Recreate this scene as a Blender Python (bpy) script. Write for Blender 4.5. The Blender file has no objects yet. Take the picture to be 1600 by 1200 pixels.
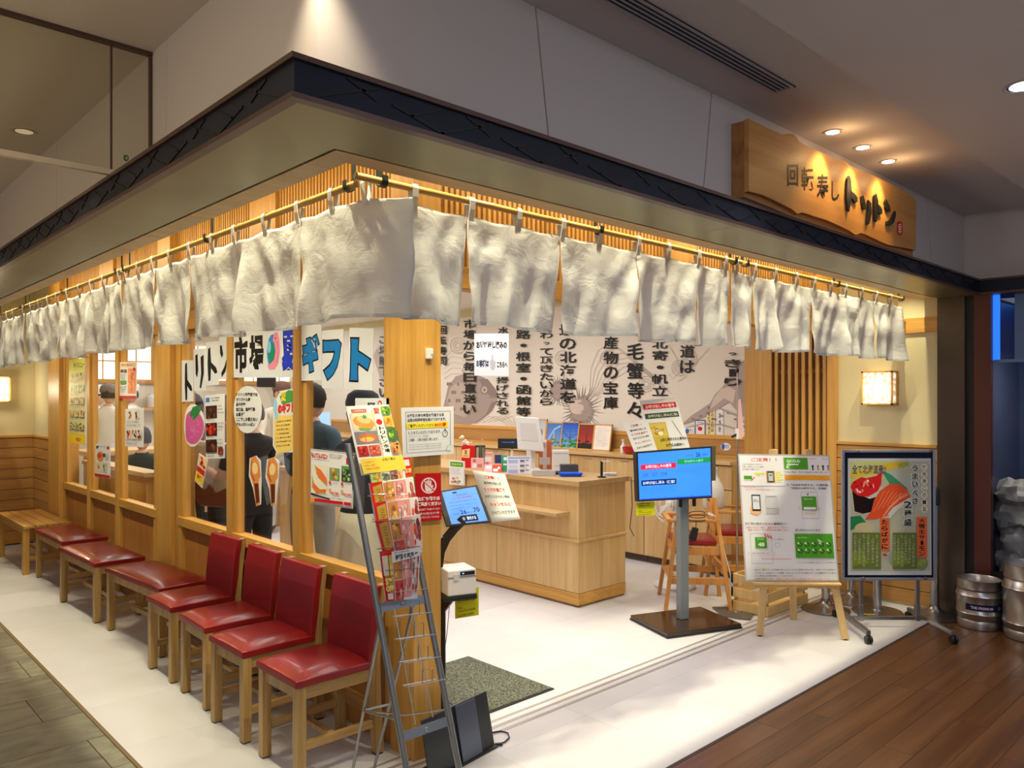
import bpy, bmesh, math, random
from mathutils import Vector, Matrix, noise
R = random.Random(7)
S = bpy.context.scene
COL = S.collection
PI = math.pi
# ------------------------------------------------------------------ camera, world, light, exposure
FPX, EYE = 1213.0, 1.6
YAW = math.radians(46.7)
DV = Vector((math.cos(YAW), math.sin(YAW))); RV = Vector((math.sin(YAW), -math.cos(YAW)))
cam_d = bpy.data.cameras.new('camera'); cam = bpy.data.objects.new('camera', cam_d); COL.objects.link(cam)
cam.location = (0, 0, EYE)
cam.rotation_euler = (PI/2, 0, YAW - PI/2)
cam_d.sensor_width = 36; cam_d.lens = FPX/1600*36; cam_d.shift_y = 20/1600
cam_d.clip_start = .05; cam_d.clip_end = 100
S.camera = cam
S.view_settings.view_transform = 'Standard'; S.view_settings.look = 'None'
S.view_settings.gamma = 1; S.view_settings.use_curve_mapping = False
S.view_settings.exposure = -0.12
w = bpy.data.worlds.new('world'); S.world = w; w.use_nodes = True
w.node_tree.nodes['Background'].inputs[0].default_value = (.75, .78, 1, 1)
w.node_tree.nodes['Background'].inputs[1].default_value = .22
S.cycles.max_bounces = 8; S.cycles.diffuse_bounces = 4; S.cycles.transparent_max_bounces = 16
S.cycles.sample_clamp_indirect = 4

def light(name, kind, loc, energy, color=(1, 1, 1), size=.3, size_y=None, aim=None, spot=60, blend=.5):
    l = bpy.data.lights.new(name, kind); l.energy = energy; l.color = color
    if kind == 'AREA':
        l.size = size
        if size_y: l.shape = 'RECTANGLE'; l.size_y = size_y
    elif kind == 'SPOT':
        l.spot_size = math.radians(spot); l.spot_blend = blend; l.shadow_soft_size = size
    else: l.shadow_soft_size = size
    o = bpy.data.objects.new(name, l); COL.objects.link(o); o.location = loc
    if aim is not None:
        o.rotation_euler = (Vector(aim) - Vector(loc)).to_track_quat('-Z', 'Y').to_euler()
    return o
WARM = (1, .80, .48); YEL = (1, .93, .62); NEUT = (1, .97, .945); COOL = (.86, .88, 1)
# shop interior ceiling panels (neutral white)
for i, (x, y, sx, sy, e) in enumerate([(3.7, 3.9, 1.6, 1.2, 33), (4.4, 5.6, 2.0, 1.2, 38), (4.4, 7.8, 2.0, 1.4, 42), (3.0, 5.3, .8, 1.6, 22), (4.3, 10.4, 3, 1.2, 60), (2.9, 8.3, .8, 2, 24)]):
    light('interior_light', 'AREA', (x, y, 2.68), e, NEUT, sx, sy, (x, y, 0))
# warm light line in the canopy recess, above the curtain rods
light('recess_strip', 'AREA', (4.1, 2.50, 2.74), 17, WARM, 4.0, .08, (4.1, 2.80, 2.45))
light('recess_strip', 'AREA', (1.72, 5.6, 2.74), 19, WARM, 6.4, .08, (2.05, 5.6, 2.42))
# recess spots that rake down the curtains
for x in (1.62, 2.15, 2.66, 3.18, 3.62, 4.1, 4.5, 4.95, 5.4, 5.9):
    light('recess_spot', 'SPOT', (x, 2.15, 2.77), 48, YEL, .010, aim=(x+.06, 2.262, 1.9), spot=80, blend=.5)
for y in (2.5, 3.0, 3.55, 4.1, 4.6, 5.2, 5.8, 6.4, 7.0, 7.8, 8.6):
    light('recess_spot', 'SPOT', (1.345, y, 2.77), 48, YEL, .010, aim=(1.47, y+.06, 1.9), spot=80, blend=.5)
# three warm spots over the sign
for x in (3.87, 4.23, 4.59):
    light('sign_spot', 'SPOT', (x, 1.70, 2.90), 15, (1, .66, .24), .02, aim=(x-.05, 1.80, 2.55), spot=85, blend=.7)
    light('sign_glow', 'POINT', (x, 1.68, 2.84), .8, (1, .62, .28), .03)
# mall side: cool general light, warm downlights on the aisle
light('aisle_fill', 'AREA', (3.6, -.2, 2.86), 48, COOL, 4, 1.6, (3.8, .6, 0))
light('aisle_fill', 'AREA', (-.6, 3.8, 2.86), 15, (1, .84, .62), 5, 1.2, (.2, 4.2, 0))
light('aisle_fill', 'AREA', (-1.6, -1.2, 2.7), 52, (1, .92, .84), 1.8, 1.8, (2, 2.6, .8))  # fill added behind the camera to brighten the shop front
light('wall_wash', 'AREA', (.2, 4.0, 2.3), 6, (1, .66, .20), 5, .3, (1.05, 4.0, 2.8))
light('corner_downlight', 'SPOT', (.98, 1.80, 2.93), 46, (1, .84, .58), .04, aim=(1.04, 1.88, 2.2), spot=72, blend=.9)
for y in (3.5, 5.2, 7.2):
    light('aisle_downlight', 'SPOT', (.72, y, 2.9), 24, (1, .88, .68), .05, aim=(.95, y, 0), spot=55, blend=.8)
light('entrance_downlight', 'SPOT', (3.0, 1.35, 2.88), 32, (1, .95, .9), .06, aim=(3.0, 1.9, 0), spot=75, blend=.8)
light('entrance_downlight', 'SPOT', (5.0, 1.35, 2.88), 14, (1, .95, .9), .06, aim=(4.8, 1.9, 0), spot=70, blend=.8)
light('tank_light', 'AREA', (6.75, 1.3, 2.30), 3.0, (.08, .30, 1), .5, 1.2, (6.75, 1.3, 0))
light('tank_light', 'AREA', (6.40, 1.1, 1.75), 7, (1, .88, .72), .12, .8, (6.48, 1.4, .8))  # warm lamp added close to the reef rocks to brighten them

# ------------------------------------------------------------------ pixel helpers (1600x1200 frame) giving real points on real planes
def ray(u):
    k = (u-800)/FPX
    return DV.x + k*RV.x, DV.y + k*RV.y
def onX(x, u, v):
    a, b = ray(u); D = x/a; return Vector((x, b*D, EYE+(620-v)/FPX*D))
def onY(y, u, v):
    a, b = ray(u); D = y/b; return Vector((a*D, y, EYE+(620-v)/FPX*D))
def onZ(z, u, v):
    D = (EYE-z)*FPX/(v-620); a, b = ray(u); return Vector((a*D, b*D, z))
def onP(p0, n, u, v):            # plane through p0 with normal n
    a, b = ray(u); d = Vector((a, b, (620-v)/FPX)); o = Vector((0, 0, EYE))
    return o + d*((Vector(p0)-o).dot(n)/d.dot(n))

# ------------------------------------------------------------------ materials
MATS = {}
def node_mat(name):
    m = bpy.data.materials.new(name); m.use_nodes = True
    nt = m.node_tree; b = nt.nodes['Principled BSDF']
    return m, nt, b
def plain(name, col, rough=.5, metal=0, spec=.5, emit=0, var=0, vs=6, bump=0, bs=200, alpha=None, coat=0):
    if name in MATS: return MATS[name]
    m, nt, b = node_mat(name)
    b.inputs['Base Color'].default_value = (*col, 1); b.inputs['Roughness'].default_value = rough
    b.inputs['Metallic'].default_value = metal; b.inputs['Specular IOR Level'].default_value = spec
    b.inputs['Coat Weight'].default_value = coat
    if emit:
        b.inputs['Emission Color'].default_value = (*col, 1); b.inputs['Emission Strength'].default_value = emit
    if var or bump:
        tc = nt.nodes.new('ShaderNodeTexCoord')
    if var:
        n = nt.nodes.new('ShaderNodeTexNoise'); n.inputs['Scale'].default_value = vs; n.inputs['Detail'].default_value = 4
        nt.links.new(tc.outputs['Object'], n.inputs['Vector'])
        r = nt.nodes.new('ShaderNodeValToRGB'); nt.links.new(n.outputs['Fac'], r.inputs['Fac'])
        r.color_ramp.elements[0].position = .3; r.color_ramp.elements[1].position = .7
        r.color_ramp.elements[0].color = (*[c*(1-var) for c in col], 1)
        r.color_ramp.elements[1].color = (*[min(1, c*(1+var)) for c in col], 1)
        nt.links.new(r.outputs['Color'], b.inputs['Base Color'])
    if bump:
        n = nt.nodes.new('ShaderNodeTexNoise'); n.inputs['Scale'].default_value = bs; n.inputs['Detail'].default_value = 3
        nt.links.new(tc.outputs['Object'], n.inputs['Vector'])
        bp = nt.nodes.new('ShaderNodeBump'); bp.inputs['Strength'].default_value = bump; bp.inputs['Distance'].default_value = .004
        nt.links.new(n.outputs['Fac'], bp.inputs['Height']); nt.links.new(bp.outputs['Normal'], b.inputs['Normal'])
    MATS[name] = m; return m
def wood(name, c1, c2, axis='z', scale=1.0, rough=.42, ring=.35):
    if name in MATS: return MATS[name]
    m, nt, b = node_mat(name)
    tc = nt.nodes.new('ShaderNodeTexCoord'); mp = nt.nodes.new('ShaderNodeMapping')
    sc = {'x': (.6, 14, 14), 'y': (14, .6, 14), 'z': (14, 14, .6)}[axis]
    mp.inputs['Scale'].default_value = [s*scale for s in sc]
    oi = nt.nodes.new('ShaderNodeObjectInfo')
    cmb = nt.nodes.new('ShaderNodeCombineXYZ')
    ml = nt.nodes.new('ShaderNodeMath'); ml.operation = 'MULTIPLY'; ml.inputs[1].default_value = 37
    nt.links.new(oi.outputs['Random'], ml.inputs[0])
    for k in range(3): nt.links.new(ml.outputs[0], cmb.inputs[k])
    nt.links.new(cmb.outputs[0], mp.inputs['Location'])
    nt.links.new(tc.outputs['Object'], mp.inputs['Vector'])
    n = nt.nodes.new('ShaderNodeTexNoise'); n.inputs['Scale'].default_value = 1.6; n.inputs['Detail'].default_value = 5
    n.inputs['Distortion'].default_value = .8
    nt.links.new(mp.outputs[0], n.inputs['Vector'])
    n2 = nt.nodes.new('ShaderNodeTexNoise'); n2.inputs['Scale'].default_value = 9; n2.inputs['Detail'].default_value = 3
    nt.links.new(mp.outputs[0], n2.inputs['Vector'])
    mx = nt.nodes.new('ShaderNodeMix'); mx.data_type = 'FLOAT'; mx.inputs[0].default_value = ring
    nt.links.new(n.outputs['Fac'], mx.inputs[2]); nt.links.new(n2.outputs['Fac'], mx.inputs[3])
    r = nt.nodes.new('ShaderNodeValToRGB'); nt.links.new(mx.outputs[0], r.inputs['Fac'])
    r.color_ramp.elements[0].position = .36; r.color_ramp.elements[0].color = (*c2, 1)
    r.color_ramp.elements[1].position = .62; r.color_ramp.elements[1].color = (*c1, 1)
    hs = nt.nodes.new('ShaderNodeHueSaturation')
    mr = nt.nodes.new('ShaderNodeMapRange'); mr.inputs[3].default_value = .88; mr.inputs[4].default_value = 1.10
    nt.links.new(oi.outputs['Random'], mr.inputs[0]); nt.links.new(mr.outputs[0], hs.inputs['Value'])
    nt.links.new(r.outputs['Color'], hs.inputs['Color']); nt.links.new(hs.outputs['Color'], b.inputs['Base Color'])
    b.inputs['Roughness'].default_value = rough
    bp = nt.nodes.new('ShaderNodeBump'); bp.inputs['Strength'].default_value = .12; bp.inputs['Distance'].default_value = .002
    nt.links.new(n2.outputs['Fac'], bp.inputs['Height']); nt.links.new(bp.outputs['Normal'], b.inputs['Normal'])
    MATS[name] = m; return m
def see_through(name, tint, refl, rough=.02):
    if name in MATS: return MATS[name]
    m, nt, b = node_mat(name); nt.nodes.remove(b)
    out = nt.nodes['Material Output']
    t = nt.nodes.new('ShaderNodeBsdfTransparent'); t.inputs[0].default_value = (*tint, 1)
    g = nt.nodes.new('ShaderNodeBsdfGlossy'); g.inputs['Roughness'].default_value = rough
    fr = nt.nodes.new('ShaderNodeLayerWeight'); fr.inputs[0].default_value = .25
    ml = nt.nodes.new('ShaderNodeMath'); ml.operation = 'MULTIPLY'; ml.inputs[1].default_value = refl
    nt.links.new(fr.outputs['Fresnel'], ml.inputs[0])
    mx = nt.nodes.new('ShaderNodeMixShader'); nt.links.new(ml.outputs[0], mx.inputs[0])
    nt.links.new(t.outputs[0], mx.inputs[1]); nt.links.new(g.outputs[0], mx.inputs[2]); nt.links.new(mx.outputs[0], out.inputs[0])
    MATS[name] = m; return m
def cloth_mat(name, col, trans=.35):
    m, nt, b = node_mat(name); out = nt.nodes['Material Output']
    b.inputs['Base Color'].default_value = (*col, 1); b.inputs['Roughness'].default_value = .95; b.inputs['Specular IOR Level'].default_value = .1
    tc = nt.nodes.new('ShaderNodeTexCoord'); mp = nt.nodes.new('ShaderNodeMapping'); mp.inputs['Scale'].default_value = (12, 12, 320)
    n = nt.nodes.new('ShaderNodeTexNoise'); n.inputs['Scale'].default_value = 1; n.inputs['Detail'].default_value = 2
    n3 = nt.nodes.new('ShaderNodeTexNoise'); n3.inputs['Scale'].default_value = 9; n3.inputs['Detail'].default_value = 5; n3.inputs['Distortion'].default_value = 2.2
    nt.links.new(tc.outputs['Object'], mp.inputs[0]); nt.links.new(mp.outputs[0], n.inputs['Vector']); nt.links.new(tc.outputs['Object'], n3.inputs['Vector'])
    bp = nt.nodes.new('ShaderNodeBump'); bp.inputs['Strength'].default_value = .35; bp.inputs['Distance'].default_value = .002
    bp2 = nt.nodes.new('ShaderNodeBump'); bp2.inputs['Strength'].default_value = .35; bp2.inputs['Distance'].default_value = .012
    nt.links.new(n.outputs['Fac'], bp.inputs['Height']); nt.links.new(n3.outputs['Fac'], bp2.inputs['Height'])
    nt.links.new(bp.outputs[0], bp2.inputs['Normal']); nt.links.new(bp2.outputs[0], b.inputs['Normal'])
    t = nt.nodes.new('ShaderNodeBsdfTranslucent'); t.inputs[0].default_value = (*col, 1); nt.links.new(bp2.outputs[0], t.inputs['Normal'])
    mx = nt.nodes.new('ShaderNodeMixShader'); mx.inputs[0].default_value = trans
    nt.links.new(b.outputs[0], mx.inputs[1]); nt.links.new(t.outputs[0], mx.inputs[2]); nt.links.new(mx.outputs[0], out.inputs[0])
    MATS[name] = m; return m
def ink(col, emit=0):
    k = 'ink_%02x%02x%02x_%d' % (*[int(c*255) for c in col], int(emit*10))
    lin = [(c/12.92 if c <= .04045 else ((c+.055)/1.055)**2.4) for c in col]
    return plain(k, lin, .45, emit=emit, spec=.3)
OAK1, OAK2 = (.66, .36, .085), (.52, .255, .045)
woodZ = wood('oak_upright', OAK1, OAK2, 'z'); woodX = wood('oak_along_x', OAK1, OAK2, 'x'); woodY = wood('oak_along_y', OAK1, OAK2, 'y')
panelZ = wood('panel_upright', (.47, .20, .04), (.37, .14, .024), 'z'); plankX = wood('wainscot_x', (.54, .28, .08), (.42, .20, .05), 'x'); plankY = wood('wainscot_y', (.54, .28, .08), (.42, .20, .05), 'y')
paleZ = wood('pale_oak_z', (.66, .45, .21), (.53, .33, .13), 'z', .8); paleY = wood('pale_oak_y', (.66, .45, .21), (.53, .33, .13), 'y', .8); paleX = wood('pale_oak_x', (.66, .45, .21), (.53, .33, .13), 'x', .8)
chairW = wood('chair_wood', (.52, .33, .12), (.33, .18, .05), 'z', 1.2); chairWx = wood('chair_wood_rail', (.52, .33, .12), (.35, .19, .055), 'x', 1.2)
easelW = wood('easel_wood', (.72, .50, .23), (.62, .40, .16), 'z')
redL = plain('red_leather', (.27, .010, .014), .28, var=.12, vs=5, bump=.12, bs=160, coat=.2)
steel = plain('steel', (.55, .55, .55), .28, metal=1, bump=.03, bs=60)
tubeM = plain('grey_metal_tube', (.34, .345, .33), .35, metal=.8)
blackM = plain('black_plastic', (.012, .012, .014), .4); blackMet = plain('black_metal', (.015, .016, .015), .45)
whiteP = plain('white_plastic', (.78, .77, .75), .4)
paper = plain('paper', (.82, .82, .84), .35, spec=.4)
wallCream = plain('cream_plaster', (.66, .58, .34), .9, bump=.2, bs=120); wallGrey = plain('pale_wall_paint', (.53, .49, .47), .8, bump=.05, bs=90)
ceilM = plain('ceiling_paint', (.60, .56, .56), .85); inCeil = plain('interior_ceiling', (.8, .78, .74), .9)
bronze = plain('satin_bronze_panel', (.23, .205, .12), .36, metal=.8, var=.18, vs=1.6)
brownMet = plain('brown_metal_edge', (.085, .045, .035), .35, metal=.3)
fasciaM = plain('black_fascia', (.008, .011, .024), .5, spec=.25, var=.3, vs=4); fasciaR = plain('fascia_relief', (.005, .006, .009), .45, spec=.3)
clothM = cloth_mat('white_linen', (.86, .85, .82))
glassM = see_through('window_glass', (.97, .975, .97), .14)
darkGlass = see_through('tank_glass', (.80, .85, .93), .4)
rodM = wood('bamboo_rod', (.62, .40, .12), (.48, .28, .07), 'x', .5)
skinM = plain('skin', (.62, .36, .24), .55); hairM = plain('black_hair', (.010, .008, .008), .6, spec=.15, bump=.4, bs=140)

# ------------------------------------------------------------------ mesh builder
class MB:
    def __init__(s): s.v = []; s.f = []; s.m = []; s.smooth = []
    def add(s, vs, fs, mi=0, sm=False):
        b = len(s.v); s.v += [Vector(p) for p in vs]
        for f in fs: s.f.append([b+i for i in f]); s.m.append(mi); s.smooth.append(sm)
        return s
    def box(s, a, b, M=None, mi=0):
        (x0, y0, z0), (x1, y1, z1) = a, b
        p = [Vector(q) for q in ((x0, y0, z0), (x1, y0, z0), (x1, y1, z0), (x0, y1, z0), (x0, y0, z1), (x1, y0, z1), (x1, y1, z1), (x0, y1, z1))]
        if M is not None: p = [M @ q for q in p]
        return s.add(p, [(0, 3, 2, 1), (4, 5, 6, 7), (0, 1, 5, 4), (1, 2, 6, 5), (2, 3, 7, 6), (3, 0, 4, 7)], mi)
    def hexa(s, p8, mi=0):
        return s.add(p8, [(0, 3, 2, 1), (4, 5, 6, 7), (0, 1, 5, 4), (1, 2, 6, 5), (2, 3, 7, 6), (3, 0, 4, 7)], mi)
    def bar(s, p, q, w, h, up=(0, 0, 1), mi=0):
        p, q = Vector(p), Vector(q); d = (q-p).normalized(); u = Vector(up)
        if abs(d.dot(u)) > .99: u = Vector((1, 0, 0))
        a = d.cross(u).normalized(); b = a.cross(d).normalized()
        c = [(-1, -1), (1, -1), (1, 1), (-1, 1)]
        return s.hexa([p+a*(i*w/2)+b*(j*h/2) for i, j in c]+[q+a*(i*w/2)+b*(j*h/2) for i, j in c], mi)
    def tube(s, pts, r, n=8, mi=0, closed=False):
        pts = [Vector(p) for p in pts]; rs = r if isinstance(r, (list, tuple)) else [r]*len(pts)
        N = len(pts); up = None; rings = []
        for i, p in enumerate(pts):
            if closed: d = pts[(i+1) % N]-pts[i-1]
            else: d = pts[min(i+1, N-1)]-pts[max(i-1, 0)]
            d.normalize()
            if up is None:
                up = Vector((0, 0, 1)) if abs(d.z) < .9 else Vector((1, 0, 0))
            a = d.cross(up).normalized(); b = a.cross(d).normalized(); up = b
            rings.append([p+(a*math.cos(t)+b*math.sin(t))*rs[i] for t in [2*PI*k/n for k in range(n)]])
        vs = [q for rg in rings for q in rg]; fs = []
        for i in range(N if closed else N-1):
            j = (i+1) % N
            for k in range(n): fs.append((i*n+k, i*n+(k+1) % n, j*n+(k+1) % n, j*n+k))
        if not closed: fs += [tuple(range(n))[::-1], tuple((N-1)*n+k for k in range(n))]
        return s.add(vs, fs, mi, True)
    def loft(s, rings, mi=0, sm=False):
        n = len(rings[0]); N = len(rings); fs = [(i*n+k, i*n+(k+1) % n, (i+1)*n+(k+1) % n, (i+1)*n+k) for i in range(N-1) for k in range(n)]
        fs += [tuple(range(n))[::-1], tuple((N-1)*n+k for k in range(n))]
        return s.add([q for r in rings for q in r], fs, mi, sm)
    def lathe(s, prof, c=(0, 0, 0), n=24, mi=0, M=None, sm=True, cap=True):
        c = Vector(c); vs = []; fs = []
        for r, z in prof:
            for k in range(n):
                t = 2*PI*k/n; q = Vector((r*math.cos(t), r*math.sin(t), z))
                if M is not None: q = M @ q
                vs.append(c+q)
        m = len(prof)
        for i in range(m-1):
            for k in range(n): fs.append((i*n+k, i*n+(k+1) % n, (i+1)*n+(k+1) % n, (i+1)*n+k))
        if cap: fs.append(tuple(range(n))[::-1]); fs.append(tuple((m-1)*n+k for k in range(n)))
        return s.add(vs, fs, mi, sm)
    def prism(s, poly, off, mi=0):          # poly: 3D points, off: extrusion vector
        poly = [Vector(p) for p in poly]; off = Vector(off); n = len(poly)
        fs = [tuple(range(n))[::-1], tuple(range(n, 2*n))]+[(i, (i+1) % n, n+(i+1) % n, n+i) for i in range(n)]
        return s.add(poly+[p+off for p in poly], fs, mi)
    def blob(s, c, r, n=10, M=None, mi=0, rough=0, seed=0):
        vs = []; fs = []; rx, ry, rz = r; m = n//2+1
        for i in range(1, m):
            ph = PI*i/m
            for k in range(n):
                t = 2*PI*k/n; d = Vector((math.sin(ph)*math.cos(t), math.sin(ph)*math.sin(t), math.cos(ph)))
                f = 1+rough*noise.noise(d*1.7+Vector((seed, seed*2, 0)))
                vs.append(Vector((d.x*rx, d.y*ry, d.z*rz))*f)
        vs += [Vector((0, 0, rz)), Vector((0, 0, -rz))]; T, B = len(vs)-2, len(vs)-1
        for i in range(m-2):
            for k in range(n): fs.append((i*n+k, (i+1)*n+k, (i+1)*n+(k+1) % n, i*n+(k+1) % n))
        for k in range(n): fs.append((T, k, (k+1) % n)); fs.append((B, (m-2)*n+(k+1) % n, (m-2)*n+k))
        vs = [((M @ q) if M is not None else q)+Vector(c) for q in vs]
        return s.add(vs, fs, mi, True)
    def build(s, name, mats, parent=None, bevel=0, world=True, seg=2, fix=True):
        vs = s.v
        if parent is not None and world:
            W = Matrix.Identity(4); q = parent; chain = []
            while q is not None: chain.append(q); q = q.parent
            for q in reversed(chain): W = W @ q.matrix_basis
            inv = W.inverted(); vs = [inv @ p for p in vs]
        me = bpy.data.meshes.new(name); me.from_pydata([tuple(p) for p in vs], [], s.f)
        for m in (mats if isinstance(mats, (list, tuple)) else [mats]): me.materials.append(m)
        me.polygons.foreach_set('material_index', s.m); me.polygons.foreach_set('use_smooth', s.smooth)
        if fix and len(s.f) < 60000:
            bm = bmesh.new(); bm.from_mesh(me); bmesh.ops.recalc_face_normals(bm, faces=bm.faces)
            for e in bm.edges:
                if len(e.link_faces) == 2 and e.calc_face_angle(0) > .7: e.smooth = False
            bm.to_mesh(me); bm.free()
        me.update()
        o = bpy.data.objects.new(name, me); COL.objects.link(o)
        if parent is not None: o.parent = parent
        if bevel:
            b = o.modifiers.new('bevel', 'BEVEL'); b.width = bevel; b.segments = seg; b.limit_method = 'ANGLE'; b.angle_limit = .7
        return o
def tag(o, label=None, cat=None, group=None, kind=None):
    for k, v in (('label', label), ('category', cat), ('group', group), ('kind', kind)):
        if v: o[k] = v
    return o
def thing(name, label, cat, loc=(0, 0, 0), rz=0, group=None, kind=None):
    o = bpy.data.objects.new(name, None); COL.objects.link(o); o.empty_display_size = .1
    o.location = loc; o.rotation_euler = (0, 0, rz); return tag(o, label, cat, group, kind)
def struct(name, label=None, loc=(0, 0, 0)):
    o = bpy.data.objects.new(name, None); COL.objects.link(o); o.location = loc; o['kind'] = 'structure'
    if label: o['label'] = label
    return o
def BX(a, b, name, mat, parent=None, bevel=0, **k):
    a2 = [min(p, q) for p, q in zip(a, b)]; b2 = [max(p, q) for p, q in zip(a, b)]
    return MB().box(a2, b2).build(name, mat, parent, bevel, **k)
def dup(root, loc=None, rz=None, label=None, group=None):
    def cp(o, par):
        c = o.copy(); COL.objects.link(c)
        if par is not None: c.parent = par
        for ch in o.children: cp(ch, c)
        return c
    c = cp(root, None)
    if loc is not None: c.location = loc
    if rz is not None: c.rotation_euler = (0, 0, rz)
    if label: c['label'] = label
    if group: c['group'] = group
    return c
def stamp(src, M, parent, name=None):      # another copy of a part, sharing its mesh
    c = src.copy(); COL.objects.link(c); c.parent = parent; c.matrix_basis = M; return c

# ------------------------------------------------------------------ flat print (lettering, pictures) on real sheets
GL = {}
def glyph(t, bold=0, ls=1.0):
    k = (t, bold, ls)
    if k not in GL:
        cu = bpy.data.curves.new('t', 'FONT'); cu.body = t; cu.resolution_u = 2; cu.offset = bold; cu.space_line = ls; cu.align_x = 'LEFT'
        ob = bpy.data.objects.new('t', cu); me = bpy.data.meshes.new_from_object(ob)
        vs = [v.co.copy() for v in me.vertices]; fs = [tuple(p.vertices) for p in me.polygons]
        if vs:
            x0 = min(v.x for v in vs); x1 = max(v.x for v in vs); y0 = min(v.y for v in vs); y1 = max(v.y for v in vs)
        else: x0 = x1 = y0 = y1 = 0
        bpy.data.objects.remove(ob); bpy.data.curves.remove(cu); bpy.data.meshes.remove(me)
        GL[k] = (vs, fs, x0, x1, y0, y1)
    return GL[k]
class Print:
    """flat ink on a sheet; fn(a, b) -> point, n = outward normal; a right, b down"""
    def __init__(s, fn, n, lift=.0008, step=.00006):
        s.fn = fn; s.n = n; s.l = lift; s.step = step; s.mb = MB(); s.mats = []; s.emit = 0
    def mi(s, c):
        m = c if isinstance(c, bpy.types.Material) else ink(c, s.emit)
        if m not in s.mats: s.mats.append(m)
        return s.mats.index(m)
    def _add(s, pts, fs, c):
        s.l += s.step; s.mb.add([s.fn(a, b)+s.n*s.l for a, b in pts], fs, s.mi(c))
    def rect(s, a0, b0, a1, b1, c): s._add([(a0, b0), (a1, b0), (a1, b1), (a0, b1)], [(0, 1, 2, 3)], c); return s
    def poly(s, pts, c): s._add(pts, [tuple(range(len(pts)))], c); return s
    def ell(s, ca, cb, ra, rb, c, n=20, rot=0):
        cs, sn = math.cos(rot), math.sin(rot)
        s._add([(ca+ra*math.cos(t)*cs-rb*math.sin(t)*sn, cb+ra*math.cos(t)*sn+rb*math.sin(t)*cs) for t in [2*PI*k/n for k in range(n)]], [tuple(range(n))], c); return s
    def line(s, pts, w, c, taper=False, asp=1.0):     # asp: b units per a unit
        n = len(pts); L = []; Rr = []
        for i, (a, b) in enumerate(pts):
            p = pts[max(0, i-1)]; q = pts[min(n-1, i+1)]
            da, db = q[0]-p[0], (q[1]-p[1])/asp; d = math.hypot(da, db) or 1
            ww = w/2
            if taper: ww *= .35+.75*math.sin(PI*(i+.5)/n)
            L.append((a-db/d*ww, b+da/d*ww*asp)); Rr.append((a+db/d*ww, b-da/d*ww*asp))
        s._add(L+Rr, [(i, i+1, n+i+1, n+i) for i in range(n-1)], c); return s
    def ring(s, ca, cb, ra, rb, w, c, n=24):
        pts = [(ca+ra*math.cos(2*PI*k/n), cb+rb*math.sin(2*PI*k/n)) for k in range(n)]+[(ca+(ra-w)*math.cos(2*PI*k/n), cb+(rb-w*rb/ra)*math.sin(2*PI*k/n)) for k in range(n)]
        s._add(pts, [(k, (k+1) % n, n+(k+1) % n, n+k) for k in range(n)], c); return s
    def frame(s, a0, b0, a1, b1, w, c, asp=1.0):
        h = w*asp
        s.rect(a0, b0, a1, b0+h, c); s.rect(a0, b1-h, a1, b1, c); s.rect(a0, b0+h, a0+w, b1-h, c); s.rect(a1-w, b0+h, a1, b1-h, c); return s
    def text(s, t, a0, b0, a1, b1, c, bold=0, ls=1.0):    # text stretched into a box
        vs, fs, x0, x1, y0, y1 = glyph(t, bold, ls)
        if not vs: return s
        w = (x1-x0) or 1; h = (y1-y0) or 1
        s._add([(a0+(v.x-x0)/w*(a1-a0), b1-(v.y-y0)/h*(b1-b0)) for v in vs], fs, c); return s
    def vtext(s, t, a0, b0, a1, b1, c, bold=0, jit=0):    # vertical column, one box per character
        n = len(t); h = (b1-b0)/n
        for i, ch in enumerate(t):
            j = jit*h*(R.random()-.5); k = .82 if ch not in '・っ' else .3
            m = (a0+a1)/2; hw = (a1-a0)/2*(1 if ch not in '・っー' else .45)
            s.text(ch, m-hw+j*.5, b0+i*h+h*(1-k)/2, m+hw+j*.5, b0+i*h+h*(1+k)/2, c, bold)
        return s
    def lines(s, n, a0, b0, a1, b1, c=(.25, .25, .3), seed=1, fill=.38):   # rows of tiny characters
        rr = random.Random(seed); h = (b1-b0)/n
        pool = 'のにはをでご案内致しますお客様番号受付時間店内用意下さい'
        for i in range(n):
            t = ''.join(rr.choice(pool) for _ in range(rr.choice((6, 7, 8))))
            s.text(t, a0, b0+i*h, a0+(a1-a0)*rr.uniform(.72, 1), b0+i*h+h*fill*1.6, c, .01)
        return s
    def build(s, parent, name='print', world=True):
        return s.mb.build(name, s.mats, parent, world=world, fix=False)
def quad_fn(TL, TR, BR, BL):
    TL, TR, BR, BL = map(Vector, (TL, TR, BR, BL))
    def f(a, b): return (TL*(1-a)+TR*a)*(1-b)+(BL*(1-a)+BR*a)*b
    n = (BL-TL).cross(TR-TL).normalized()
    return f, n
def sheet(name, label, cat, q, draw=None, col=None, th=.0016, group=None, parent=None, pts=None):
    """thin sheet of real thickness with its corners TL TR BR BL; draws its print as a child"""
    f, n = quad_fn(*q)
    if n.dot(Vector((0, 0, EYE))-Vector(q[0])) < 0: n = -n
    poly = [f(a, b) for a, b in (pts or [(0, 0), (1, 0), (1, 1), (0, 1)])]
    base = sum(poly, Vector())/len(poly)
    o = MB(); o.prism([p-base for p in poly], -n*th)
    ob = o.build(name, col or paper, parent, world=False); ob.location = base
    if parent is not None:
        W = Matrix.Identity(4); qq = parent; ch = []
        while qq is not None: ch.append(qq); qq = qq.parent
        for qq in reversed(ch): W = W @ qq.matrix_basis
        ob.matrix_basis = W.inverted() @ Matrix.Translation(base)
    if label: tag(ob, label, cat, group)
    if draw:
        P = Print(f, n); draw(P)
        if P.mb.v: P.build(ob)
    return ob
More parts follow.
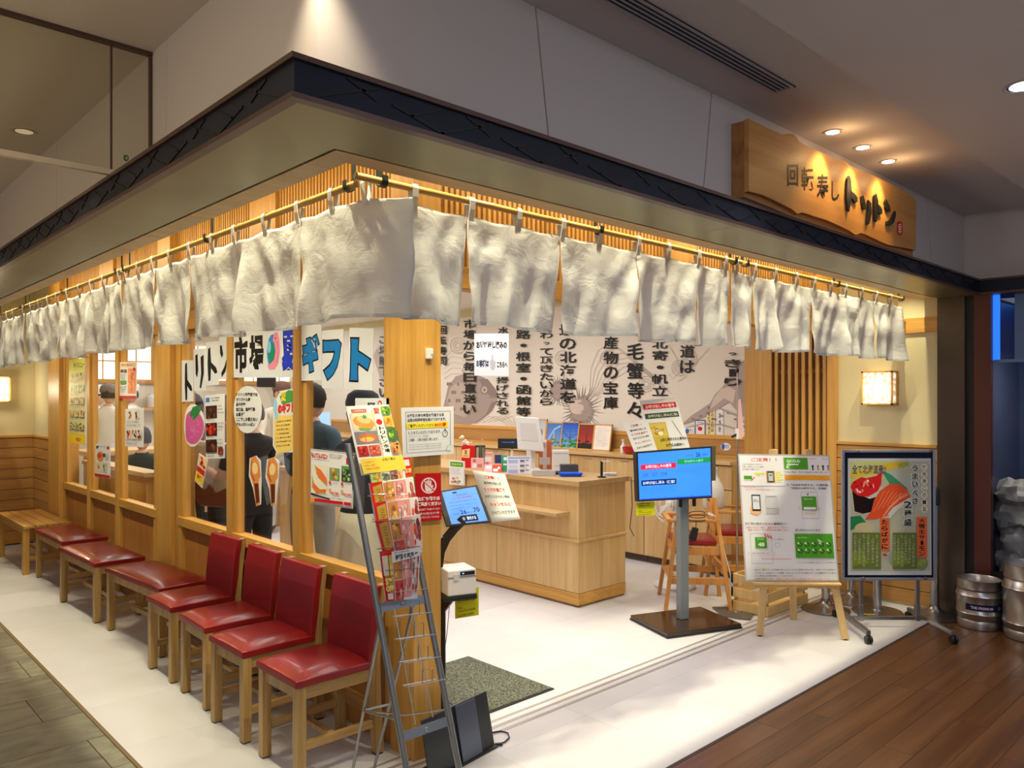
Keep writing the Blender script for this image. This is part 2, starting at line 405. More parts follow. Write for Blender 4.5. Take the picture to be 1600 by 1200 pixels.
# ================================================================== STRUCTURE
# floor: pale tiles (one object each), slate aisle, timber mall floor
def floor_mat():
    m, nt, b = node_mat('pale_floor_tile'); tc = nt.nodes.new('ShaderNodeTexCoord'); oi = nt.nodes.new('ShaderNodeObjectInfo')
    n = nt.nodes.new('ShaderNodeTexNoise'); n.inputs['Scale'].default_value = 3; n.inputs['Detail'].default_value = 6
    nt.links.new(tc.outputs['Object'], n.inputs['Vector'])
    r = nt.nodes.new('ShaderNodeValToRGB'); nt.links.new(n.outputs['Fac'], r.inputs['Fac'])
    r.color_ramp.elements[0].color = (.61, .60, .63, 1); r.color_ramp.elements[1].color = (.72, .71, .74, 1)
    hs = nt.nodes.new('ShaderNodeHueSaturation'); mr = nt.nodes.new('ShaderNodeMapRange'); mr.inputs[3].default_value = .94; mr.inputs[4].default_value = 1.05
    nt.links.new(oi.outputs['Random'], mr.inputs[0]); nt.links.new(mr.outputs[0], hs.inputs['Value']); nt.links.new(r.outputs[0], hs.inputs['Color'])
    nt.links.new(hs.outputs[0], b.inputs['Base Color']); b.inputs['Roughness'].default_value = .33
    return m
FM = floor_mat()
def slate_mat():
    m, nt, b = node_mat('slate_tile'); tc = nt.nodes.new('ShaderNodeTexCoord'); oi = nt.nodes.new('ShaderNodeObjectInfo')
    mp = nt.nodes.new('ShaderNodeMapping'); mp.inputs['Scale'].default_value = (2.2, 5, 4)
    cb = nt.nodes.new('ShaderNodeCombineXYZ'); ml = nt.nodes.new('ShaderNodeMath'); ml.operation = 'MULTIPLY'; ml.inputs[1].default_value = 50
    nt.links.new(oi.outputs['Random'], ml.inputs[0]); nt.links.new(ml.outputs[0], cb.inputs[0]); nt.links.new(cb.outputs[0], mp.inputs['Location'])
    n = nt.nodes.new('ShaderNodeTexNoise'); n.inputs['Scale'].default_value = 1.6; n.inputs['Detail'].default_value = 8; n.inputs['Distortion'].default_value = 1.6
    nt.links.new(tc.outputs['Object'], mp.inputs[0]); nt.links.new(mp.outputs[0], n.inputs['Vector'])
    r = nt.nodes.new('ShaderNodeValToRGB'); nt.links.new(n.outputs['Fac'], r.inputs['Fac'])
    r.color_ramp.elements[0].position = .3; r.color_ramp.elements[0].color = (.115, .115, .085, 1); r.color_ramp.elements[1].position = .7; r.color_ramp.elements[1].color = (.27, .26, .18, 1)
    hs = nt.nodes.new('ShaderNodeHueSaturation'); mr = nt.nodes.new('ShaderNodeMapRange'); mr.inputs[3].default_value = .7; mr.inputs[4].default_value = 1.25
    nt.links.new(oi.outputs['Random'], mr.inputs[0]); nt.links.new(mr.outputs[0], hs.inputs['Value']); nt.links.new(r.outputs[0], hs.inputs['Color'])
    nt.links.new(hs.outputs[0], b.inputs['Base Color']); b.inputs['Roughness'].default_value = .38
    bp = nt.nodes.new('ShaderNodeBump'); bp.inputs['Strength'].default_value = .25; bp.inputs['Distance'].default_value = .004
    nt.links.new(n.outputs['Fac'], bp.inputs['Height']); nt.links.new(bp.outputs[0], b.inputs['Normal'])
    return m
SLM = slate_mat()
grout = plain('grout', (.38, .35, .32), .8); darkgap = plain('dark_joint', (.05, .035, .025), .8)
floorW = wood('timber_floor', (.18, .078, .027), (.10, .040, .013), 'x', .55, .30, .3)
fl = BX((-3, -2.5, -.08), (9, 13.4, -.012), 'floor', grout); tag(fl, kind='structure')
def tiles(x0, x1, y0, y1, dx, dy, gap, mat, name, keep=lambda x, y: True, ox=lambda r: 0, h=.012, bev=.0015):
    r = 0; y = y0
    cache = {}
    while y < y1-1e-4:
        ye = min(y+dy, y1); x = x0+ox(r)
        while x < x1-1e-4:
            xs = max(x, x0); xe = min(x+dx, x1)
            if xe-xs > .02 and keep((xs+xe)/2, (y+ye)/2):
                k = (round(xe-xs, 3), round(ye-y, 3))
                if k not in cache:
                    w2, l2 = k[0]/2-gap/2, k[1]/2-gap/2
                    cache[k] = BX((-w2, -l2, -h), (w2, l2, 0), name, mat, fl, world=False)
                    o = cache[k]
                else:
                    o = cache[k].copy(); COL.objects.link(o)
                o.location = ((xs+xe)/2, (y+ye)/2, 0)
            x += dx
        y = ye; r += 1
XE, YE = 1.125, 1.97      # where the pale floor meets slate and timber
tiles(XE+.012, 6.9, YE+.012, 12.4, .6, .6, .0009, FM, 'floor_tile', keep=lambda x, y: (x < 2.7 or y < 7.2) or x > 2.0)
tiles(-1.4, XE-.006, YE-.2, 9.6, .74, .37, .004, SLM, 'slate_tile', ox=lambda r: (-.30, -.52, -.33, -.62)[r % 4])
BX((XE-.006, YE, -.012), (XE+.012, 9.8, .002), 'floor_edge', plain('brass_edge', (.25, .17, .08), .4, metal=.7), fl)
BX((XE, YE-.006, -.012), (6.9, YE+.012, .001), 'floor_edge', darkgap, fl)
# timber planks along x
pk = {}
y = YE-.006; r = 0
while y > -1.6:
    w2 = .135; x = -1+R.uniform(0, 1.2) if y < YE-.2 else .2
    while x < 7.6:
        L = R.choice((.9, 1.2, 1.5))
        if (L, 0) not in pk:
            o = BX((-L/2+.0008, -w2/2+.0008, -.012), (L/2-.0008, w2/2-.0008, 0), 'plank', floorW, fl, world=False); pk[(L, 0)] = o
        else: o = pk[(L, 0)].copy(); COL.objects.link(o)
        o.location = (x+L/2, y-w2/2, 0); x += L
    y -= w2
# shutter track grooves
for k, yy in enumerate((2.735, 2.79, 2.845)):
    BX((1.4, yy-.006, 0), (6.25, yy+.006, .0022), 'track_rail', plain('track_metal', (.62, .60, .57), .3, metal=.6), fl)
    BX((1.4, yy+.007, 0), (6.25, yy+.012, .0012), 'track_gap', plain('track_gap', (.22, .21, .2), .7), fl)

# --- ceilings
CZ = 2.94
c1 = struct('ceiling')
BX((-3, 1.30, CZ), (7.4, 12.5, CZ+.12), 'shop_side_band', ceilM, c1)
BX((-3, -2.5, CZ-.04), (9, 1.345, CZ+.1), 'main_ceiling', ceilM, c1)
BX((2.18, 2.9, 2.72), (6.4, 12.4, 2.76), 'interior_panel', inCeil, c1)
BX((1.06, 1.9, 2.80), (6.27, 2.77, 2.84), 'recess_ceiling', wallCream, c1)
BX((1.06, 2.77, 2.80), (2.02, 9.8, 2.84), 'recess_ceiling', wallCream, c1)
# linear diffuser
vent = struct('trim_1', 'long slot air diffuser in the ceiling')
vm = plain('vent_grey', (.42, .42, .44), .5); vd = plain('vent_dark', (.012, .014, .03), .6)
BX((.7, 1.598, CZ-.004), (3.19, 1.692, CZ+.01), 'backing', vd, vent)
for k in range(5):
    yy = 1.604+k*.0205
    BX((.7, yy-.0022-(.002 if k in (0, 4) else 0), CZ-.010), (3.17, yy+.0022+(.002 if k in (0, 4) else 0), CZ-.004), 'slat', vm, vent)
BX((3.165, 1.600, CZ-.010), (3.175, 1.690, CZ-.004), 'end_cap', vm, vent)

# --- upper walls above the canopy (panel by panel)
def upper_panels(pts_u, y0, z0, z1):
    pass
wf = struct('wall_front_upper')
seams = [(1.055, 1.055), (1.891, 1.971), (2.989, 2.909), (5.614, 5.723), (6.39, 6.39)]
for (a0, a1), (b0, b1) in zip(seams[:-1], seams[1:]):
    g = .004; ca0 = a0+(g if a0 != 1.055 else 0); ca1 = a1+(g if a0 != 1.055 else 0); cb0 = b0-(g if b0 != 6.39 else 0); cb1 = b1-(g if b0 != 6.39 else 0)
    MB().prism([(ca1, 1.888, 2.40), (cb1, 1.888, 2.40), (cb0, 1.888, CZ), (ca0, 1.888, CZ)], (0, .02, 0)).build('wall_panel', wallGrey, wf)
BX((1.06, 1.90, 2.36), (6.4, 1.93, CZ), 'backing', darkgap, wf)
wl = struct('wall_left_upper')
ys = [1.888, 2.80, 4.6, 6.4, 8.2, 9.8]
ys[1] = onX(1.055, 260, 130).y
for a, b in zip(ys[:-1], ys[1:]):
    BX((1.055, a+(.002 if a > 1.9 else .02), 2.40), (1.075, b-.002, CZ), 'wall_panel', wallGrey, wl)
BX((1.076, 1.91, 2.36), (1.10, 9.8, CZ), 'backing', plain('seam_brown', (.25, .15, .06), .8), wl)
wr = struct('wall_right_upper')
BX((6.39, -2, 2.40), (6.42, 1.888, CZ+.1), 'wall_panel', wallGrey, wr)
# smoke curtain glass hanging across the aisle
sg = thing('smoke_curtain', 'clear glass smoke barrier with pale lower rail hanging from the ceiling', 'glass screen', (0, 3.17, 2.44))
sgm = see_through('smoke_glass', (.90, .90, .86), .3)
rail = plain('smoke_rail', (.60, .53, .40), .5, metal=.2)
BX((-2.8, 3.167, 2.452), (.905, 3.173, CZ), 'pane', sgm, sg); BX((.912, 3.167, 2.45), (1.053, 3.173, CZ), 'pane', sgm, sg)
BX((-2.8, 3.158, 2.436), (.912, 3.182, 2.456), 'rail', rail, sg); BX((-2.8, 3.155, CZ-.012), (1.053, 3.185, CZ), 'head_track', brownMet, sg)
BX((.9055, 3.165, 2.456), (.9115, 3.175, CZ-.012), 'edge_strip', brownMet, sg); BX((1.045, 3.160, 2.45), (1.054, 3.18, CZ-.012), 'edge_strip', brownMet, sg)
P = Print(lambda u, v: onY(3.164, u, v), Vector((0, -1, 0)))
P.ring(197, 247, 4.2, 5, 1.6, (.10, .32, .22)); P.ring(196, 247, 2, 2.5, 1, (.10, .32, .22)); P.poly([(193, 242), (197, 243), (195, 247)], (.10, .32, .22)); P.build(sg, 'emblem')

# --- canopy: fascia with relief, flanges, bronze soffit
FX, FY, FZ0, FZ1 = .903, 1.736, 2.329, 2.440
cp = struct('trim_2', 'black canopy fascia wrapping the shop corner')
cp.name = 'trim_2'
def ring_prism(xa, ya, xb, yb, z0, z1, name, mat, par, ex=6.22, ey=9.8):
    # L shaped band between outer corner (xa,ya) and inner corner (xb,yb), mitred: front leg along x, left leg along y
    MB().prism([(xa, ya, z0), (ex, ya, z0), (ex, yb, z0), (xb, yb, z0)], (0, 0, z1-z0)).build(name, mat, par)
    MB().prism([(xa, ya, z0), (xb, yb, z0), (xb, ey, z0), (xa, ey, z0)], (0, 0, z1-z0)).build(name, mat, par)
ring_prism(FX+.012, FY+.012, 1.05, 1.885, FZ0+.012, FZ1-.012, 'fascia_board', fasciaM, cp, ex=6.23)
ring_prism(FX, FY, 1.05, 1.885, FZ1-.014, FZ1, 'flange', brownMet, cp, ex=6.22)
ring_prism(FX, FY, FX+.03, FY+.03, FZ0, FZ0+.014, 'flange', brownMet, cp, ex=6.22)
# right return of the fascia (coming toward the viewer)
BX((6.232, -2, FZ0+.012), (6.36, 1.75, FZ1-.012), 'fascia_board', fasciaM, cp)
BX((6.22, -2, FZ1-.014), (6.385, 1.745, FZ1), 'flange', brownMet, cp); BX((6.22, -2, FZ0), (6.25, 1.745, FZ0+.014), 'flange', brownMet, cp)
BX((6.25, -2, FZ0), (6.6, 2.03, FZ0+.01), 'right_soffit', brownMet, cp)
# relief strips on the fascia: crossing diagonals
def strip(par, p, q):
    MB().bar(p, q, .006, .007).build('relief_strip', fasciaR, par)
zr = lambda t: FZ0+.018+(FZ1-FZ0-.036)*t
def relief(axis):
    a = 1.0
    end = 6.1 if axis == 'x' else 9.4
    a0 = FX+.06 if axis == 'x' else FY+.06
    k = 0; s = a0
    while s < end:
        pts = [((0, 0), (.20, 1)), ((.10, 1), (.19, .52)), ((.24, .55), (.42, .02)), ((.30, .35), (.40, .9))]
        for (ta, za), (tb, zb) in pts:
            p = (s+ta, FY+.0115, zr(za)) if axis == 'x' else (FX+.0115, s+ta, zr(za))
            q = (s+tb, FY+.0115, zr(zb)) if axis == 'x' else (FX+.0115, s+tb, zr(zb))
            strip(cp, p, q)
        s += .40
relief('x'); relief('y')
so = struct('trim_3', 'satin bronze soffit under the canopy')
IX, IY = 1.194, 2.033
def band(xa, ya, xb, yb, z0, z1, name, mat, par, ex, ey, cuts_x, cuts_y):
    xs = [None]+cuts_x+[ex]
    for i in range(len(xs)-1):
        l = xs[i]; r = xs[i+1]
        if l is None: poly = [(xa, ya, z0), (r-.0008, ya, z0), (r-.0008, yb, z0), (xb, yb, z0)]
        else: poly = [(l+.0008, ya, z0), (r-.0008, ya, z0), (r-.0008, yb, z0), (l+.0008, yb, z0)]
        MB().prism(poly, (0, 0, z1-z0)).build(name, mat, par)
    xs = [None]+cuts_y+[ey]
    for i in range(len(xs)-1):
        l = xs[i]; r = xs[i+1]
        if l is None: poly = [(xa, ya, z0), (xb, yb, z0), (xb, r-.0008, z0), (xa, r-.0008, z0)]
        else: poly = [(xa, l+.0008, z0), (xb, l+.0008, z0), (xb, r-.0008, z0), (xa, r-.0008, z0)]
        MB().prism(poly, (0, 0, z1-z0)).build(name, mat, par)
band(FX+.03, FY+.03, IX, IY, FZ0+.006, FZ0+.02, 'soffit_panel', bronze, so, 6.27, 9.8, [3.0, 4.9], [4.0, 6.2, 8.2])
ring_prism(IX, IY, IX+.010, IY+.010, FZ0+.014, FZ0+.03, 'shadow_gap', blackM, so, ex=6.27)
ring_prism(IX+.012, IY+.012, IX+.10, IY+.10, FZ0+.006, FZ0+.022, 'light_board', paleX, so, ex=6.27)
ring_prism(IX+.09, IY+.09, IX+.10, IY+.10, FZ0+.022, FZ0+.10, 'upstand', paleX, so, ex=6.27)
# right jamb of the canopy frame
jb = struct('trim_4', 'brown metal jamb at the right end of the canopy')
BX((6.262, 1.850, 0), (6.30, 2.033, FZ0+.006), 'jamb_panel', plain('brown_jamb', (.10, .075, .058), .32, metal=.55, var=.25, vs=1.5), jb)
BX((6.29, 1.74, 0), (6.33, 1.85, FZ0), 'dark_return', plain('dark_return', (.012, .008, .008), .5), jb)
yc0, yc1 = onX(6.25, 1548, 700).y, onX(6.25, 1522, 700).y
BX((6.25, yc0, 0), (6.30, yc1, FZ0), 'red_column', plain('red_brown_column', (.085, .016, .010), .4), jb)

# --- left shop front (plane x = 2.02)
WX = 2.02
wleft = struct('wall_left')
def post(y0, y1, x0=WX-.0, x1=WX+.15, z1=2.80): return BX((x0, y0, 0), (x1, y1, z1), 'post', woodZ, wleft, .003)
post(2.77, 2.95)                                    # corner post
post(5.62, 5.86, WX-.03); post(8.60, 9.02, WX-.03)
def win_group(n0, y0, y1, panes):
    # head board with lattice above it is separate; frames, sill, panels
    global WN
    BX((WX+.02, y0, 0), (WX+.11, y1, .10), 'plinth', panelZ, wleft, .002)
    BX((WX-.005, y0, .10), (WX+.10, y1, .16), 'bottom_rail', plankY, wleft, .002)
    BX((WX+.005, y0, 2.06), (WX+.10, y1, 2.13), 'head_rail', woodY, wleft, .002)
    BX((WX+.03, y0, 2.13), (WX+.06, y1, 2.20), 'head_board', paleY, wleft)
    for i, (a, b) in enumerate(panes):
        w_ = struct('window_%d' % (n0+i))
        BX((WX, a-.055, .70), (WX+.07, b+.055, .765), 'window_sill', woodY, w_, .003)
        BX((WX+.018, a-.02, .765), (WX+.060, a+.03, 2.06), 'window_frame', woodZ, w_, .002)
        BX((WX+.018, b-.03, .765), (WX+.060, b+.02, 2.06), 'window_frame', woodZ, w_, .002)
        BX((WX+.035, a, 2.02), (WX+.085, b, 2.06), 'window_frame', woodY, w_, .002)
        BX((WX+.038, a+.028, .765), (WX+.043, b-.028, 2.02), 'pane', glassM, w_)
        BX((WX+.03, a-.01, .16), (WX+.05, b+.01, .70), 'lower_panel', panelZ, wleft)
        BX((WX+.005, a-.055, .16), (WX+.06, a-.0, .70), 'stile', woodZ, wleft, .002)
        BX((WX+.005, b+.0, .16), (WX+.06, b+.055, .70), 'stile', woodZ, wleft, .002)
    for (a, b), (c, d) in zip(panes[:-1], panes[1:]):
        BX((WX-.002, b+.012, .0), (WX+.06, c-.012, 2.06), 'mullion', woodZ, wleft, .003)
    return
win_group(1, 2.95, 5.62, [(3.00, 3.79), (3.885, 4.64), (4.745, 5.50)])
win_group(4, 5.86, 8.60, [(6.05, 6.84), (6.955, 7.66), (7.765, 8.53)])
for y0, y1 in ((2.95, 3.0), (5.52, 5.62), (5.86, 6.03), (8.55, 8.60)):
    BX((WX+.01, y0, .1), (WX+.09, y1, 2.06), 'stile', woodZ, wleft, .002)
# return by the far end, planked, and end wall
def planks_wall(par, z0, z1, dz, mk):
    z = z0
    while z < z1-.01:
        mk(z+.003, min(z+dz, z1)-.003); z += dz
BX((WX+.02, 9.02, 0), (WX+.1, 9.82, 2.80), 'plaster', wallCream, wleft)
planks_wall(wleft, .04, 1.16, .112, lambda a, b: BX((WX-.002, 9.02, a), (WX+.03, 9.80, b), 'wainscot_plank', plankY, wleft, .003))
BX((WX-.012, 9.02, 1.16), (WX+.03, 9.80, 1.185), 'wainscot_cap', woodY, wleft, .002)
wend = struct('wall_back_left')
BX((-1.5, 9.82, 0), (2.1, 9.95, 2.94), 'plaster', wallCream, wend)
planks_wall(wend, .04, 1.16, .112, lambda a, b: BX((-1.5, 9.795, a), (2.018, 9.825, b), 'wainscot_plank', plankX, wend, .003))
BX((-1.5, 9.785, 1.16), (2.018, 9.83, 1.185), 'wainscot_cap', woodX, wend, .002)
BX((-1.5, 9.80, 0), (2.018, 9.83, .04), 'plinth', darkgap, wend)

# --- lattice transoms
def lattice(n, axis, a0, a1, other, z0=2.20, z1=2.80, pitch=.0333, wd=.0165, dp=.03):
    t = struct('trim_%d' % n)
    if axis == 'x': BX((a0, other+.05, z0), (a1, other+.06, z1), 'backing', plain('lattice_paper', (.86, .78, .68), .8), t)
    else: BX((other+.06, a0, z0), (other+.07, a1, z1), 'backing', plain('lattice_paper', (.86, .78, .68), .8), t)
    m = MB().box((-wd/2, -wd/2, 0), (wd/2, wd/2, z1-z0))
    base = None; k = 0; a = a0+pitch/2
    while a < a1:
        p = (a, other, z0) if axis == 'x' else (other, a, z0)
        if base is None: base = m.build('slat', woodZ, t, world=False); base.location = p
        else:
            c = base.copy(); COL.objects.link(c); c.location = p
        a += pitch
    lo, hi = (a0, other+.008, z0), (a1, other+.014, z0)
    for zz in (z0-.0, z0+.30):
        if axis == 'x': BX((a0, other+.008, zz), (a1, other+.022, zz+.02), 'rail', woodX, t)
        else: BX((other+.008, a0, zz), (other+.022, a1, zz+.02), 'rail', woodY, t)
    return t
for i, (a, b) in enumerate([(2.95, 4.08), (4.40, 5.62), (5.86, 7.0), (7.38, 8.6)]): lattice(5+i, 'y', a, b, WX+.03)
for a, b in ((4.08, 4.40), (7.0, 7.38)): BX((WX+.0, a, 2.13), (WX+.06, b, 2.80), 'solid_board', woodZ, wleft, .002)
# front opening (plane y = 2.77): header + lattice
wfr = struct('wall_front')
BX((2.17, 2.76, 2.10), (6.27, 2.86, 2.20), 'head_rail', woodX, wfr, .003)
lattice(9, 'x', 2.20, 3.90, 2.80); lattice(10, 'x', 4.22, 5.86, 2.80)
BX((3.90, 2.77, 2.2), (4.22, 2.82, 2.80), 'solid_board', woodZ, wfr, .002); BX((5.86, 2.77, 2.2), (6.27, 2.82, 2.80), 'solid_board', woodZ, wfr, .002)
BX((2.02, 2.775, 2.6), (2.2, 2.85, 2.8), 'solid_board', woodZ, wfr)

# --- right wall (x = 6.27) : plaster, wainscot, beam, screen, post
wrt = struct('wall_right')
RX = 6.27
BX((RX+.02, 2.033, 0), (RX+.12, 2.80, 2.80), 'plaster', wallCream, wrt)
planks_wall(wrt, .02, 1.215, .1085, lambda a, b: BX((RX-.0, 2.035, a), (RX+.03, 2.79, b), 'wainscot_plank', plankY, wrt, .003))
BX((RX-.012, 2.035, 1.215), (RX+.03, 2.79, 1.24), 'wainscot_cap', woodY, wrt, .002)
BX((RX+.0, 2.035, 2.085), (RX+.03, 2.28, 2.20), 'picture_beam', woodY, wrt, .002)
BX((RX-.01, 2.79, 0), (RX+.14, 2.87, 2.80), 'screen_post', woodZ, wrt, .003)
BX((RX-.01, 3.36, 0), (RX+.14, 3.62, 2.80), 'screen_post', woodZ, wrt, .003)
BX((RX+.10, 2.87, 0), (RX+.12, 3.36, 2.80), 'screen_backing', plain('screen_backing', (.28, .14, .04), .7), wrt)
t = struct('trim_11', 'upright slat screen of pale wood beside the lamp')
m = MB().box((-.02, -.014, 0), (.02, .014, 2.62)); base = None
for k in range(8):
    p = (RX+.03, 2.90+k*.061, .02)
    if base is None: base = m.build('slat', woodZ, t, world=False); base.location = p
    else: c = base.copy(); COL.objects.link(c); c.location = p
for zz in (.35, 1.80): BX((RX+.052, 2.87, zz), (RX+.08, 3.36, zz+.035), 'rail', woodY, t)

# mural wall
MX = 6.38
wmu = struct('wall_back')
BX((MX, 3.60, 0), (MX+.1, 12.4, 2.8), 'plaster', wallCream, wmu)
muralM = plain('mural_paper', (.74, .68, .60), .7)
BX((MX-.006, 3.63, 1.245), (MX, 12.3, 2.62), 'mural_panel', muralM, wmu)
BX((MX-.02, 3.62, 1.205), (MX, 12.3, 1.245), 'mural_ledge', woodY, wmu, .002)
BX((MX-.012, 3.62, 1.06), (MX, 12.3, 1.205), 'splash_board', plankY, wmu)
wk = struct('wall_far')
BX((2.0, 12.4, 0), (6.5, 12.5, 2.8), 'plaster', plain('kitchen_wall', (.74, .68, .56), .8), wk)
BX((2.10, 9.82, 0), (2.18, 12.4, 2.8), 'plaster', wallCream, wk)
shoji = plain('lit_paper', (1, .93, .8), .8, emit=1.4)
for i in range(9):
    x = 2.3+i*.46
    BX((x, 12.36, 1.86), (x+.42, 12.38, 2.40), 'lit_pane', shoji, wk)
    BX((x+.42, 12.34, 1.86), (x+.46, 12.39, 2.40), 'pane_bar', woodZ, wk); BX((x+.2, 12.35, 1.86), (x+.215, 12.39, 2.40), 'pane_bar', woodZ, wk)
BX((2.2, 12.33, 1.80), (6.4, 12.40, 1.86), 'pane_rail', woodX, wk); BX((2.2, 12.33, 2.12), (6.4, 12.385, 2.135), 'pane_rail', woodX, wk)
# ================================================================== CURTAINS, RODS, BRACKETS
def noren(label, axis, other, segs, tabs, z0=1.872, z1=2.285, bend=None, seed=0):
    mid = (segs[0][0]+segs[-1][1])/2
    loc = (mid, other, z0) if axis == 'x' else (other, mid, z0)
    t = thing('noren_curtain', label, 'curtain', loc, group=None)
    sg_ = -1
    for i, (a, b) in enumerate(segs):
        nu, nv = 40, 30; vs = []; fs = []; rs = random.Random(seed*31+i); ph = rs.uniform(0, 6); q = rs.uniform(.6, 1.3); lean = rs.uniform(-.010, .010)
        fold = rs.choice((-1, 1))
        for j in range(nv+1):
            h = j/nv                      # 0 top .. 1 bottom
            for k in range(nu+1):
                s = k/nu; shrink = .016*h*min(1, h*2)
                c = a+shrink+(b-a-2*shrink)*s + lean*h
                d = .020*h*math.sin(2*PI*s*q+ph) + .045*h**1.2*math.exp(-((s-(.86 if fold > 0 else .14)-.06*h)/.13)**2)*fold
                d += .010*h*math.sin(2*PI*s*2.3+ph*2+h*1.5) + .012*noise.noise(Vector((c*7, h*3, seed+i)))*min(1, h*3) + .015*noise.noise(Vector((c*13+h*1.5, h*1.8-c*3, seed)))*min(1, h*4) + .002*noise.noise(Vector((c*45, h*22, seed)))*min(1, h*4)
                sag = 0
                near = min(abs(c-tt) for tt in tabs)
                sag = -.012*min(1, near/.12)*(1-h)**6
                z = z0+(z1-z0)*(1-h)+sag+(.006*math.sin(s*5+ph))*h
                o = other+sg_*d
                if bend: o += bend(c)
                vs.append((c, o, z) if axis == 'x' else (o, c, z))
        for j in range(nv):
            for k in range(nu):
                p = j*(nu+1)+k; fs.append((p, p+1, p+nu+2, p+nu+1))
        m = MB(); m.add(vs, fs, 0, True)
        o = m.build('panel', clothM, t, fix=False)
        so_ = o.modifiers.new('thickness', 'SOLIDIFY'); so_.thickness = .0016; so_.offset = 0
        # hem
        hv = []; n1 = nu+1
        hem = MB()
        for k in range(nu):
            p, q_ = Vector(vs[nv*n1+k]), Vector(vs[nv*n1+k+1])
            hem.bar(p+Vector((0, 0, .006)), q_+Vector((0, 0, .006)), .0035, .014)
        hem.build('hem', clothM, t)
    # loops over the rod
    for tt in tabs:
        m = MB(); w_ = .026; oo = other+(bend(tt) if bend else 0)
        prof = [(-.004, -.075), (-.013, -.03), (-.016, 0), (-.011, .014), (0, .018), (.011, .014), (.016, 0), (.013, -.03), (.004, -.075)]
        prof = [(p, q_+2.337) for p, q_ in prof]
        for (p, zz), (p2, zz2) in zip(prof[:-1], prof[1:]):
            if axis == 'x': m.hexa([(tt-w_/2, oo+p, zz), (tt+w_/2, oo+p, zz), (tt+w_/2, oo+p+.002, zz+.001), (tt-w_/2, oo+p+.002, zz+.001), (tt-w_/2, oo+p2, zz2), (tt+w_/2, oo+p2, zz2), (tt+w_/2, oo+p2+.002, zz2+.001), (tt-w_/2, oo+p2+.002, zz2+.001)])
            else: m.hexa([(oo+p, tt-w_/2, zz), (oo+p, tt+w_/2, zz), (oo+p+.002, tt+w_/2, zz+.001), (oo+p+.002, tt-w_/2, zz+.001), (oo+p2, tt-w_/2, zz2), (oo+p2, tt+w_/2, zz2), (oo+p2+.002, tt+w_/2, zz2+.001), (oo+p2+.002, tt-w_/2, zz2+.001)])
        m.build('loop', clothM, t)
    return t
noren('white linen curtain over the entrance, from the shop corner to the rod joint', 'x', 2.24, [(1.56, 1.875), (1.88, 2.385), (2.39, 2.908), (2.912, 3.408), (3.412, 3.72)], [1.631, 1.895, 2.142, 2.40, 2.641, 2.917, 3.155, 3.416, 3.671], seed=1)
noren('white linen curtain at the right end of the entrance, beside the lamp wall', 'x', 2.24, [(3.745, 3.955), (3.96, 4.205), (4.21, 4.655), (4.66, 5.155), (5.16, 5.622), (5.627, 6.15)], [3.78, 3.977, 4.208, 4.466, 4.701, 4.934, 5.153, 5.406, 5.655, 5.909], seed=2)
LX = 1.45
noren('white linen curtain over the shop corner windows, nearest the corner', 'y', LX, [(2.13, 2.715), (2.72, 3.238), (3.243, 3.820), (3.826, 4.30), (4.305, 4.84)], [2.30, 2.481, 2.733, 3.014, 3.304, 3.545, 3.814, 4.077, 4.329, 4.563, 4.782], bend=lambda c: .10*max(0, (2.42-c)/.29)**1.6, seed=3)
noren('white linen curtain halfway along the window side', 'y', LX, [(4.87, 5.18), (5.187, 5.728), (5.735, 6.249), (6.255, 6.83), (6.836, 7.30)], [4.898, 5.195, 5.465, 5.728, 6.028, 6.301, 6.558, 6.832, 7.10], seed=4)
noren('white linen curtain at the far left end of the window side', 'y', LX, [(7.34, 7.74), (7.746, 8.20), (8.206, 8.70), (8.706, 9.2)], [7.371, 7.73, 7.986, 8.229, 8.5, 8.75, 9.0], seed=5)
def rod(label, p, q, mat):
    p, q = Vector(p), Vector(q); d = q-p; r_ = .0125
    t = thing('bamboo_rod', label, 'rod', p)
    n = max(2, int(d.length/.28)); pts = []; rs = []
    for i in range(n+1):
        for dt, rr in ((-.006, r_), (0, r_*1.14), (.006, r_)):
            s = i*d.length/n+dt
            if 0 <= s <= d.length: pts.append(p+d.normalized()*s); rs.append(rr)
    MB().tube(pts, rs, 12).build('cane', mat, t)
    MB().tube([p-d.normalized()*.004, p+d.normalized()*.004], r_*.8, 10).build('cut_end', plain('cut_cane', (.42, .28, .14), .7), t)
rodY = wood('bamboo_rod_y', (.62, .40, .12), (.48, .28, .07), 'y', .5)
rod('bamboo curtain rod along the entrance nearest the corner', (1.395, 2.24, 2.337), (3.84, 2.24, 2.337), rodM)
rod('bamboo curtain rod along the right half of the entrance', (3.86, 2.24, 2.337), (6.165, 2.24, 2.337), rodM)
rod('bamboo curtain rod along the windows nearest the corner', (LX, 2.32, 2.337), (LX, 4.82, 2.337), rodY)
rod('bamboo curtain rod halfway along the window side', (LX, 4.85, 2.337), (LX, 7.32, 2.337), rodY)
rod('bamboo curtain rod at the far left of the window side', (LX, 7.34, 2.337), (LX, 9.25, 2.337), rodY)
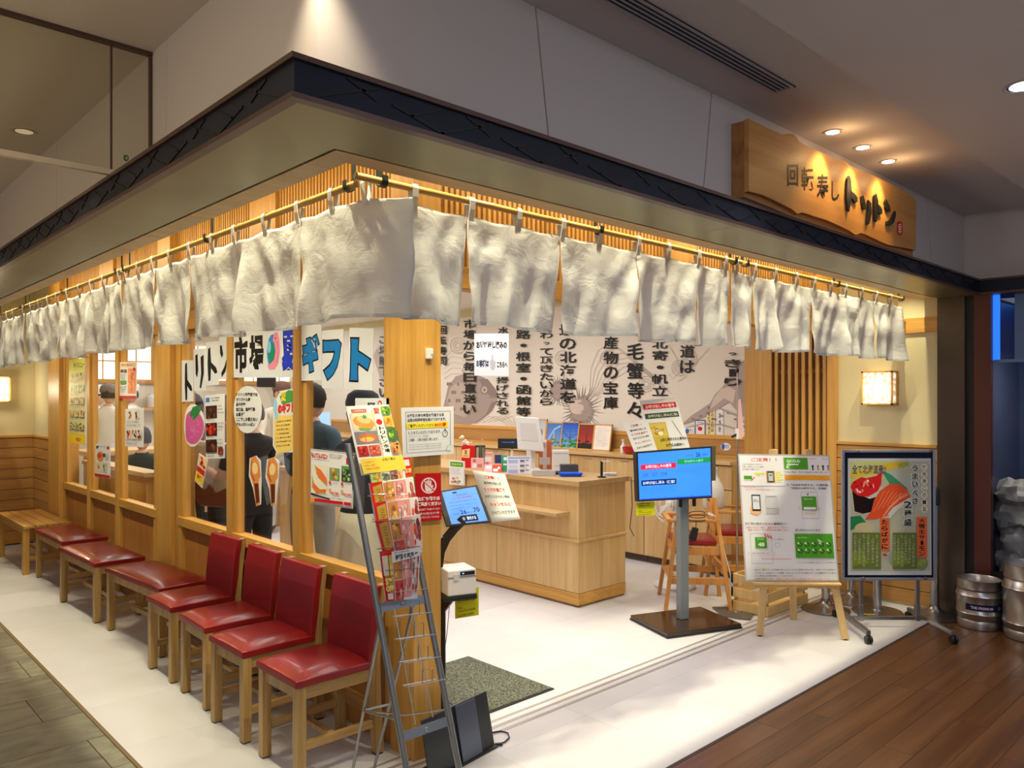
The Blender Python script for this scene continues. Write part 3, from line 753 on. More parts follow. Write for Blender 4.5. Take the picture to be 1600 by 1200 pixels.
def bracket(axis, a, label, group=None, green=False):
    p = (a, 2.24, 2.337) if axis == 'x' else (LX, a, 2.337)
    t = thing('rod_bracket', label, 'bracket', p, group=group)
    hook = []
    for k in range(9):
        th = PI*k/8; hook.append((math.cos(th)*.019, -math.sin(th)*.019))
    pts = [(.019, .455)]+[(.019, .03)]+hook+[(-.019, .018)]
    m = MB(); wd = .024
    for (o1, z1_), (o2, z2_) in zip(pts[:-1], pts[1:]):
        if axis == 'x': A, B_ = (a, 2.24+o1, 2.337+z1_), (a, 2.24+o2, 2.337+z2_); upv = (0, 1, 0)
        else: A, B_ = (LX+o1, a, 2.337+z1_), (LX+o2, a, 2.337+z2_); upv = (1, 0, 0)
        v = Vector(B_)-Vector(A); side = Vector((1, 0, 0)) if axis == 'x' else Vector((0, 1, 0)); nn = v.cross(side).normalized()*.0015
        A, B_ = Vector(A), Vector(B_)
        m.hexa([A-side*wd/2-nn, A+side*wd/2-nn, A+side*wd/2+nn, A-side*wd/2+nn, B_-side*wd/2-nn, B_+side*wd/2-nn, B_+side*wd/2+nn, B_-side*wd/2+nn])
    m.build('hook', plain('bracket_black', (.02, .03, .025), .4), t)
    BX((p[0]-.02, p[1]-.02, 2.792), (p[0]+.02, p[1]+.02, 2.80), 'ceiling_plate', blackM, t)
bracket('x', 1.50, 'black hook bracket holding the entrance rod beside the corner')
bracket('x', 2.64, 'black hook bracket above the second and third entrance curtain panels')
bracket('x', 3.76, 'left one of two black hook brackets at the entrance rod joint')
bracket('x', 3.885, 'right one of two black hook brackets at the entrance rod joint')
bracket('x', 5.03, 'black hook bracket midway along the right entrance rod')
bracket('x', 6.13, 'black hook bracket at the entrance rod end by the lamp wall')
bracket('y', 2.37, 'black hook bracket at the window rod end nearest the corner')
bracket('y', 3.60, 'black hook bracket on the window rod nearest the corner, at its middle')
for y, l in ((4.78, 'nearer one of two brackets at the first window rod joint'), (4.92, 'farther one of two brackets at the first window rod joint'), (6.12, 'black hook bracket midway on the middle window rod'), (7.26, 'nearer bracket at the far window rod joint'), (7.40, 'farther bracket at the far window rod joint'), (8.4, 'black hook bracket on the farthest window rod')): bracket('y', y, l)

# ================================================================== SIGN BOARD
sgn = thing('shop_sign', 'live-edge timber shop sign with raised black brush lettering on the upper wall', 'sign', (4.16, 1.884, 2.6))
signW = wood('sign_board_wood', (.62, .32, .09), (.46, .20, .045), 'x', .45, .45, .25); barkW = wood('sign_edge_wood', (.40, .18, .05), (.26, .10, .025), 'x', .6)
SY = 1.80
pj = lambda u, v: onY(SY, u, v)
top = [(1170, 185), (1200, 200), (1222, 210), (1229, 209.5), (1238, 208.5), (1243, 212), (1249, 221), (1262, 229), (1285, 239), (1308, 249), (1320, 251), (1328, 259), (1343, 265), (1360, 272), (1385, 284), (1405, 294), (1418, 301), (1432, 312)]
bot = [(1431, 391), (1412, 387), (1390, 383), (1375, 377), (1352, 366), (1345, 364), (1337, 367), (1325, 359), (1308, 351), (1290, 343), (1272, 338), (1262, 334), (1253, 332), (1246, 334), (1236, 326), (1222, 319), (1208, 312), (1190, 304), (1170, 299)]
MB().prism([pj(*p) for p in top+bot], (0, .022, 0)).build('front_board', signW, sgn)
bot2 = [(1432, 402), (1400, 391), (1350, 375), (1300, 357), (1250, 340), (1210, 322), (1170, 306)]
pj2 = lambda u, v: onY(SY, u, v)+Vector((0, .022, 0))
tp = [pj(*p)+Vector((.0, .022, -.004)) for p in top]; bt = [pj(*p)+Vector((0, .022, 0)) for p in bot2]
MB().prism(tp+bt, (0, .062, 0)).build('back_board', barkW, sgn)
P = Print(pj, Vector((0, -1, 0)))
def letters(polys):
    for poly in polys:
        MB().prism([pj(*p)+Vector((0, -.012, 0)) for p in poly], (0, .012, 0)).build('raised_stroke', blackM, sgn)
letters([[(1321, 280), (1324, 275), (1326.5, 282), (1327.4, 300), (1326, 318), (1324, 331), (1321.5, 328), (1319.9, 310), (1320.2, 292)],
 [(1326, 299), (1332, 303), (1336.5, 309), (1336.5, 316), (1333, 318), (1330, 312), (1326, 309)],
 [(1343.2, 308), (1346, 306), (1349.2, 318), (1349.8, 328), (1346, 327.5), (1343.8, 318)],
 [(1354.5, 313), (1358, 318), (1358.5, 335), (1355.5, 350), (1352, 352), (1351.8, 345), (1353.6, 330)],
 [(1363.6, 306), (1366.5, 303), (1369, 315), (1368.8, 335), (1366.5, 347.5), (1363.8, 345), (1363.2, 325)],
 [(1368, 319), (1372, 322), (1375.5, 328), (1375.3, 335), (1371.5, 335.5), (1368, 329)],
 [(1380, 316), (1382, 312), (1387, 322), (1388.4, 331), (1385, 331.5), (1381, 325)],
 [(1396, 330), (1397, 337), (1393.5, 349), (1387, 353.5), (1382.6, 351), (1383, 346), (1388, 344.5), (1392, 338)]])
K = (.03, .02, .015)
for ch, b in (('回', (1230, 257, 1247, 291)), ('転', (1252, 261, 1271, 298)), ('寿', (1276, 272, 1294, 313)), ('し', (1299, 283, 1311, 314))): P.text(ch, *b, K, .018)
P.build(sgn, 'brush_lettering')
P = Print(pj, Vector((0, -1, 0)), lift=.0015)
P.poly([(1401.5, 347), (1404, 345.5), (1408, 346.5), (1410, 351), (1410, 364), (1408, 368), (1403, 367.5), (1401, 362)], (.72, .07, .05)); P.text('幸', 1402.5, 348.5, 1408.8, 366, (.92, .8, .7), .01); P.build(sgn, 'red_seal')

# --- recessed ceiling lights
def downlight(x, y, r, label, z=CZ, col=(1, .93, .8), e=12, aim=True):
    t = thing('recessed_downlight', label, 'ceiling light', (x, y, z))
    MB().lathe([(r*1.16, -.0025), (r*1.16, 0), (r*.97, .004), (r*.97, -.004), (r*1.1, -.004)], (x, y, z), 28, cap=False).build('trim_ring', plain('light_ring', (.66, .60, .55), .4), t)
    MB().lathe([(r*.80, -.0035), (r*.80, -.0015)], (x, y, z), 24).build('lens', plain('lens_%d' % int(e*10+col[2]*7), col, .5, emit=e), t)
    MB().lathe([(r*.97, -.003), (r*.97, -.001)], (x, y, z), 24).build('reflector', plain('reflector', (.5, .4, .28), .2, metal=.9), t)
downlight(3.873, 1.745, .042, 'recessed spotlight over the left of the timber sign', e=5)
downlight(4.229, 1.742, .042, 'recessed spotlight over the middle of the timber sign', e=9)
downlight(4.587, 1.746, .042, 'recessed spotlight over the right of the timber sign', e=9)
downlight(3.78, .89, .07, 'bright cool recessed downlight at the right edge of the mall ceiling', z=CZ-.04, col=(.85, .9, 1), e=25)
downlight(.895, 4.538, .05, 'dim recessed downlight behind the smoke barrier', col=(1, .85, .6), e=.35)
for x, y in ((2.9, 9.2), (3.6, 9.8), (3.1, 7.2)): downlight(x, y, .06, 'white recessed downlight in the kitchen ceiling, %s' % {2.9: 'leftmost', 3.6: 'farthest', 3.1: 'nearest'}[x], z=2.72, e=10)

# --- box lamps
def washi():
    m, nt, b = node_mat('speckled_paper_shade'); tc = nt.nodes.new('ShaderNodeTexCoord')
    n = nt.nodes.new('ShaderNodeTexNoise'); n.inputs['Scale'].default_value = 42; n.inputs['Detail'].default_value = 5; nt.links.new(tc.outputs['Object'], n.inputs['Vector'])
    r = nt.nodes.new('ShaderNodeValToRGB'); nt.links.new(n.outputs['Fac'], r.inputs['Fac']); r.color_ramp.elements[0].position = .4; r.color_ramp.elements[1].position = .56
    r.color_ramp.elements[0].color = (.55, .36, .16, 1); r.color_ramp.elements[1].color = (1, .92, .76, 1)
    nt.links.new(r.outputs[0], b.inputs['Base Color']); nt.links.new(r.outputs[0], b.inputs['Emission Color']); b.inputs['Emission Strength'].default_value = .95
    return m
WS = washi()
def box_lamp(label, c, sx, sy, sz, axis):
    t = thing('wall_lamp', label, 'lamp', c)
    x, y, z = c; k = .012
    BX((x-sx/2+k, y-sy/2+k, z-sz/2+k), (x+sx/2-k, y+sy/2-k, z+sz/2-k), 'shade', WS, t)
    for a in (-1, 1):
        for b in (-1, 1):
            cx, cy = x+a*(sx/2-k/2), y+b*(sy/2-k/2); BX((cx-k/2, cy-k/2, z-sz/2), (cx+k/2, cy+k/2, z+sz/2), 'frame', woodZ, t)
            BX((x-sx/2, y+a*(sy/2-k/2)-k/2, z+b*(sz/2-k/2)-k/2), (x+sx/2, y+a*(sy/2-k/2)+k/2, z+b*(sz/2-k/2)+k/2), 'frame', woodX, t)
            BX((x+a*(sx/2-k/2)-k/2, y-sy/2, z+b*(sz/2-k/2)-k/2), (x+a*(sx/2-k/2)+k/2, y+sy/2, z+b*(sz/2-k/2)+k/2), 'frame', woodY, t)
box_lamp('square wooden box lamp with speckled paper shade on the cream right wall', (RX-.035, 2.44, 1.668), .11, .235, .262, 'x')
light('lamp_bulb', 'POINT', (RX-.13, 2.44, 1.668), 1.6, (1, .85, .6), .06)
box_lamp('square wooden box lamp with speckled paper shade on the far left end wall', (1.65, 9.76, 1.68), .28, .11, .27, 'y')
light('lamp_bulb', 'POINT', (1.65, 9.60, 1.68), 7, (1, .85, .6), .06)

# ================================================================== SEATING
def chair():
    t = thing('dining_chair', '', 'chair')
    W, D, H = .36, .39, .44
    k = dict(world=False)
    # legs
    for s in (-1, 1):
        BX((-D/2+.005, s*(W/2-.022)-.021, .006), (-D/2+.047, s*(W/2-.022)+.021, H-.045), 'leg', chairW, t, .002, **k)
        m = MB(); y = s*(W/2-.022); w2 = .0185
        prof = [(.008, .195, .238), (.22, .180, .222), (.42, .176, .216), (.60, .196, .230), (.755, .222, .250)]
        m.loft([[(a0, y-w2, z0), (b0, y-w2, z0), (b0, y+w2, z0), (a0, y+w2, z0)] for z0, a0, b0 in prof])
        m.build('leg', chairW, t, **k)
        BX((-D/2+.047, y-.012, H-.10), (.18, y+.012, H-.046), 'side_rail', chairWx, t, .002, **k)
        BX((-D/2+.047, y-.011, .125), (.185, y+.011, .160), 'stretcher', chairWx, t, .002, **k)
        for xx in (-D/2+.026, .212):
            BX((xx-.017, y-.017, 0), (xx+.017, y+.017, .008), 'leg_pad', blackM, t, **k)
    BX((-D/2+.012, -W/2+.04, H-.095), (-D/2+.036, W/2-.04, H-.046), 'front_rail', chairW, t, .002, **k)
    BX((.185, -W/2+.04, H-.10), (.205, W/2-.04, H-.046), 'back_rail', chairW, t, .002, **k)
    BX((-.02, -W/2+.03, .130), (.012, W/2-.03, .152), 'cross_stretcher', chairW, t, .002, **k)
    BX((.205, -W/2+.04, .56), (.220, W/2-.04, .735), 'back_board', chairW, t, .002, **k)
    m = MB(); n = 10; vs = []; fs = []
    # cushion with a soft crown
    for lay in (0, 1):
        for i in range(n+1):
            for j in range(n+1):
                a, b = i/n, j/n; x = -D/2-.004+(D-.012)*a; y = -W/2-.004+(W+.008)*b
                e = (1-(2*a-1)**8)*(1-(2*b-1)**8)
                z = H-.043 if lay == 0 else H-.012+.020*e+.004*math.sin(PI*a)*math.sin(PI*b)
                vs.append((x, y, z))
    M_ = (n+1)**2
    for i in range(n):
        for j in range(n):
            p = i*(n+1)+j; fs.append((p, p+1, p+n+2, p+n+1)); fs.append((M_+p, M_+p+n+1, M_+p+n+2, M_+p+1))
    for i in range(n):
        for p, q in ((i*(n+1), (i+1)*(n+1)), (i*(n+1)+n, (i+1)*(n+1)+n), (i, i+1), (n*(n+1)+i, n*(n+1)+i+1)): fs.append((p, q, M_+q, M_+p))
    m.add(vs, fs, 0, True); m.build('seat', redL, t, .004, **k)
    # back cushion
    m = MB()
    pr = [(.425, .150, .182), (.55, .160, .200), (.66, .172, .208), (.757, .190, .226)]
    m.loft([[(a0, -W/2-.004, z0), (b0, -W/2-.004, z0), (b0, W/2+.004, z0), (a0, W/2+.004, z0)] for z0, a0, b0 in pr])
    m.build('backrest', redL, t, .008, seg=3, **k)
    return t
c0 = chair(); c0.location = (1.738, 3.11, 0); c0['label'] = 'red leather dining chair nearest the camera, beside the leaflet rack'; c0['group'] = 'red leather chairs along the windows'
dup(c0, (1.735, 3.625, 0), .015, 'red leather dining chair second from the leaflet rack')
dup(c0, (1.765, 4.115, 0), -.02, 'red leather dining chair third from the leaflet rack, between two chairs')
dup(c0, (1.770, 4.63, 0), .02, 'red leather dining chair farthest from the rack, against the long red bench')
def bench(label, c, L, Wd, rz):
    t = thing('upholstered_bench', label, 'bench', (c[0], c[1], 0), rz, group='red upholstered benches under the windows'); k = dict(world=False); H = .44
    for sx in (-1, 1):
        for sy in (-1, 1):
            x, y = sx*(Wd/2-.026), sy*(L/2-.026)
            BX((x-.022, y-.022, .006), (x+.022, y+.022, H-.045), 'leg', chairW, t, .002, **k); BX((x-.018, y-.018, 0), (x+.018, y+.018, .008), 'leg_pad', blackM, t, **k)
        x = sx*(Wd/2-.03)
        BX((x-.011, -L/2+.045, H-.10), (x+.011, L/2-.045, H-.046), 'side_rail', paleY if False else chairW, t, .002, **k)
        y = sx*(L/2-.03)
        BX((-Wd/2+.045, y-.011, H-.10), (Wd/2-.045, y+.011, H-.046), 'end_rail', chairWx, t, .002, **k)
        BX((-Wd/2+.045, y-.011, .115), (Wd/2-.045, y+.011, .155), 'end_stretcher', chairWx, t, .002, **k)
    BX((-.014, -L/2+.03, .118), (.014, L/2-.03, .150), 'long_stretcher', chairW, t, .002, **k)
    n = 12; vs = []; fs = []
    for lay in (0, 1):
        for i in range(n+1):
            for j in range(n+1):
                a, b = i/n, j/n; e = (1-(2*a-1)**8)*(1-(2*b-1)**10)
                vs.append((-Wd/2-.005+(Wd+.01)*a, -L/2-.005+(L+.01)*b, H-.043 if lay == 0 else H-.012+.02*e+.004*math.sin(PI*a)*math.sin(PI*b)))
    M_ = (n+1)**2
    for i in range(n):
        for j in range(n):
            p = i*(n+1)+j; fs.append((p, p+1, p+n+2, p+n+1)); fs.append((M_+p, M_+p+n+1, M_+p+n+2, M_+p+1))
    for i in range(n):
        for p, q in ((i*(n+1), (i+1)*(n+1)), (i*(n+1)+n, (i+1)*(n+1)+n), (i, i+1), (n*(n+1)+i, n*(n+1)+i+1)): fs.append((p, q, M_+q, M_+p))
    m = MB(); m.add(vs, fs, 0, True); m.build('seat', redL, t, .004, **k); return t
bench('red upholstered bench right behind the fourth red chair', (1.818, 5.37), .86, .33, .07)
bench('red upholstered bench between the other two red benches', (1.765, 6.42), .84, .34, .03)
bench('red upholstered bench touching the slatted wooden bench', (1.82, 7.49), .84, .34, .02)
t = thing('slatted_bench', 'plain slatted wooden bench at the far left by the planked wall', 'bench', (1.772, 8.62, 0)); k = dict(world=False)
for i in range(4): BX((-.19+i*.096, -.58, .415), (-.19+i*.096+.090, .58, .44), 'slat', woodY, t, .002, **k)
for sx in (-1, 1):
    for sy in (-1, 1): BX((sx*.165-.025, sy*.53-.03, 0), (sx*.165+.025, sy*.53+.03, .415), 'leg', woodZ, t, .002, **k)
    BX((sx*.165-.012, -.5, .36), (sx*.165+.012, .5, .414), 'apron', woodY, t, .002, **k)
    BX((-.14, sx*.53-.012, .12), (.14, sx*.53+.012, .16), 'end_stretcher', woodX, t, .002, **k)
BX((-.015, -.5, .125), (.015, .5, .155), 'long_stretcher', woodY, t, .002, **k)

# ================================================================== COUNTER AND CABINETS
CX0, CX1, CY0, CY1 = 4.395, 4.97, 3.93, 6.6
t = thing('reception_counter', 'pale oak reception counter with a projecting ledge along its front', 'counter', (4.68, 5.2, 0))
BX((CX0+.012, CY0+.012, 0), (CX1-.01, CY1, .105), 'plinth', plain('plinth_oak', (.36, .20, .06), .5, var=.2), t, .002)
BX((CX0-.004, CY0-.004, .02), (CX1-.01, CY1, .105), 'base_board', woodY, t, .002)
BX((CX0, CY0, .108), (CX1-.01, CY1, .500), 'lower_panel', paleZ, t, .002); BX((CX0+.006, CY0+.006, .50), (CX1-.012, CY1, .508), 'groove', darkgap, t)
BX((CX0-.0, CY0-.0, .508), (CX1-.01, CY1, .922), 'upper_panel', paleZ, t, .002)
BX((CX0-.012, CY0-.012, .495), (CX1-.0, CY1, .515), 'waist_rail', paleY, t, .002)
BX((CX0-.03, CY0-.03, .922), (CX1+.01, CY1, .962), 'worktop', paleY, t, .003)
BX((CX0-.15, 4.02, .695), (CX0, 6.0, .722), 'ledge', paleY, t, .003)
for yy in (4.3, 5.0, 5.7): BX((CX0-.10, yy-.01, .64), (CX0, yy+.01, .695), 'ledge_bracket', paleZ, t)
for yy in (4.85, 5.75): BX((CX0-.001, yy-.0015, .11), (CX0+.004, yy+.0015, .49), 'seam', darkgap, t)

wt = thing('worktop', 'long pale oak worktop along the mural wall', 'worktop', (6.22, 6.5, 1.0)); BX((6.02, 3.62, 1.0), (6.36, 10.5, 1.032), 'board', paleY, wt, .003)
BX((6.33, 3.62, 1.032), (6.36, 10.5, 1.06), 'upstand', woodY, wt)
names = ['nearest the high chairs', 'behind the counter end', 'under the picture frames', 'under the white monitor', 'under the customer display', 'farthest left behind the counter', 'beyond the gift cards']
for i in range(7):
    y0 = 3.62+i*.95; y1 = y0+.945
    c = thing('base_cabinet', 'pale oak wall cabinet %s' % names[i], 'cabinet', (6.2, (y0+y1)/2, 0), group='oak cabinets under the mural')
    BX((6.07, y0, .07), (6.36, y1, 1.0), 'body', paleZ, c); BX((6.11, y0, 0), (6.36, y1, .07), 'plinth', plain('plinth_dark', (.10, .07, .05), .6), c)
    for a, b in ((y0, (y0+y1)/2), ((y0+y1)/2, y1)):
        BX((6.048, a+.002, .08), (6.07, b-.002, .775), 'door', paleZ, c, .001); d = BX((6.048, a+.002, .782), (6.07, b-.002, .99), 'drawer', paleZ, c, .001)
        BX((6.040, (a+b)/2-.05, .965), (6.05, (a+b)/2+.05, .975), 'pull', plain('pull_metal', (.5, .45, .36), .4, metal=.6), d)
# ================================================================== MURAL PRINT
mu = lambda u, v: onX(MX-.006, u, v)
INKB = (.07, .06, .06); SEP = (.64, .58, .55); SEPD = (.54, .48, .46); LNE = (.70, .64, .60)
P = Print(mu, Vector((-1, 0, 0)), lift=.001)
# sea bream
P.poly([(692, 640), (700, 604), (712, 588), (735, 582), (757, 590), (770, 604), (779, 616), (776, 628), (770, 642), (752, 655), (735, 664), (700, 668), (692, 668)], SEP)
P.poly([(748, 592), (762, 592), (773, 606), (779, 616), (775, 622), (766, 619), (758, 612)], SEPD)
P.poly([(704, 606), (716, 596), (735, 604), (744, 620), (741, 640), (726, 652), (708, 646), (698, 626)], (.72, .66, .62))
P.ell(757, 609, 6.5, 7.5, SEPD); P.ell(757, 609, 4.2, 5, (.78, .72, .67)); P.ell(757, 609, 2.2, 2.8, SEPD)
P.poly([(768, 629), (779, 626), (772, 636), (766, 644), (757, 652), (764, 638)], SEPD)
P.line([(741, 662), (752, 655), (765, 645), (774, 632)], 2, SEPD, True); P.line([(776, 617), (770, 621), (764, 621)], 1.4, SEPD)
for k in range(16):
    a = 700+(k*7) % 40; b = 600+(k*13) % 52; P.ell(a, b, 2.3, 3.1, SEPD, 8)
for k in range(5): P.line([(745+k*9, 662-k), (765+k*9, 650), (788+k*4, 660), (800+k*4, 678)], .7, LNE)
for k in range(5): P.line([(694, 560+k*8), (706, 548+k*9), (722, 552+k*8), (730, 568+k*6), (722, 580)], .6, LNE)
# urchins
def urchin(cu, cv, r, n, sd, open_=False):
    rr = random.Random(sd); pts = []
    for k in range(24):
        t = 2*PI*k/24; q = r*rr.uniform(.80, 1.1); pts.append((cu+q*math.cos(t), cv+q*1.15*math.sin(t)))
    P.poly(pts, SEP)
    for k in range(n):
        t = 2*PI*k/n+rr.uniform(-.05, .05); q0, q1 = r*.8, r*rr.uniform(1.45, 2.05); dx, dy = math.cos(t), 1.1*math.sin(t)
        P.poly([(cu+q0*dx-dy*.8, cv+q0*dy+dx*.8), (cu+q1*dx, cv+q1*dy), (cu+q0*dx+dy*.8, cv+q0*dy-dx*.8)], SEPD)
    if open_:
        P.ell(cu-5, cv-4, r*.62, r*.58, (.80, .74, .69)); P.ell(cu+3, cv-4, r*.5, r*.42, SEP); P.ell(cu-2, cv-3, r*.34, r*.30, (.80, .74, .69))
urchin(873, 611, 14, 26, 3); urchin(908, 640, 20, 34, 5, True)
# mountain and shore brush on the right
P.poly([(1173, 556), (1160, 566), (1142, 586), (1130, 604), (1117, 617), (1110, 630), (1080, 650), (1065, 664), (1078, 660), (1100, 652), (1120, 640), (1140, 628), (1150, 640), (1160, 652), (1173, 640)], (.68, .62, .60))
P.poly([(1127, 608), (1140, 604), (1150, 610), (1146, 630), (1132, 622), (1120, 632), (1110, 640), (1116, 622)], (.82, .76, .71))
P.poly([(1152, 600), (1168, 592), (1172, 610), (1166, 636), (1156, 626)], SEP)
for k in range(7): P.ell(1084+k*11, 655-(k % 3)*5, 3.2, 1.6, SEPD, 10)
P.line([(1073, 668), (1100, 662), (1130, 664), (1172, 676)], 2.2, (.68, .62, .60), True); P.line([(1090, 650), (1120, 636), (1150, 648), (1172, 668)], 3, (.68, .62, .60), True)
# long fish and shells seen through the window
for k in range(4): P.line([(586, 552+k*5), (592, 540+k*6), (598, 556+k*8), (606, 590+k*8), (609, 615)], .8, LNE)
P.poly([(584, 556), (590, 545), (598, 570), (607, 596), (606, 606), (594, 590)], (.72, .66, .62))
# fine waves
for k in range(7): P.line([(921+k*2, 620), (924+k*6, 575+k*3), (935+k*8, 548+k*5), (955+k*9, 535+k*8), (990+k*8, 560+k*8), (1025+k*4, 590+k*4)], .6, LNE)
for cu, cv in ((1062, 575), (1078, 560), (950, 560), (1010, 600), (716, 540), (880, 560)):
    for r0 in (12, 8, 4.5): P.ring(cu, cv, r0, r0*1.05, .7, LNE, 20)
P.line([(1046, 540), (1058, 560), (1064, 580), (1052, 592), (1046, 584)], .7, LNE); P.line([(1108, 545), (1090, 565), (1070, 590), (1060, 596)], .7, LNE)
def vc(t, a0, b0, a1, b1, bold=.035, jit=.10):
    st = R.getstate()
    for dx, dy in ((-.5, -.4), (.5, -.2), (0, .5)):
        R.setstate(st); P.vtext(t, a0+dx*bold*17, b0+dy*bold*13, a1+dx*bold*17, b1+dy*bold*13, INKB, .008, jit)
vc('道は', 1064, 537, 1086, 585, .05); vc('北寄・帆立', 1020, 528, 1044, 620); vc('毛蟹等々', 981, 534, 1006, 656, .055)
vc('産物の宝庫', 944, 524, 966, 641, .045); vc('の北海道を', 876, 527, 901, 631, .05); vc('わって頂きたいから', 845, 517, 865, 634, .03)
vc('路・根室・函館等', 808, 514, 830, 652, .045); vc('揚げされる', 777, 588, 796, 648, .03); vc('水', 780, 510, 796, 523, .04)
vc('市場から毎日直送い', 726, 498, 745, 648, .045); vc('回転寿司', 687, 508, 699, 572, .045); vc('っきーり', 1134, 546, 1160, 604, .05, .2)
vc('ご堪能下さい', 594, 522, 611, 622, .03)
vc('道は', 1064, 490, 1086, 536, .05); vc('景', 876, 505, 901, 526, .05)
P.build(wmu, 'mural_painting')

# ================================================================== THINGS ON THE MURAL WALL
def wq(x, a, b, c, d): return [onX(x, *p) for p in (a, b, c, d)]
def rq(x, u0, v0, u1, v1): return wq(x, (u0, v0), (u1, v0), (u1, v1), (u0, v1))
W_ = (.92, .92, .93)
sheet('wall_notice', 'pale yellow vertical note pinned to the mural near the pole', 'notice', rq(MX-.012, 1104, 631, 1117, 680), lambda P: (P.vtext('当店のあがりは', .55, .06, .85, .9, (.2, .2, .2), .02), P.vtext('お茶をどうぞ召上', .15, .06, .45, .95, (.2, .2, .2), .02)), ink((.93, .86, .62)))
sheet('wall_notice', 'white vertical note right of the yellow note on the mural', 'notice', rq(MX-.012, 1120, 640, 1130, 680), lambda P: P.vtext('お会計', .3, .1, .7, .9, (.3, .3, .3), .02))
sheet('wall_notice', 'white notice with red lobster mark and blue border on the mural', 'notice', rq(MX-.012, 1086, 656, 1102, 680), lambda P: (P.frame(0, 0, 1, 1, .07, (.25, .35, .6)), P.ell(.5, .58, .22, .14, (.8, .1, .08)), P.poly([(.3, .5), (.15, .4), (.35, .42)], (.8, .1, .08)), P.text('受付中', .25, .12, .8, .22, (.5, .2, .2))))
sheet('wall_sticker', 'small blue and white rounded sticker beside the lobster notice', 'sticker', rq(MX-.012, 1070, 666, 1085, 680), lambda P: (P.ell(.25, .55, .18, .3, (.2, .4, .75)), P.text('お知らせ', .42, .3, .9, .5, (.2, .3, .6)), P.text('キャッシュ', .42, .55, .9, .7, (.4, .4, .5))), pts=[(.1, 0), (.9, 0), (1, .2), (1, .8), (.9, 1), (.1, 1), (0, .8), (0, .2)])
sheet('wall_sticker', 'blue headed card with a small figure at the right end of the mural', 'sticker', rq(MX-.012, 1161, 662, 1173, 682), lambda P: (P.rect(0, .1, 1, .35, (.15, .55, .85)), P.text('優先', .2, .14, .8, .3, W_), P.ell(.6, .55, .12, .08, (.15, .45, .8)), P.rect(.5, .62, .72, .85, (.15, .45, .8))))
sheet('wall_sticker', 'oval blue and white sticker on the wood under the mural', 'sticker', rq(6.045, 1126, 692, 1142, 704), lambda P: (P.ell(.25, .5, .16, .38, (.2, .35, .7)), P.text('電子', .45, .25, .85, .5, (.2, .3, .6)), P.text('決済', .45, .55, .85, .75, (.2, .3, .6))), pts=[(.5+.5*math.cos(a*.524), .5+.5*math.sin(a*.524)) for a in range(12)])
# hanging acrylic sign in front of the mural
f0 = onZ(0, 900, 950)
hp = (4.15, 4.6, 0); hn = Vector((-.686, -.728, 0))
hq = [onP(hp, hn, *p) for p in ((741, 521), (795, 521), (795, 588), (741, 587))]
ho = sheet('hanging_sign', 'white sheet hanging before the mural, asking called customers to come here', 'sign', hq, lambda P: (P.text('お呼び出し済みの', .06, .18, .95, .36, (.1, .1, .1), .05), P.text('お客様は', .06, .62, .42, .80, (.1, .15, .35), .05), P.text('こちらへ', .66, .66, .96, .80, (.1, .1, .1), .05), P.poly([(.47, .78), (.45, .66), (.50, .62), (.51, .50), (.54, .50), (.545, .62), (.62, .66), (.61, .80), (.56, .86), (.50, .86)], (.75, .75, .78)), P.frame(.0, .0, 1, 1, .006, (.8, .8, .82))))
for q in (hq[0], hq[1]):
    m = MB(); m.tube([q, (q.x, q.y, 2.72)], .0006, 4); m.build('thread', whiteP, ho)

# picture frames leaning on the worktop
def pic(label, u0, u1, v0, v1, draw):
    a, b = onX(6.29, u0, 700), onX(6.29, u1, 700); zt = onX(6.29, (u0+u1)/2, v0).z; z0 = 1.0325
    t = thing('picture_frame', label, 'picture', (6.29, (a.y+b.y)/2, z0))
    lean = .045; w = .012
    Pt = lambda y, s, o=0: Vector((6.27+lean*s-o, y, z0+(zt-z0)*s))
    def fr(y0, y1, s0, s1, name, mat, off, th):
        p = [Pt(y0, s0, off), Pt(y1, s0, off), Pt(y1, s1, off), Pt(y0, s1, off)]
        MB().prism(p, (th, 0, 0)).build(name, mat, t)
    k = w/(zt-z0)
    fr(a.y, b.y, 0, k, 'frame', woodY, .006, .016); fr(a.y, b.y, 1-k, 1, 'frame', woodY, .006, .016)
    fr(a.y, a.y-w, 0, 1, 'frame', woodZ, .006, .016); fr(b.y+w, b.y, 0, 1, 'frame', woodZ, .006, .016)
    q = [Pt(a.y-w, 1-k, .001), Pt(b.y+w, 1-k, .001), Pt(b.y+w, k, .001), Pt(a.y-w, k, .001)]
    MB().prism(q, (.004, 0, 0)).build('backing', paper, t)
    f, n = quad_fn(*q); P = Print(f, Vector((-1, 0, 0))); draw(P); P.build(t, 'photograph')
def sky(P, top, bot, n=8):
    for i in range(n):
        c = tuple(top[k]+(bot[k]-top[k])*i/(n-1) for k in range(3)); P.rect(0, i/n, 1, (i+1)/n, c)
def tower(P, a, b0, b1, c):
    P.poly([(a-.05, b1), (a-.012, b0+.2), (a+.012, b0+.2), (a+.05, b1)], c); P.rect(a-.03, b0+.2, a+.03, b0+.25, c); P.rect(a-.006, b0, a+.006, b0+.2, c)
def leaves(P, rows, col, sd):
    rr = random.Random(sd)
    for k in range(rows): P.ell(rr.random(), rr.uniform(.68, .98), .10, .045, tuple(c*rr.uniform(.6, 1.3) for c in col), 8)
def p1(P): sky(P, (.25, .45, .75), (.5, .6, .8)); P.line([(.1, .8), (.3, .5), (.5, .25), (.9, .1)], .08, (.55, .75, .98)); tower(P, .5, .2, .9, (.8, .8, .85)); leaves(P, 16, (.35, .5, .3), 1)
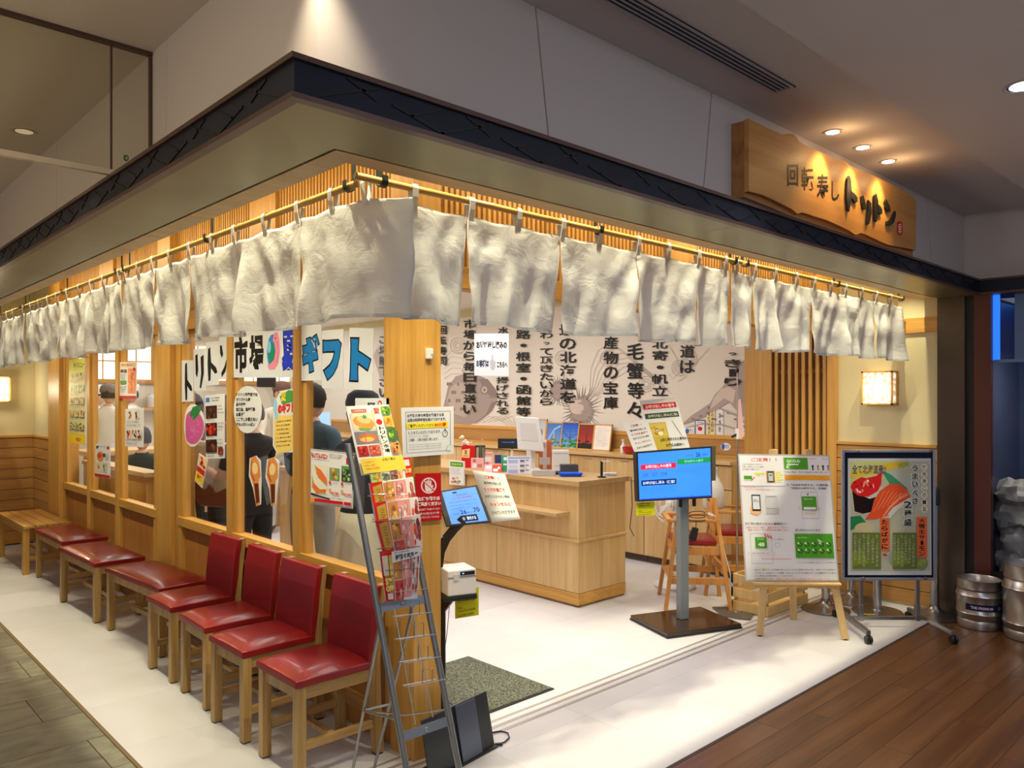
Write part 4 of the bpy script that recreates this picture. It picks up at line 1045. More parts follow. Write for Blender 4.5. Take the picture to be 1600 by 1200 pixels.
def p2(P): sky(P, (.12, .32, .75), (.45, .65, .92)); tower(P, .52, .25, .8, (.2, .25, .35)); P.line([(0, .35), (.5, .62), (1, .42)], .03, (.2, .3, .35)); leaves(P, 26, (.25, .5, .15), 2)
def p3(P): sky(P, (.45, .08, .06), (.75, .22, .15)); [P.line([(0, .1+i*.08), (.5, .08+i*.08), (1, .12+i*.08)], .02, (.6, .2, .15)) for i in range(6)]; tower(P, .55, .2, .85, (.12, .05, .06)); P.rect(0, .78, 1, 1, (.10, .05, .05)); leaves(P, 12, (.12, .07, .06), 3)
def p4(P): P.rect(0, 0, 1, 1, (.93, .90, .87)); P.lines(14, .12, .08, .9, .92, (.55, .5, .5), 4, .2)
def p0(P): sky(P, (.7, .72, .75), (.85, .85, .85)); P.ell(.5, .5, .3, .2, (.55, .5, .45)); leaves(P, 8, (.5, .5, .45), 6)
pic('wooden picture frame half hidden behind the white monitor', 832, 853, 655, 705, p0)
pic('framed photo of a fountain jet under blue sky, right of the monitor', 853, 878, 660, 706, p1)
pic('framed photo of a tower over green trees under deep blue sky', 877, 904, 659, 708, p2)
pic('framed photo of a tower against a red sunset', 903, 928, 662, 709, p3)
pic('framed white certificate, rightmost of the picture frames', 927, 955, 663, 711, p4)
# bottle and red bowl
b0 = onX(6.2, 974, 710); MB().lathe([(.028, 1.033), (.030, 1.04), (.030, 1.10), (.012, 1.125), (.010, 1.15), (.016, 1.152), (.016, 1.17)], (b0.x, b0.y, 0), 16).build('spray_bottle', whiteP); tag(bpy.data.objects['spray_bottle'], 'small white pump bottle left of the red bowl on the worktop', 'bottle')
b1 = onX(6.18, 990, 712); MB().lathe([(.075, 1.033), (.10, 1.05), (.115, 1.10), (.108, 1.10), (.095, 1.055), (.06, 1.042)], (b1.x, b1.y, 0), 24).build('bowl', plain('red_lacquer', (.5, .02, .02), .3)); tag(bpy.data.objects['bowl'], 'red bowl on the worktop half hidden by the screen papers', 'bowl')

# ================================================================== COUNTER ITEMS (top at z = .962)
CT = .9625
cloc = lambda u, v: onZ(CT, u, v)
FN = Vector((-.686, -.728, 0)); FA = math.atan2(-.686, .728)   # facing the entrance diagonally
def upright(u0, u1, v1, v0, depth, name, label, cat, mat, draw=None, lean=0, n=None, group=None):
    """box standing on the counter whose front face spans u0..u1, from v1 (base) up to v0"""
    p = cloc((u0+u1)/2, v1); nn = n or FN
    q = [onP(p, nn, *c) for c in ((u0, v0), (u1, v0), (u1, v1), (u0, v1))]
    zt = (q[0].z+q[1].z)/2; q[0].z = q[1].z = zt; q[2].z = q[3].z = CT
    off = -nn*depth; back = -nn*lean
    q[0] += back; q[1] += back
    c = sum(q, Vector())/4; c.z = CT
    t = thing(name, label, cat, c, group=group)
    MB().prism([q[3], q[2], q[1], q[0]], off).build('body', mat, t, .001)
    if draw:
        f, n2 = quad_fn(*q)
        if n2.dot(nn) < 0: n2 = -n2
        P = Print(f, n2); draw(P); P.build(t)
    return t, q
# leaflet stand hooked at the counter's front
def dr(P):
    P.rect(.06, .02, .94, .98, (.93, .94, .93)); P.rect(.08, .05, .94, .24, (.25, .6, .2)); P.text('おみやげ', .16, .09, .85, .2, (.95, .95, .3), .02); P.lines(6, .1, .3, .9, .6, (.4, .4, .4), 3, .25)
    for a, b, c in ((.3, .74, (.85, .5, .5)), (.55, .7, (.9, .8, .5)), (.4, .86, (.6, .4, .3)), (.68, .84, (.5, .65, .4)), (.24, .88, (.85, .55, .5)), (.6, .9, (.75, .7, .6))): P.ell(a, b, .12, .05, c)
q = [onX(CX0-.036, *p) for p in ((702, 719), (725, 721), (725, 759), (702, 757))]
sheet('leaflet', 'green headed leaflet hooked over the counter front edge at its left', 'leaflet', q, dr, th=.012)
t, q = upright(721, 742, 731, 697, .10, 'gift_box', 'tall red cardboard box with a cream label on the counter', 'box', ink((.80, .07, .06)), lambda P: (P.poly([(.05, .18), (.62, .12), (.58, .55), (.02, .52)], (.93, .82, .58)), P.text('夏', .2, .2, .45, .4, (.6, .3, .2), .02), P.rect(.1, .44, .5, .47, (.6, .3, .2))), lean=.02)
# dog figurine on the red box
dgc = (q[0]+q[1])/2+Vector((0, .05, 0)); dz = q[0].z+.002; ft = ink((.90, .82, .70)); t = thing('dog_figurine', 'cream puppy figurine with pink collar sitting on the red box', 'figurine', (dgc.x, dgc.y, dz))
X_ = RV; xx = Vector((X_.x, X_.y, 0))
m = MB(); m.blob(dgc+xx*.0+Vector((0, 0, .030)), (.028, .022, .032), 12); m.blob(dgc+xx*.025+Vector((0, 0, .020)), (.026, .022, .022), 12)
m.blob(dgc-xx*.022+Vector((0, 0, .074)), (.021, .019, .020), 12); m.blob(dgc-xx*.042+Vector((0, 0, .069)), (.012, .010, .009), 8)
for s in (-1, 1):
    side = Vector((-xx.y, xx.x, 0))*s*.014; m.tube([dgc-xx*.018+side+Vector((0, 0, .045)), dgc-xx*.022+side+Vector((0, 0, 0))], [.009, .008], 8)
    m.blob(dgc+xx*.035+side+Vector((0, 0, .008)), (.018, .010, .009), 8); m.blob(dgc-xx*.012+side*1.3+Vector((0, 0, .072)), (.006, .005, .014), 8)
m.tube([dgc+xx*.045+Vector((0, 0, .015)), dgc+xx*.062+Vector((0, 0, .03)), dgc+xx*.066+Vector((0, 0, .045))], [.007, .006, .003], 8)
m.build('body', ft, t); MB().tube([dgc-xx*.012+Vector((0, 0, .056))+Vector((math.cos(a)*.018, math.sin(a)*.018, 0)) for a in [2*PI*k/12 for k in range(12)]], .003, 6, closed=True).build('collar', ink((.85, .45, .5)), t)
m = MB(); m.blob(dgc-xx*.053+Vector((0, 0, .072)), (.004, .004, .003), 6)
for s in (-1, 1): m.blob(dgc-xx*.036+Vector((-xx.y, xx.x, 0))*s*.011+Vector((0, 0, .080)), (.003, .003, .003), 6)
m.build('eyes_and_nose', blackM, t)
upright(743, 758, 730, 696, .05, 'leaflet_rack', 'small rack of dark brochures beside the red box', 'rack', ink((.22, .22, .2)))
lr_ = bpy.data.objects['leaflet_rack']; pr_ = cloc(750.5, 730)
for (u0_, u1_, v0_, v1_), c_ in (((744, 748, 699, 727), (.75, .7, .6)), ((748.8, 752.6, 697, 724), (.35, .4, .3)), ((753.4, 757.4, 699, 726), (.5, .48, .42))):
    MB().prism([onP(pr_+FN*.002, FN, *c) for c in ((u0_, v0_), (u1_, v0_), (u1_, v1_), (u0_, v1_))], FN*.004).build('brochure', ink(c_), lr_)
upright(736, 756, 734, 716, .02, 'display_card', 'pink display card in front of the red box', 'card', ink((.93, .70, .68)), lambda P: (P.rect(.1, .45, .42, .85, W_), P.text('夏', .12, .1, .4, .35, (.7, .2, .2)), P.rect(.5, .5, .85, .8, (.8, .5, .5))), lean=.01)
upright(755, 771, 730, 707, .03, 'display_card', 'pale pink gift card box right of the brochures', 'card', ink((.93, .72, .70)), lambda P: (P.text('ギフト', .15, .08, .85, .2, (.6, .2, .2)), P.rect(.15, .3, .8, .62, W_), P.ell(.4, .75, .15, .08, (.85, .4, .4))))
upright(752, 766, 700, 686, .004, 'price_pop', 'pink round topped pop card above the gift cards', 'card', ink((.93, .75, .74)), lambda P: (P.ell(.8, .2, .2, .2, W_), P.lines(2, .1, .4, .9, .9, (.6, .3, .3), 2)))
upright(773, 785, 724, 711, .05, 'small_box', 'little navy box behind the red and white cards', 'box', ink((.20, .25, .48)))
upright(757, 770, 736, 727, .03, 'card_tray', 'white and pink card lying at the counter edge, left of the red one', 'card', ink((.90, .74, .78)), lambda P: P.rect(.2, .2, .8, .6, W_), lean=.03)
upright(769, 784, 738, 727, .03, 'card_tray', 'red and white card lying at the counter edge', 'card', ink((.85, .28, .2)), lambda P: (P.rect(.1, .5, .6, .9, W_), P.ell(.7, .4, .12, .2, (.95, .9, .8))), lean=.03)
upright(783, 794, 737, 712, .02, 'display_card', 'green leaflet leaning beside the white price stand', 'card', ink((.22, .62, .45)), lambda P: (P.rect(.35, .1, .9, .3, W_), P.rect(.3, .5, .9, .6, W_)), lean=.02)
def dr(P):
    P.frame(0, 0, 1, 1, .01, (.7, .72, .8)); P.rect(.04, .05, .96, .14, (.62, .68, .85))
    for i in range(3):
        P.rect(.05, .20+i*.27, .46, .40+i*.27, ((.72, .76, .92), (.88, .88, .94), (.70, .72, .92))[i]); P.rect(.54, .20+i*.27, .72, .32+i*.27, (.45, .42, .5)); P.rect(.76, .20+i*.27, .9, .26+i*.27, (.5, .5, .6))
        P.text('セット', .1, .26+i*.27, .4, .34+i*.27, (.35, .35, .5)); P.lines(2, .54, .34+i*.27, .92, .44+i*.27, (.4, .4, .45), i, .3)
upright(792, 830, 741, 713, .012, 'price_stand', 'white acrylic stand with blue striped price sheet on the counter', 'stand', ink((.92, .92, .95)), dr, lean=.015)
# customer display on pole
p = cloc(800, 731); t = thing('customer_display', 'small black customer display glowing blue on a white pole', 'display', (p.x, p.y, CT))
q = [onP(p, FN, *c) for c in ((778, 685), (821, 685.5), (821, 701.5), (778, 701))]
MB().prism(q, -FN*.03).build('housing', blackM, t, .002); MB().tube([(p.x+.02, p.y+.02, CT), (p.x+.02, p.y+.02, q[2].z)], .012, 10).build('pole', whiteP, t); MB().lathe([(.06, CT), (.06, CT+.012), (.03, CT+.02)], (p.x+.02, p.y+.02, 0), 20).build('foot', whiteP, t)
f, n = quad_fn(*q); P = Print(f, FN); P.emit = 1.2; P.text('いらっしゃいませ', .15, .30, .6, .42, (.2, .55, .95), .02); P.build(t, 'lit_text')
# point of sale terminal seen from behind
p = cloc(832, 739); t = thing('sales_terminal', 'big white sales terminal seen from behind on the counter', 'monitor', (p.x+.03, p.y+.03, CT))
q = [onP(p+Vector((.0, .0, 0)), FN, *c) for c in ((806, 651), (842, 653), (851, 706), (809, 702))]
MB().prism(q, -FN*.035).build('back_shell', whiteP, t, .006); MB().prism([onP(p+Vector((.0, .0, 0)), FN, *c)+FN*.002 for c in ((812, 660), (836, 661), (842, 690), (814, 688))], -FN*.01).build('rear_panel', ink((.84, .83, .82)), t, .002)
MB().bar((p.x+.04, p.y+.06, CT), (p.x+.05, p.y+.07, q[2].z+.04), .06, .05).build('neck', whiteP, t, .004); BX((p.x-.0, p.y-.0, CT), (p.x+.10, p.y+.14, CT+.03), 'base', whiteP, t, .004)
# clear leaflet holder with orange leaflets
t, q = upright(842, 862, 734, 691, .03, 'leaflet_holder', 'clear holder with orange striped leaflets in front of the terminal', 'holder', see_through('acrylic', (.9, .9, .92), .8), None, lean=.03)
q2 = [a+(-FN)*.02+Vector((0, 0, .02 if i < 2 else .004)) for i, a in enumerate(q)]; f, n = quad_fn(*q2)
MB().prism([q2[3], q2[2], q2[1], q2[0]], -FN*.008).build('leaflets', ink((.85, .45, .3)), t); P = Print(f, FN); P.rect(.32, 0, .62, 1, (.93, .88, .82)); P.text('案内', .36, .1, .58, .3, (.3, .2, .2)); P.rect(.05, .6, .9, .85, (.9, .87, .85)); P.build(t)
upright(864, 889, 738, 704, .10, 'receipt_printer', 'white receipt printer beside the leaflet holder on the counter', 'printer', whiteP, lambda P: (P.rect(.05, .12, .95, .15, (.6, .6, .6)), P.rect(.1, .7, .9, .72, (.65, .65, .65))))
upright(832, 868, 744, 735, .05, 'cash_drawer', 'low grey box under the leaflet holder', 'box', ink((.74, .73, .72)))
# card terminal
t, q = upright(876, 904, 742, 727, .10, 'card_terminal', 'black card payment terminal behind the blue tray', 'terminal', blackM, None, lean=.03)
p = cloc(862, 742); MB().prism([(p.x, p.y, CT), (p.x+.10, p.y-.06, CT), (p.x+.15, p.y+.02, CT), (p.x+.05, p.y+.08, CT)], (0, 0, .022)).build('keypad_body', blackM, t, .004)
for i in range(3):
    for j in range(3): c = Vector((p.x+.045+i*.024, p.y+.01-i*.014+j*.014, CT+.022)); MB().lathe([(.005, 0), (.004, .004)], c, 8).build('key', ink((.25, .25, .27)), t)
p = cloc(891, 744); t = thing('money_tray', 'bright blue plastic money tray on the counter corner', 'tray', (p.x, p.y, CT)); a = PI/2+.2
Mt = Matrix.Translation((p.x, p.y, CT)) @ Matrix.Rotation(-.70, 4, 'Z')
def rr_(w, l, z): return [Mt @ Vector((x*w/2, y*l/2, z)) for x, y in ((-1, -.8), (-.8, -1), (.8, -1), (1, -.8), (1, .8), (.8, 1), (-.8, 1), (-1, .8))]
m = MB(); A, B_, C_, D_ = rr_(.16, .10, .001), rr_(.19, .13, .028), rr_(.183, .123, .028), rr_(.152, .092, .006); vs = A+B_+C_+D_; fs = [tuple(range(8))[::-1], tuple(range(24, 32))]
for l in range(3):
    for k in range(8): fs.append((l*8+k, l*8+(k+1) % 8, l*8+8+(k+1) % 8, l*8+8+k))
m.add(vs, fs); m.build('tray_shell', ink((.12, .38, .95)), t)
p = cloc(940, 746); t = thing('receipt_spike', 'black upright slip holder near the counter corner', 'holder', (p.x, p.y, CT))
MB().lathe([(.035, 0), (.035, .008), (.012, .012)], p, 20).build('foot', blackM, t); MB().tube([p+Vector((0, 0, .01)), p+Vector((0, 0, .13))], .010, 10).build('post', blackM, t); MB().bar(p+Vector((0, 0, .128)), p+Vector((.05, -.04, .128)), .02, .008).build('arm', whiteP, t)
p = cloc(953, 743); t = thing('paper_slips', 'stack of white paper slips on the counter corner', 'papers', (p.x, p.y, CT))
for i in range(6): MB().box((-.05, -.035, i*.004), (.05, .035, i*.004+.0025), Matrix.Translation(p) @ Matrix.Rotation(R.uniform(-.3, .3)-.6, 4, 'Z')).build('slip', paper, t)

# ================================================================== WINDOW SHEETS (behind the glass)
GX = WX+.010
B_K = (.04, .04, .045); BLU = (.08, .48, .78)
def wsheet(label, q, draw, name='window_banner', cat='banner', col=None, pts=None, x=GX, group='banner letters in the window'):
    return sheet(name, label, cat, wq(x, *q), draw, col, group=group, pts=pts)
wp = plain('banner_paper', (.74, .76, .82), .4)
def brush(polys, c=B_K): return lambda P: [P.poly(p, c) for p in polys]
to = [[(.30, .10), (.46, .05), (.50, .45), (.48, .95), (.34, .97), (.28, .6)], [(.48, .46), (.85, .62), (.92, .74), (.75, .74), (.5, .62)]]
wsheet('banner sheet with one black brush stroke letter, leftmost and lowest', ((284, 563), (302, 563), (302, 627), (284, 628)), brush(to), col=wp)
wsheet('banner sheet with two long black brush strokes, second from left', ((302.3, 546), (321, 544), (321.5, 610), (303, 611)), brush([[(.15, .15), (.35, .12), (.40, .5), (.30, .68), (.18, .6)], [(.60, .2), (.85, .15), (.86, .6), (.62, .95), (.5, .92), (.64, .6)]]), col=wp)
wsheet('banner sheet with a black T-like brush letter, third from left', ((321.4, 535), (342, 533), (342, 601), (322, 603)), brush([[(.18, .16), (.35, .12), (.42, .5), (.36, .88), (.2, .9), (.14, .5)], [(.40, .46), (.8, .6), (.9, .72), (.7, .74), (.42, .60)]]), col=wp)
wsheet('banner sheet with two black diagonal strokes, cut by the left mullion', ((342.3, 527), (357, 524), (357, 592), (342.3, 593)), brush([[(.1, .2), (.3, .2), (.45, .42), (.3, .5), (.12, .38)], [(.9, .45), (.98, .5), (.7, .82), (.3, .95), (.25, .85), (.6, .7)]]), col=wp)
wsheet('banner sheet with a simple black kanji at the middle pane left edge', ((365, 517), (388, 514), (388, 590), (365, 590)), lambda P: P.text('市', .06, .12, .96, .9, B_K, .05), col=wp)
wsheet('banner sheet with a dense black kanji beside the round emblem', ((388.3, 514), (413, 511), (413, 590), (388.3, 590)), lambda P: P.text('場', .05, .14, .96, .86, B_K, .05), col=wp)
def emb(P):
    P.ell(.52, .5, .36, .34, (.15, .55, .85)); P.ell(.45, .52, .2, .2, (.1, .55, .4)); P.ell(.3, .4, .12, .12, (.5, .8, .95))
    P.poly([(.62, .14), (.80, .12), (.92, .25), (.96, .5), (.86, .72), (.62, .84), (.3, .84), (.18, .76), (.35, .74), (.6, .66), (.70, .5), (.64, .34), (.52, .28)], (.93, .55, .68)); P.ell(.7, .24, .03, .02, B_K); P.line([(.8, .3), (.88, .5), (.78, .7)], .02, (.6, .25, .35))
wsheet('banner sheet with a pink and blue round emblem', ((413.3, 511), (438.5, 508), (438.5, 590), (413.3, 590)), emb, col=wp)
wsheet('banner sheet with a dark blue kanji, cut by the right mullion', ((439, 508), (463, 505), (463, 589), (439, 590)), lambda P: (P.text('夏', .06, .1, .98, .9, B_K, .10), P.text('夏', .08, .12, .96, .88, (.12, .22, .78), .05)), col=wp)
def bub(ch): return lambda P: (P.text(ch, .04, .15, .94, .88, B_K, .115), P.text(ch, .09, .18, .90, .85, BLU, .075))
wsheet('banner sheet with a fat blue letter carrying two short dashes', ((470.6, 508), (502, 507), (502, 594), (470.6, 595)), bub('ギ'), col=wp)
wsheet('banner sheet with a fat blue hook-shaped letter, second from right', ((502.5, 517), (536.6, 514), (536, 608), (503, 606)), bub('フ'), col=wp)
wsheet('banner sheet with a fat blue T-like letter at the right end', ((546, 512), (584, 513), (582, 610), (543.5, 608)), bub('ト'), col=wp)
def blobpts(n, f): return [(.5+.5*f(2*PI*k/n)*math.cos(2*PI*k/n), .5+.5*f(2*PI*k/n)*math.sin(2*PI*k/n)) for k in range(n)]
def sweet(P):
    P.poly([(.5+.45*math.cos(a)*(1+.1*math.cos(3*a)), .54+.42*math.sin(a)*(1+.05*math.cos(2*a))) for a in [2*PI*k/24 for k in range(24)]], (.82, .35, .62))
    P.poly([(.3, .25), (.45, .08), (.7, .04), (.85, .15), (.7, .3), (.5, .38)], (.16, .5, .25)); rr = random.Random(4)
    for k in range(40): a = rr.uniform(0, 2*PI); r_ = rr.uniform(0, .36); P.ell(.5+r_*math.cos(a), .6+r_*.9*math.sin(a), .012, .012, (.95, .75, .88), 5)
wsheet('pink potato-shaped sticker with green leaf on the window', ((287, 632), (319, 630), (319, 697), (287, 699)), sweet, 'window_sticker', 'sticker', pts=blobpts(20, lambda a: 1+.04*math.cos(3*a)), group='window stickers')
def food(P, a0, b0, a1, b1, base, cols, sd, n=14):
    P.rect(a0, b0, a1, b1, base); rr = random.Random(sd); w, h = a1-a0, b1-b0
    for k in range(n):
        rx, ry = w*rr.uniform(.08, .2), h*rr.uniform(.08, .2); ca, cb = rr.uniform(a0+rx, a1-rx), rr.uniform(b0+ry, b1-ry); k_ = rr.uniform(.75, 1.15); c_ = rr.choice(cols); P.ell(ca, cb, rx, ry, tuple(min(1, c*k_) for c in c_), 10); P.ell(ca-rx*.25, cb-ry*.3, rx*.5, ry*.4, tuple(min(1, c*k_*1.25) for c in c_), 8)
RED = [(.75, .12, .08), (.85, .3, .15), (.6, .1, .08)]; BRN = [(.35, .15, .08), (.5, .22, .1), (.2, .1, .06)]; ORG = [(.95, .55, .2), (.98, .7, .35), (.9, .45, .2)]; GRN = [(.45, .65, .2), (.6, .75, .3), (.3, .5, .15)]; PNK = [(.93, .65, .62), (.85, .5, .48), (.96, .8, .76)]
def d1(P):
    P.rect(.05, .04, .25, .11, (.2, .5, .85)); P.lines(2, .35, .04, .9, .12, seed=1)
    for i, (cl, bb) in enumerate(((BRN, .17), (RED, .44), (BRN, .70))):
        food(P, .04, bb, .62, bb+.20, (.2, .1, .08), cl, i, 12); P.lines(3, .68, bb, .97, bb+.16, seed=i+4, fill=.25); P.text('かに', .1, bb+.205, .5, bb+.235, (.2, .1, .1))
    food(P, .7, .82, .95, .94, (.5, .2, .15), RED, 9, 6); P.lines(1, .1, .95, .6, .99, seed=7)
wsheet('tall white menu sheet with three food photos beside the pink sticker', ((320, 618), (351, 615), (351, 716), (322, 717)), d1, 'window_poster', 'poster', group='window posters')
wsheet('small slanted crab leaflet low in the window', ((311, 708), (325, 718), (316, 763), (304, 751)), lambda P: (food(P, .05, .03, .95, .4, (.95, .8, .6), RED, 3, 8), P.rect(.05, .42, .95, .6, (.8, .15, .1)), P.rect(.05, .62, .95, .95, (.95, .8, .2)), P.text('特価', .2, .66, .8, .85, (.7, .1, .1), .03)), 'window_poster', 'poster', group='window posters')
wsheet('round white speech balloon with outlined words on the window', ((365, 603), (409, 603), (409, 677), (365, 677)), lambda P: [P.text(s, .1, .14+i*.105, .1+.085*len(s), .22+i*.105, (.12, .12, .12), .035) for i, s in enumerate(('トリトン市場店では', 'オリジナル商', '品や海産', '加工品、道産野菜', 'お菓子等', 'ここでしか買えない', 'グルメがいっぱい'))], 'window_sticker', 'sticker', pts=blobpts(24, lambda a: 1), group='window stickers')
def ball(P):
    P.poly([(.06, .42), (.3, .38), (.9, .4), (.98, .5), (.98, .9), (.6, .93), (.35, .94), (.16, .98), (.2, .9), (.06, .8)], (.95, .82, .45))
    P.poly([(.3, .1), (.7, .02), (.98, .05), (.98, .2), (.4, .22)], (.3, .62, .3)); P.text('夏', .35, .04, .6, .18, (.95, .85, .2), .06); P.text('のギフト', .22, .2, .96, .36, (.85, .2, .12), .08)
    P.ell(.1, .24, .09, .12, (.6, .8, .92)); P.ell(.16, .38, .08, .06, (.6, .8, .92)); P.lines(7, .16, .46, .92, .88, (.4, .3, .1), 3, .3)
wsheet('yellow speech balloon with red and green lettering beside the mullion', ((427, 610), (462, 606), (462, 712), (426, 715)), ball, 'window_sticker', 'sticker', pts=[(.1, .15), (.35, .02), (.98, 0), (1, .95), (.6, .94), (.35, .95), (.1, 1), (.16, .92), (0, .82), (.02, .4), (0, .2)], group='window stickers')
def shr(P):
    P.poly([(.2, .05), (.6, 0), (.85, .15), (.9, .4), (.75, .5), (.8, .95), (.5, 1), (.35, .6), (.1, .35)], (.90, .58, .30)); P.ell(.5, .25, .22, .12, (.98, .86, .62)); P.poly([(.4, .55), (.72, .55), (.76, .92), (.52, .95)], (.4, .16, .08)); P.line([(.3, .1), (.2, .35), (.45, .5)], .06, (.75, .3, .15))
for lb, qd in (('cut-out sticker of fried shrimp over dark sauce, left of two', ((388, 712), (408, 712), (411, 790), (390, 792))), ('cut-out sticker of shrimp and white rice, right of two', ((415, 714), (438, 714), (434, 790), (414, 792)))):
    wsheet(lb, qd, shr, 'window_sticker', 'sticker', pts=[(.1, .05), (.6, 0), (.95, .1), (.95, .5), (.85, .97), (.5, 1), (.3, .65), (0, .4)], group='window stickers')
def melon(P):
    P.frame(.01, .01, .99, .99, .006, (.3, .3, .3)); P.text('もいてんメロン', .03, .06, .42, .16, (.82, .15, .1), .05); P.lines(3, .46, .05, .82, .14, seed=3); P.rect(.84, .09, .98, .20, (.85, .15, .12)); P.lines(1, .04, .17, .6, .2, seed=4)
    P.rect(.03, .27, .42, .80, (.93, .90, .84)); P.poly([(.12, .3), (.26, .36), (.40, .5), (.42, .62), (.3, .56), (.16, .46)], (.95, .45, .22)); P.poly([(.05, .5), (.10, .62), (.24, .72), (.40, .70), (.38, .78), (.16, .8), (.05, .7)], (.93, .40, .20)); P.line([(.12, .29), (.2, .5), (.41, .64)], .02, (.6, .7, .3)); P.line([(.05, .5), (.1, .72), (.38, .79)], .02, (.6, .7, .3))
    food(P, .47, .30, .70, .52, (.5, .6, .4), GRN+ORG, 3, 10); food(P, .75, .30, .98, .52, (.15, .25, .12), [(.55, .7, .45), (.4, .55, .3)], 5, 8); P.rect(.75, .24, .98, .29, (.35, .6, .25))
    for a in (.47, .75): P.text('らいでんメロン', a+.05, .55, a+.23, .58, (.2, .2, .2)); P.rect(a, .54, a+.04, .6, (.85, .15, .1)); P.rect(a, .68, a+.05, .74, (.95, .65, .15)); P.text('¥3,980', a+.06, .73, a+.23, .79, (.85, .2, .15), .03)
    P.poly([(.03, .80), (.5, .86), (.5, .89), (.03, .83)], (.1, .1, .1)); P.rect(.03, .89, .8, .945, (.82, .1, .1)); P.rect(.82, .89, .98, .945, (.82, .1, .1)); P.rect(.03, .88, .12, .96, (.95, .6, .15)); P.lines(1, .52, .84, .95, .87, seed=8)
wsheet('white melon poster with orange melon slices low in the right pane', ((485, 701), (553, 709), (551, 795), (485, 787)), melon, 'window_poster', 'poster', group='window posters')
wsheet('small white notice with red mark behind the leaflet rack', ((555, 622), (608, 622), (608, 641), (555, 641)), lambda P: (P.text('専門店', .38, .35, .6, .65, (.15, .15, .15), .03), P.ell(.74, .45, .06, .25, (.8, .1, .1)), P.ell(.74, .45, .03, .12, W_)), 'window_poster', 'poster', col=wp, group='window posters')
def menu(P):
    P.rect(0, 0, 1, .14, (.86, .84, .42)); P.text('サイドメニュー', .3, .04, .95, .11, (.35, .4, .1), .04); P.rect(0, .14, 1, .9, (.90, .86, .62)); P.rect(0, .88, 1, 1, (.96, .84, .15)); P.ell(.6, .95, .16, .025, (.92, .5, .15))
    for i, cl in enumerate((ORG+GRN, GRN, BRN+ORG, ORG, BRN+GRN)):
        bb = .16+i*.145
        for j in range(3): food(P, .1+j*.30, bb, .36+j*.30, bb+.085, (.85, .8, .6), cl, i*3+j, 6)
        P.lines(2, .1, bb+.09, .95, bb+.13, (.4, .4, .3), i, .3)
wsheet('tall yellow side menu poster in the leftmost pane', ((108, 563), (133, 559), (133, 695), (107, 691)), menu, 'window_poster', 'poster', group='window posters')
def postA(P):
    P.rect(.06, .04, .94, .12, (.95, .75, .5)); P.text('サーモン', .1, .05, .7, .11, (.6, .2, .1), .03); food(P, .5, .18, .96, .86, (.93, .6, .45), [(.92, .4, .25), (.95, .55, .35)], 2, 10); P.rect(.8, .16, .93, .24, (.85, .1, .1)); food(P, .06, .2, .22, .28, (.5, .3, .2), BRN, 4, 4); food(P, .26, .2, .42, .28, (.6, .4, .3), RED, 5, 4); P.rect(.06, .5, .4, .6, (.4, .6, .25)); P.lines(4, .06, .32, .42, .48, seed=3); P.lines(3, .06, .66, .42, .85, seed=5); P.rect(0, .92, 1, 1, (.8, .1, .1))
wsheet('salmon poster with red footer high in the third pane', ((187.5, 566), (214, 565), (213, 623), (187, 623)), postA, 'window_poster', 'poster', group='window posters')
def postB(P):
    for a, b in ((.12, .05), (.55, .05), (.1, .55), (.4, .55), (.68, .55)): food(P, a, b, a+.24, b+.25, (.9, .85, .8), RED+BRN, int(a*100+b*10), 7)
    for b in (.33, .42, .82, .9): P.lines(1, .1, b, .9, b+.06, seed=int(b*50))
wsheet('white menu sheet with five small dish photos in the third pane', ((196, 639), (224.5, 637), (224, 699), (195.5, 697)), postB, 'window_poster', 'poster', group='window posters')
def postC(P):
    P.text('涼麺', .05, .06, .28, .16, (.1, .1, .1), .05); P.lines(1, .32, .08, .7, .13, seed=2); P.rect(.78, .08, .93, .17, (.8, .1, .1)); P.ell(.35, .38, .24, .15, (.93, .55, .25)); P.ell(.3, .36, .14, .08, (.85, .3, .15)); P.ell(.6, .34, .1, .06, (.3, .3, .2)); food(P, .08, .56, .42, .82, (.9, .85, .7), ORG, 3, 5); food(P, .52, .56, .8, .84, (.85, .82, .72), GRN, 4, 5); P.lines(3, .7, .3, .95, .5, seed=6); P.rect(0, .9, 1, .98, (.8, .15, .12))
wsheet('white noodle poster with red footer low in the second pane', ((149, 693), (172.5, 693), (172, 748.5), (148.5, 744.5)), postC, 'window_poster', 'poster', group='window posters')

# signs on the corner post
def n80(P):
    P.frame(.07, .09, .93, .92, .006, (.3, .3, .3)); P.text('お客様の待ち時間を軽減する為', .10, .13, .80, .20, (.25, .25, .28), .02); P.text('当店は制限時間を設けております。', .10, .22, .84, .29, (.25, .25, .28), .02)
    P.rect(.08, .31, .88, .43, (.98, .90, .18)); P.text('ご着席いただいてから', .10, .34, .60, .41, (.25, .25, .2), .02); P.text('80分間', .61, .33, .84, .42, (.9, .25, .1), .04)
    P.text('とさせていただいております。', .11, .48, .74, .545, (.3, .3, .3), .015); P.text('（ラストオーダー15分前）', .11, .57, .5, .61, (.35, .35, .35)); P.text('ご理解、ご協力お願い致します。', .11, .63, .68, .685, (.3, .3, .3), .015)
    P.ring(.82, .56, .055, .07, .01, (.3, .3, .3)); P.rect(.805, .46, .835, .485, (.3, .3, .3)); P.line([(.82, .56), (.84, .53)], .008, (.3, .3, .3))
    for i in range(3): P.text('We have a time limit of eighty minutes per table', .11, .745+i*.045, .74, .77+i*.045, (.4, .4, .4))
    P.poly([(.93, .80), (.84, .92), (.93, .92)], (.9, .9, .9)); P.line([(.93, .80), (.86, .83), (.84, .92)], .006, (.3, .3, .3))
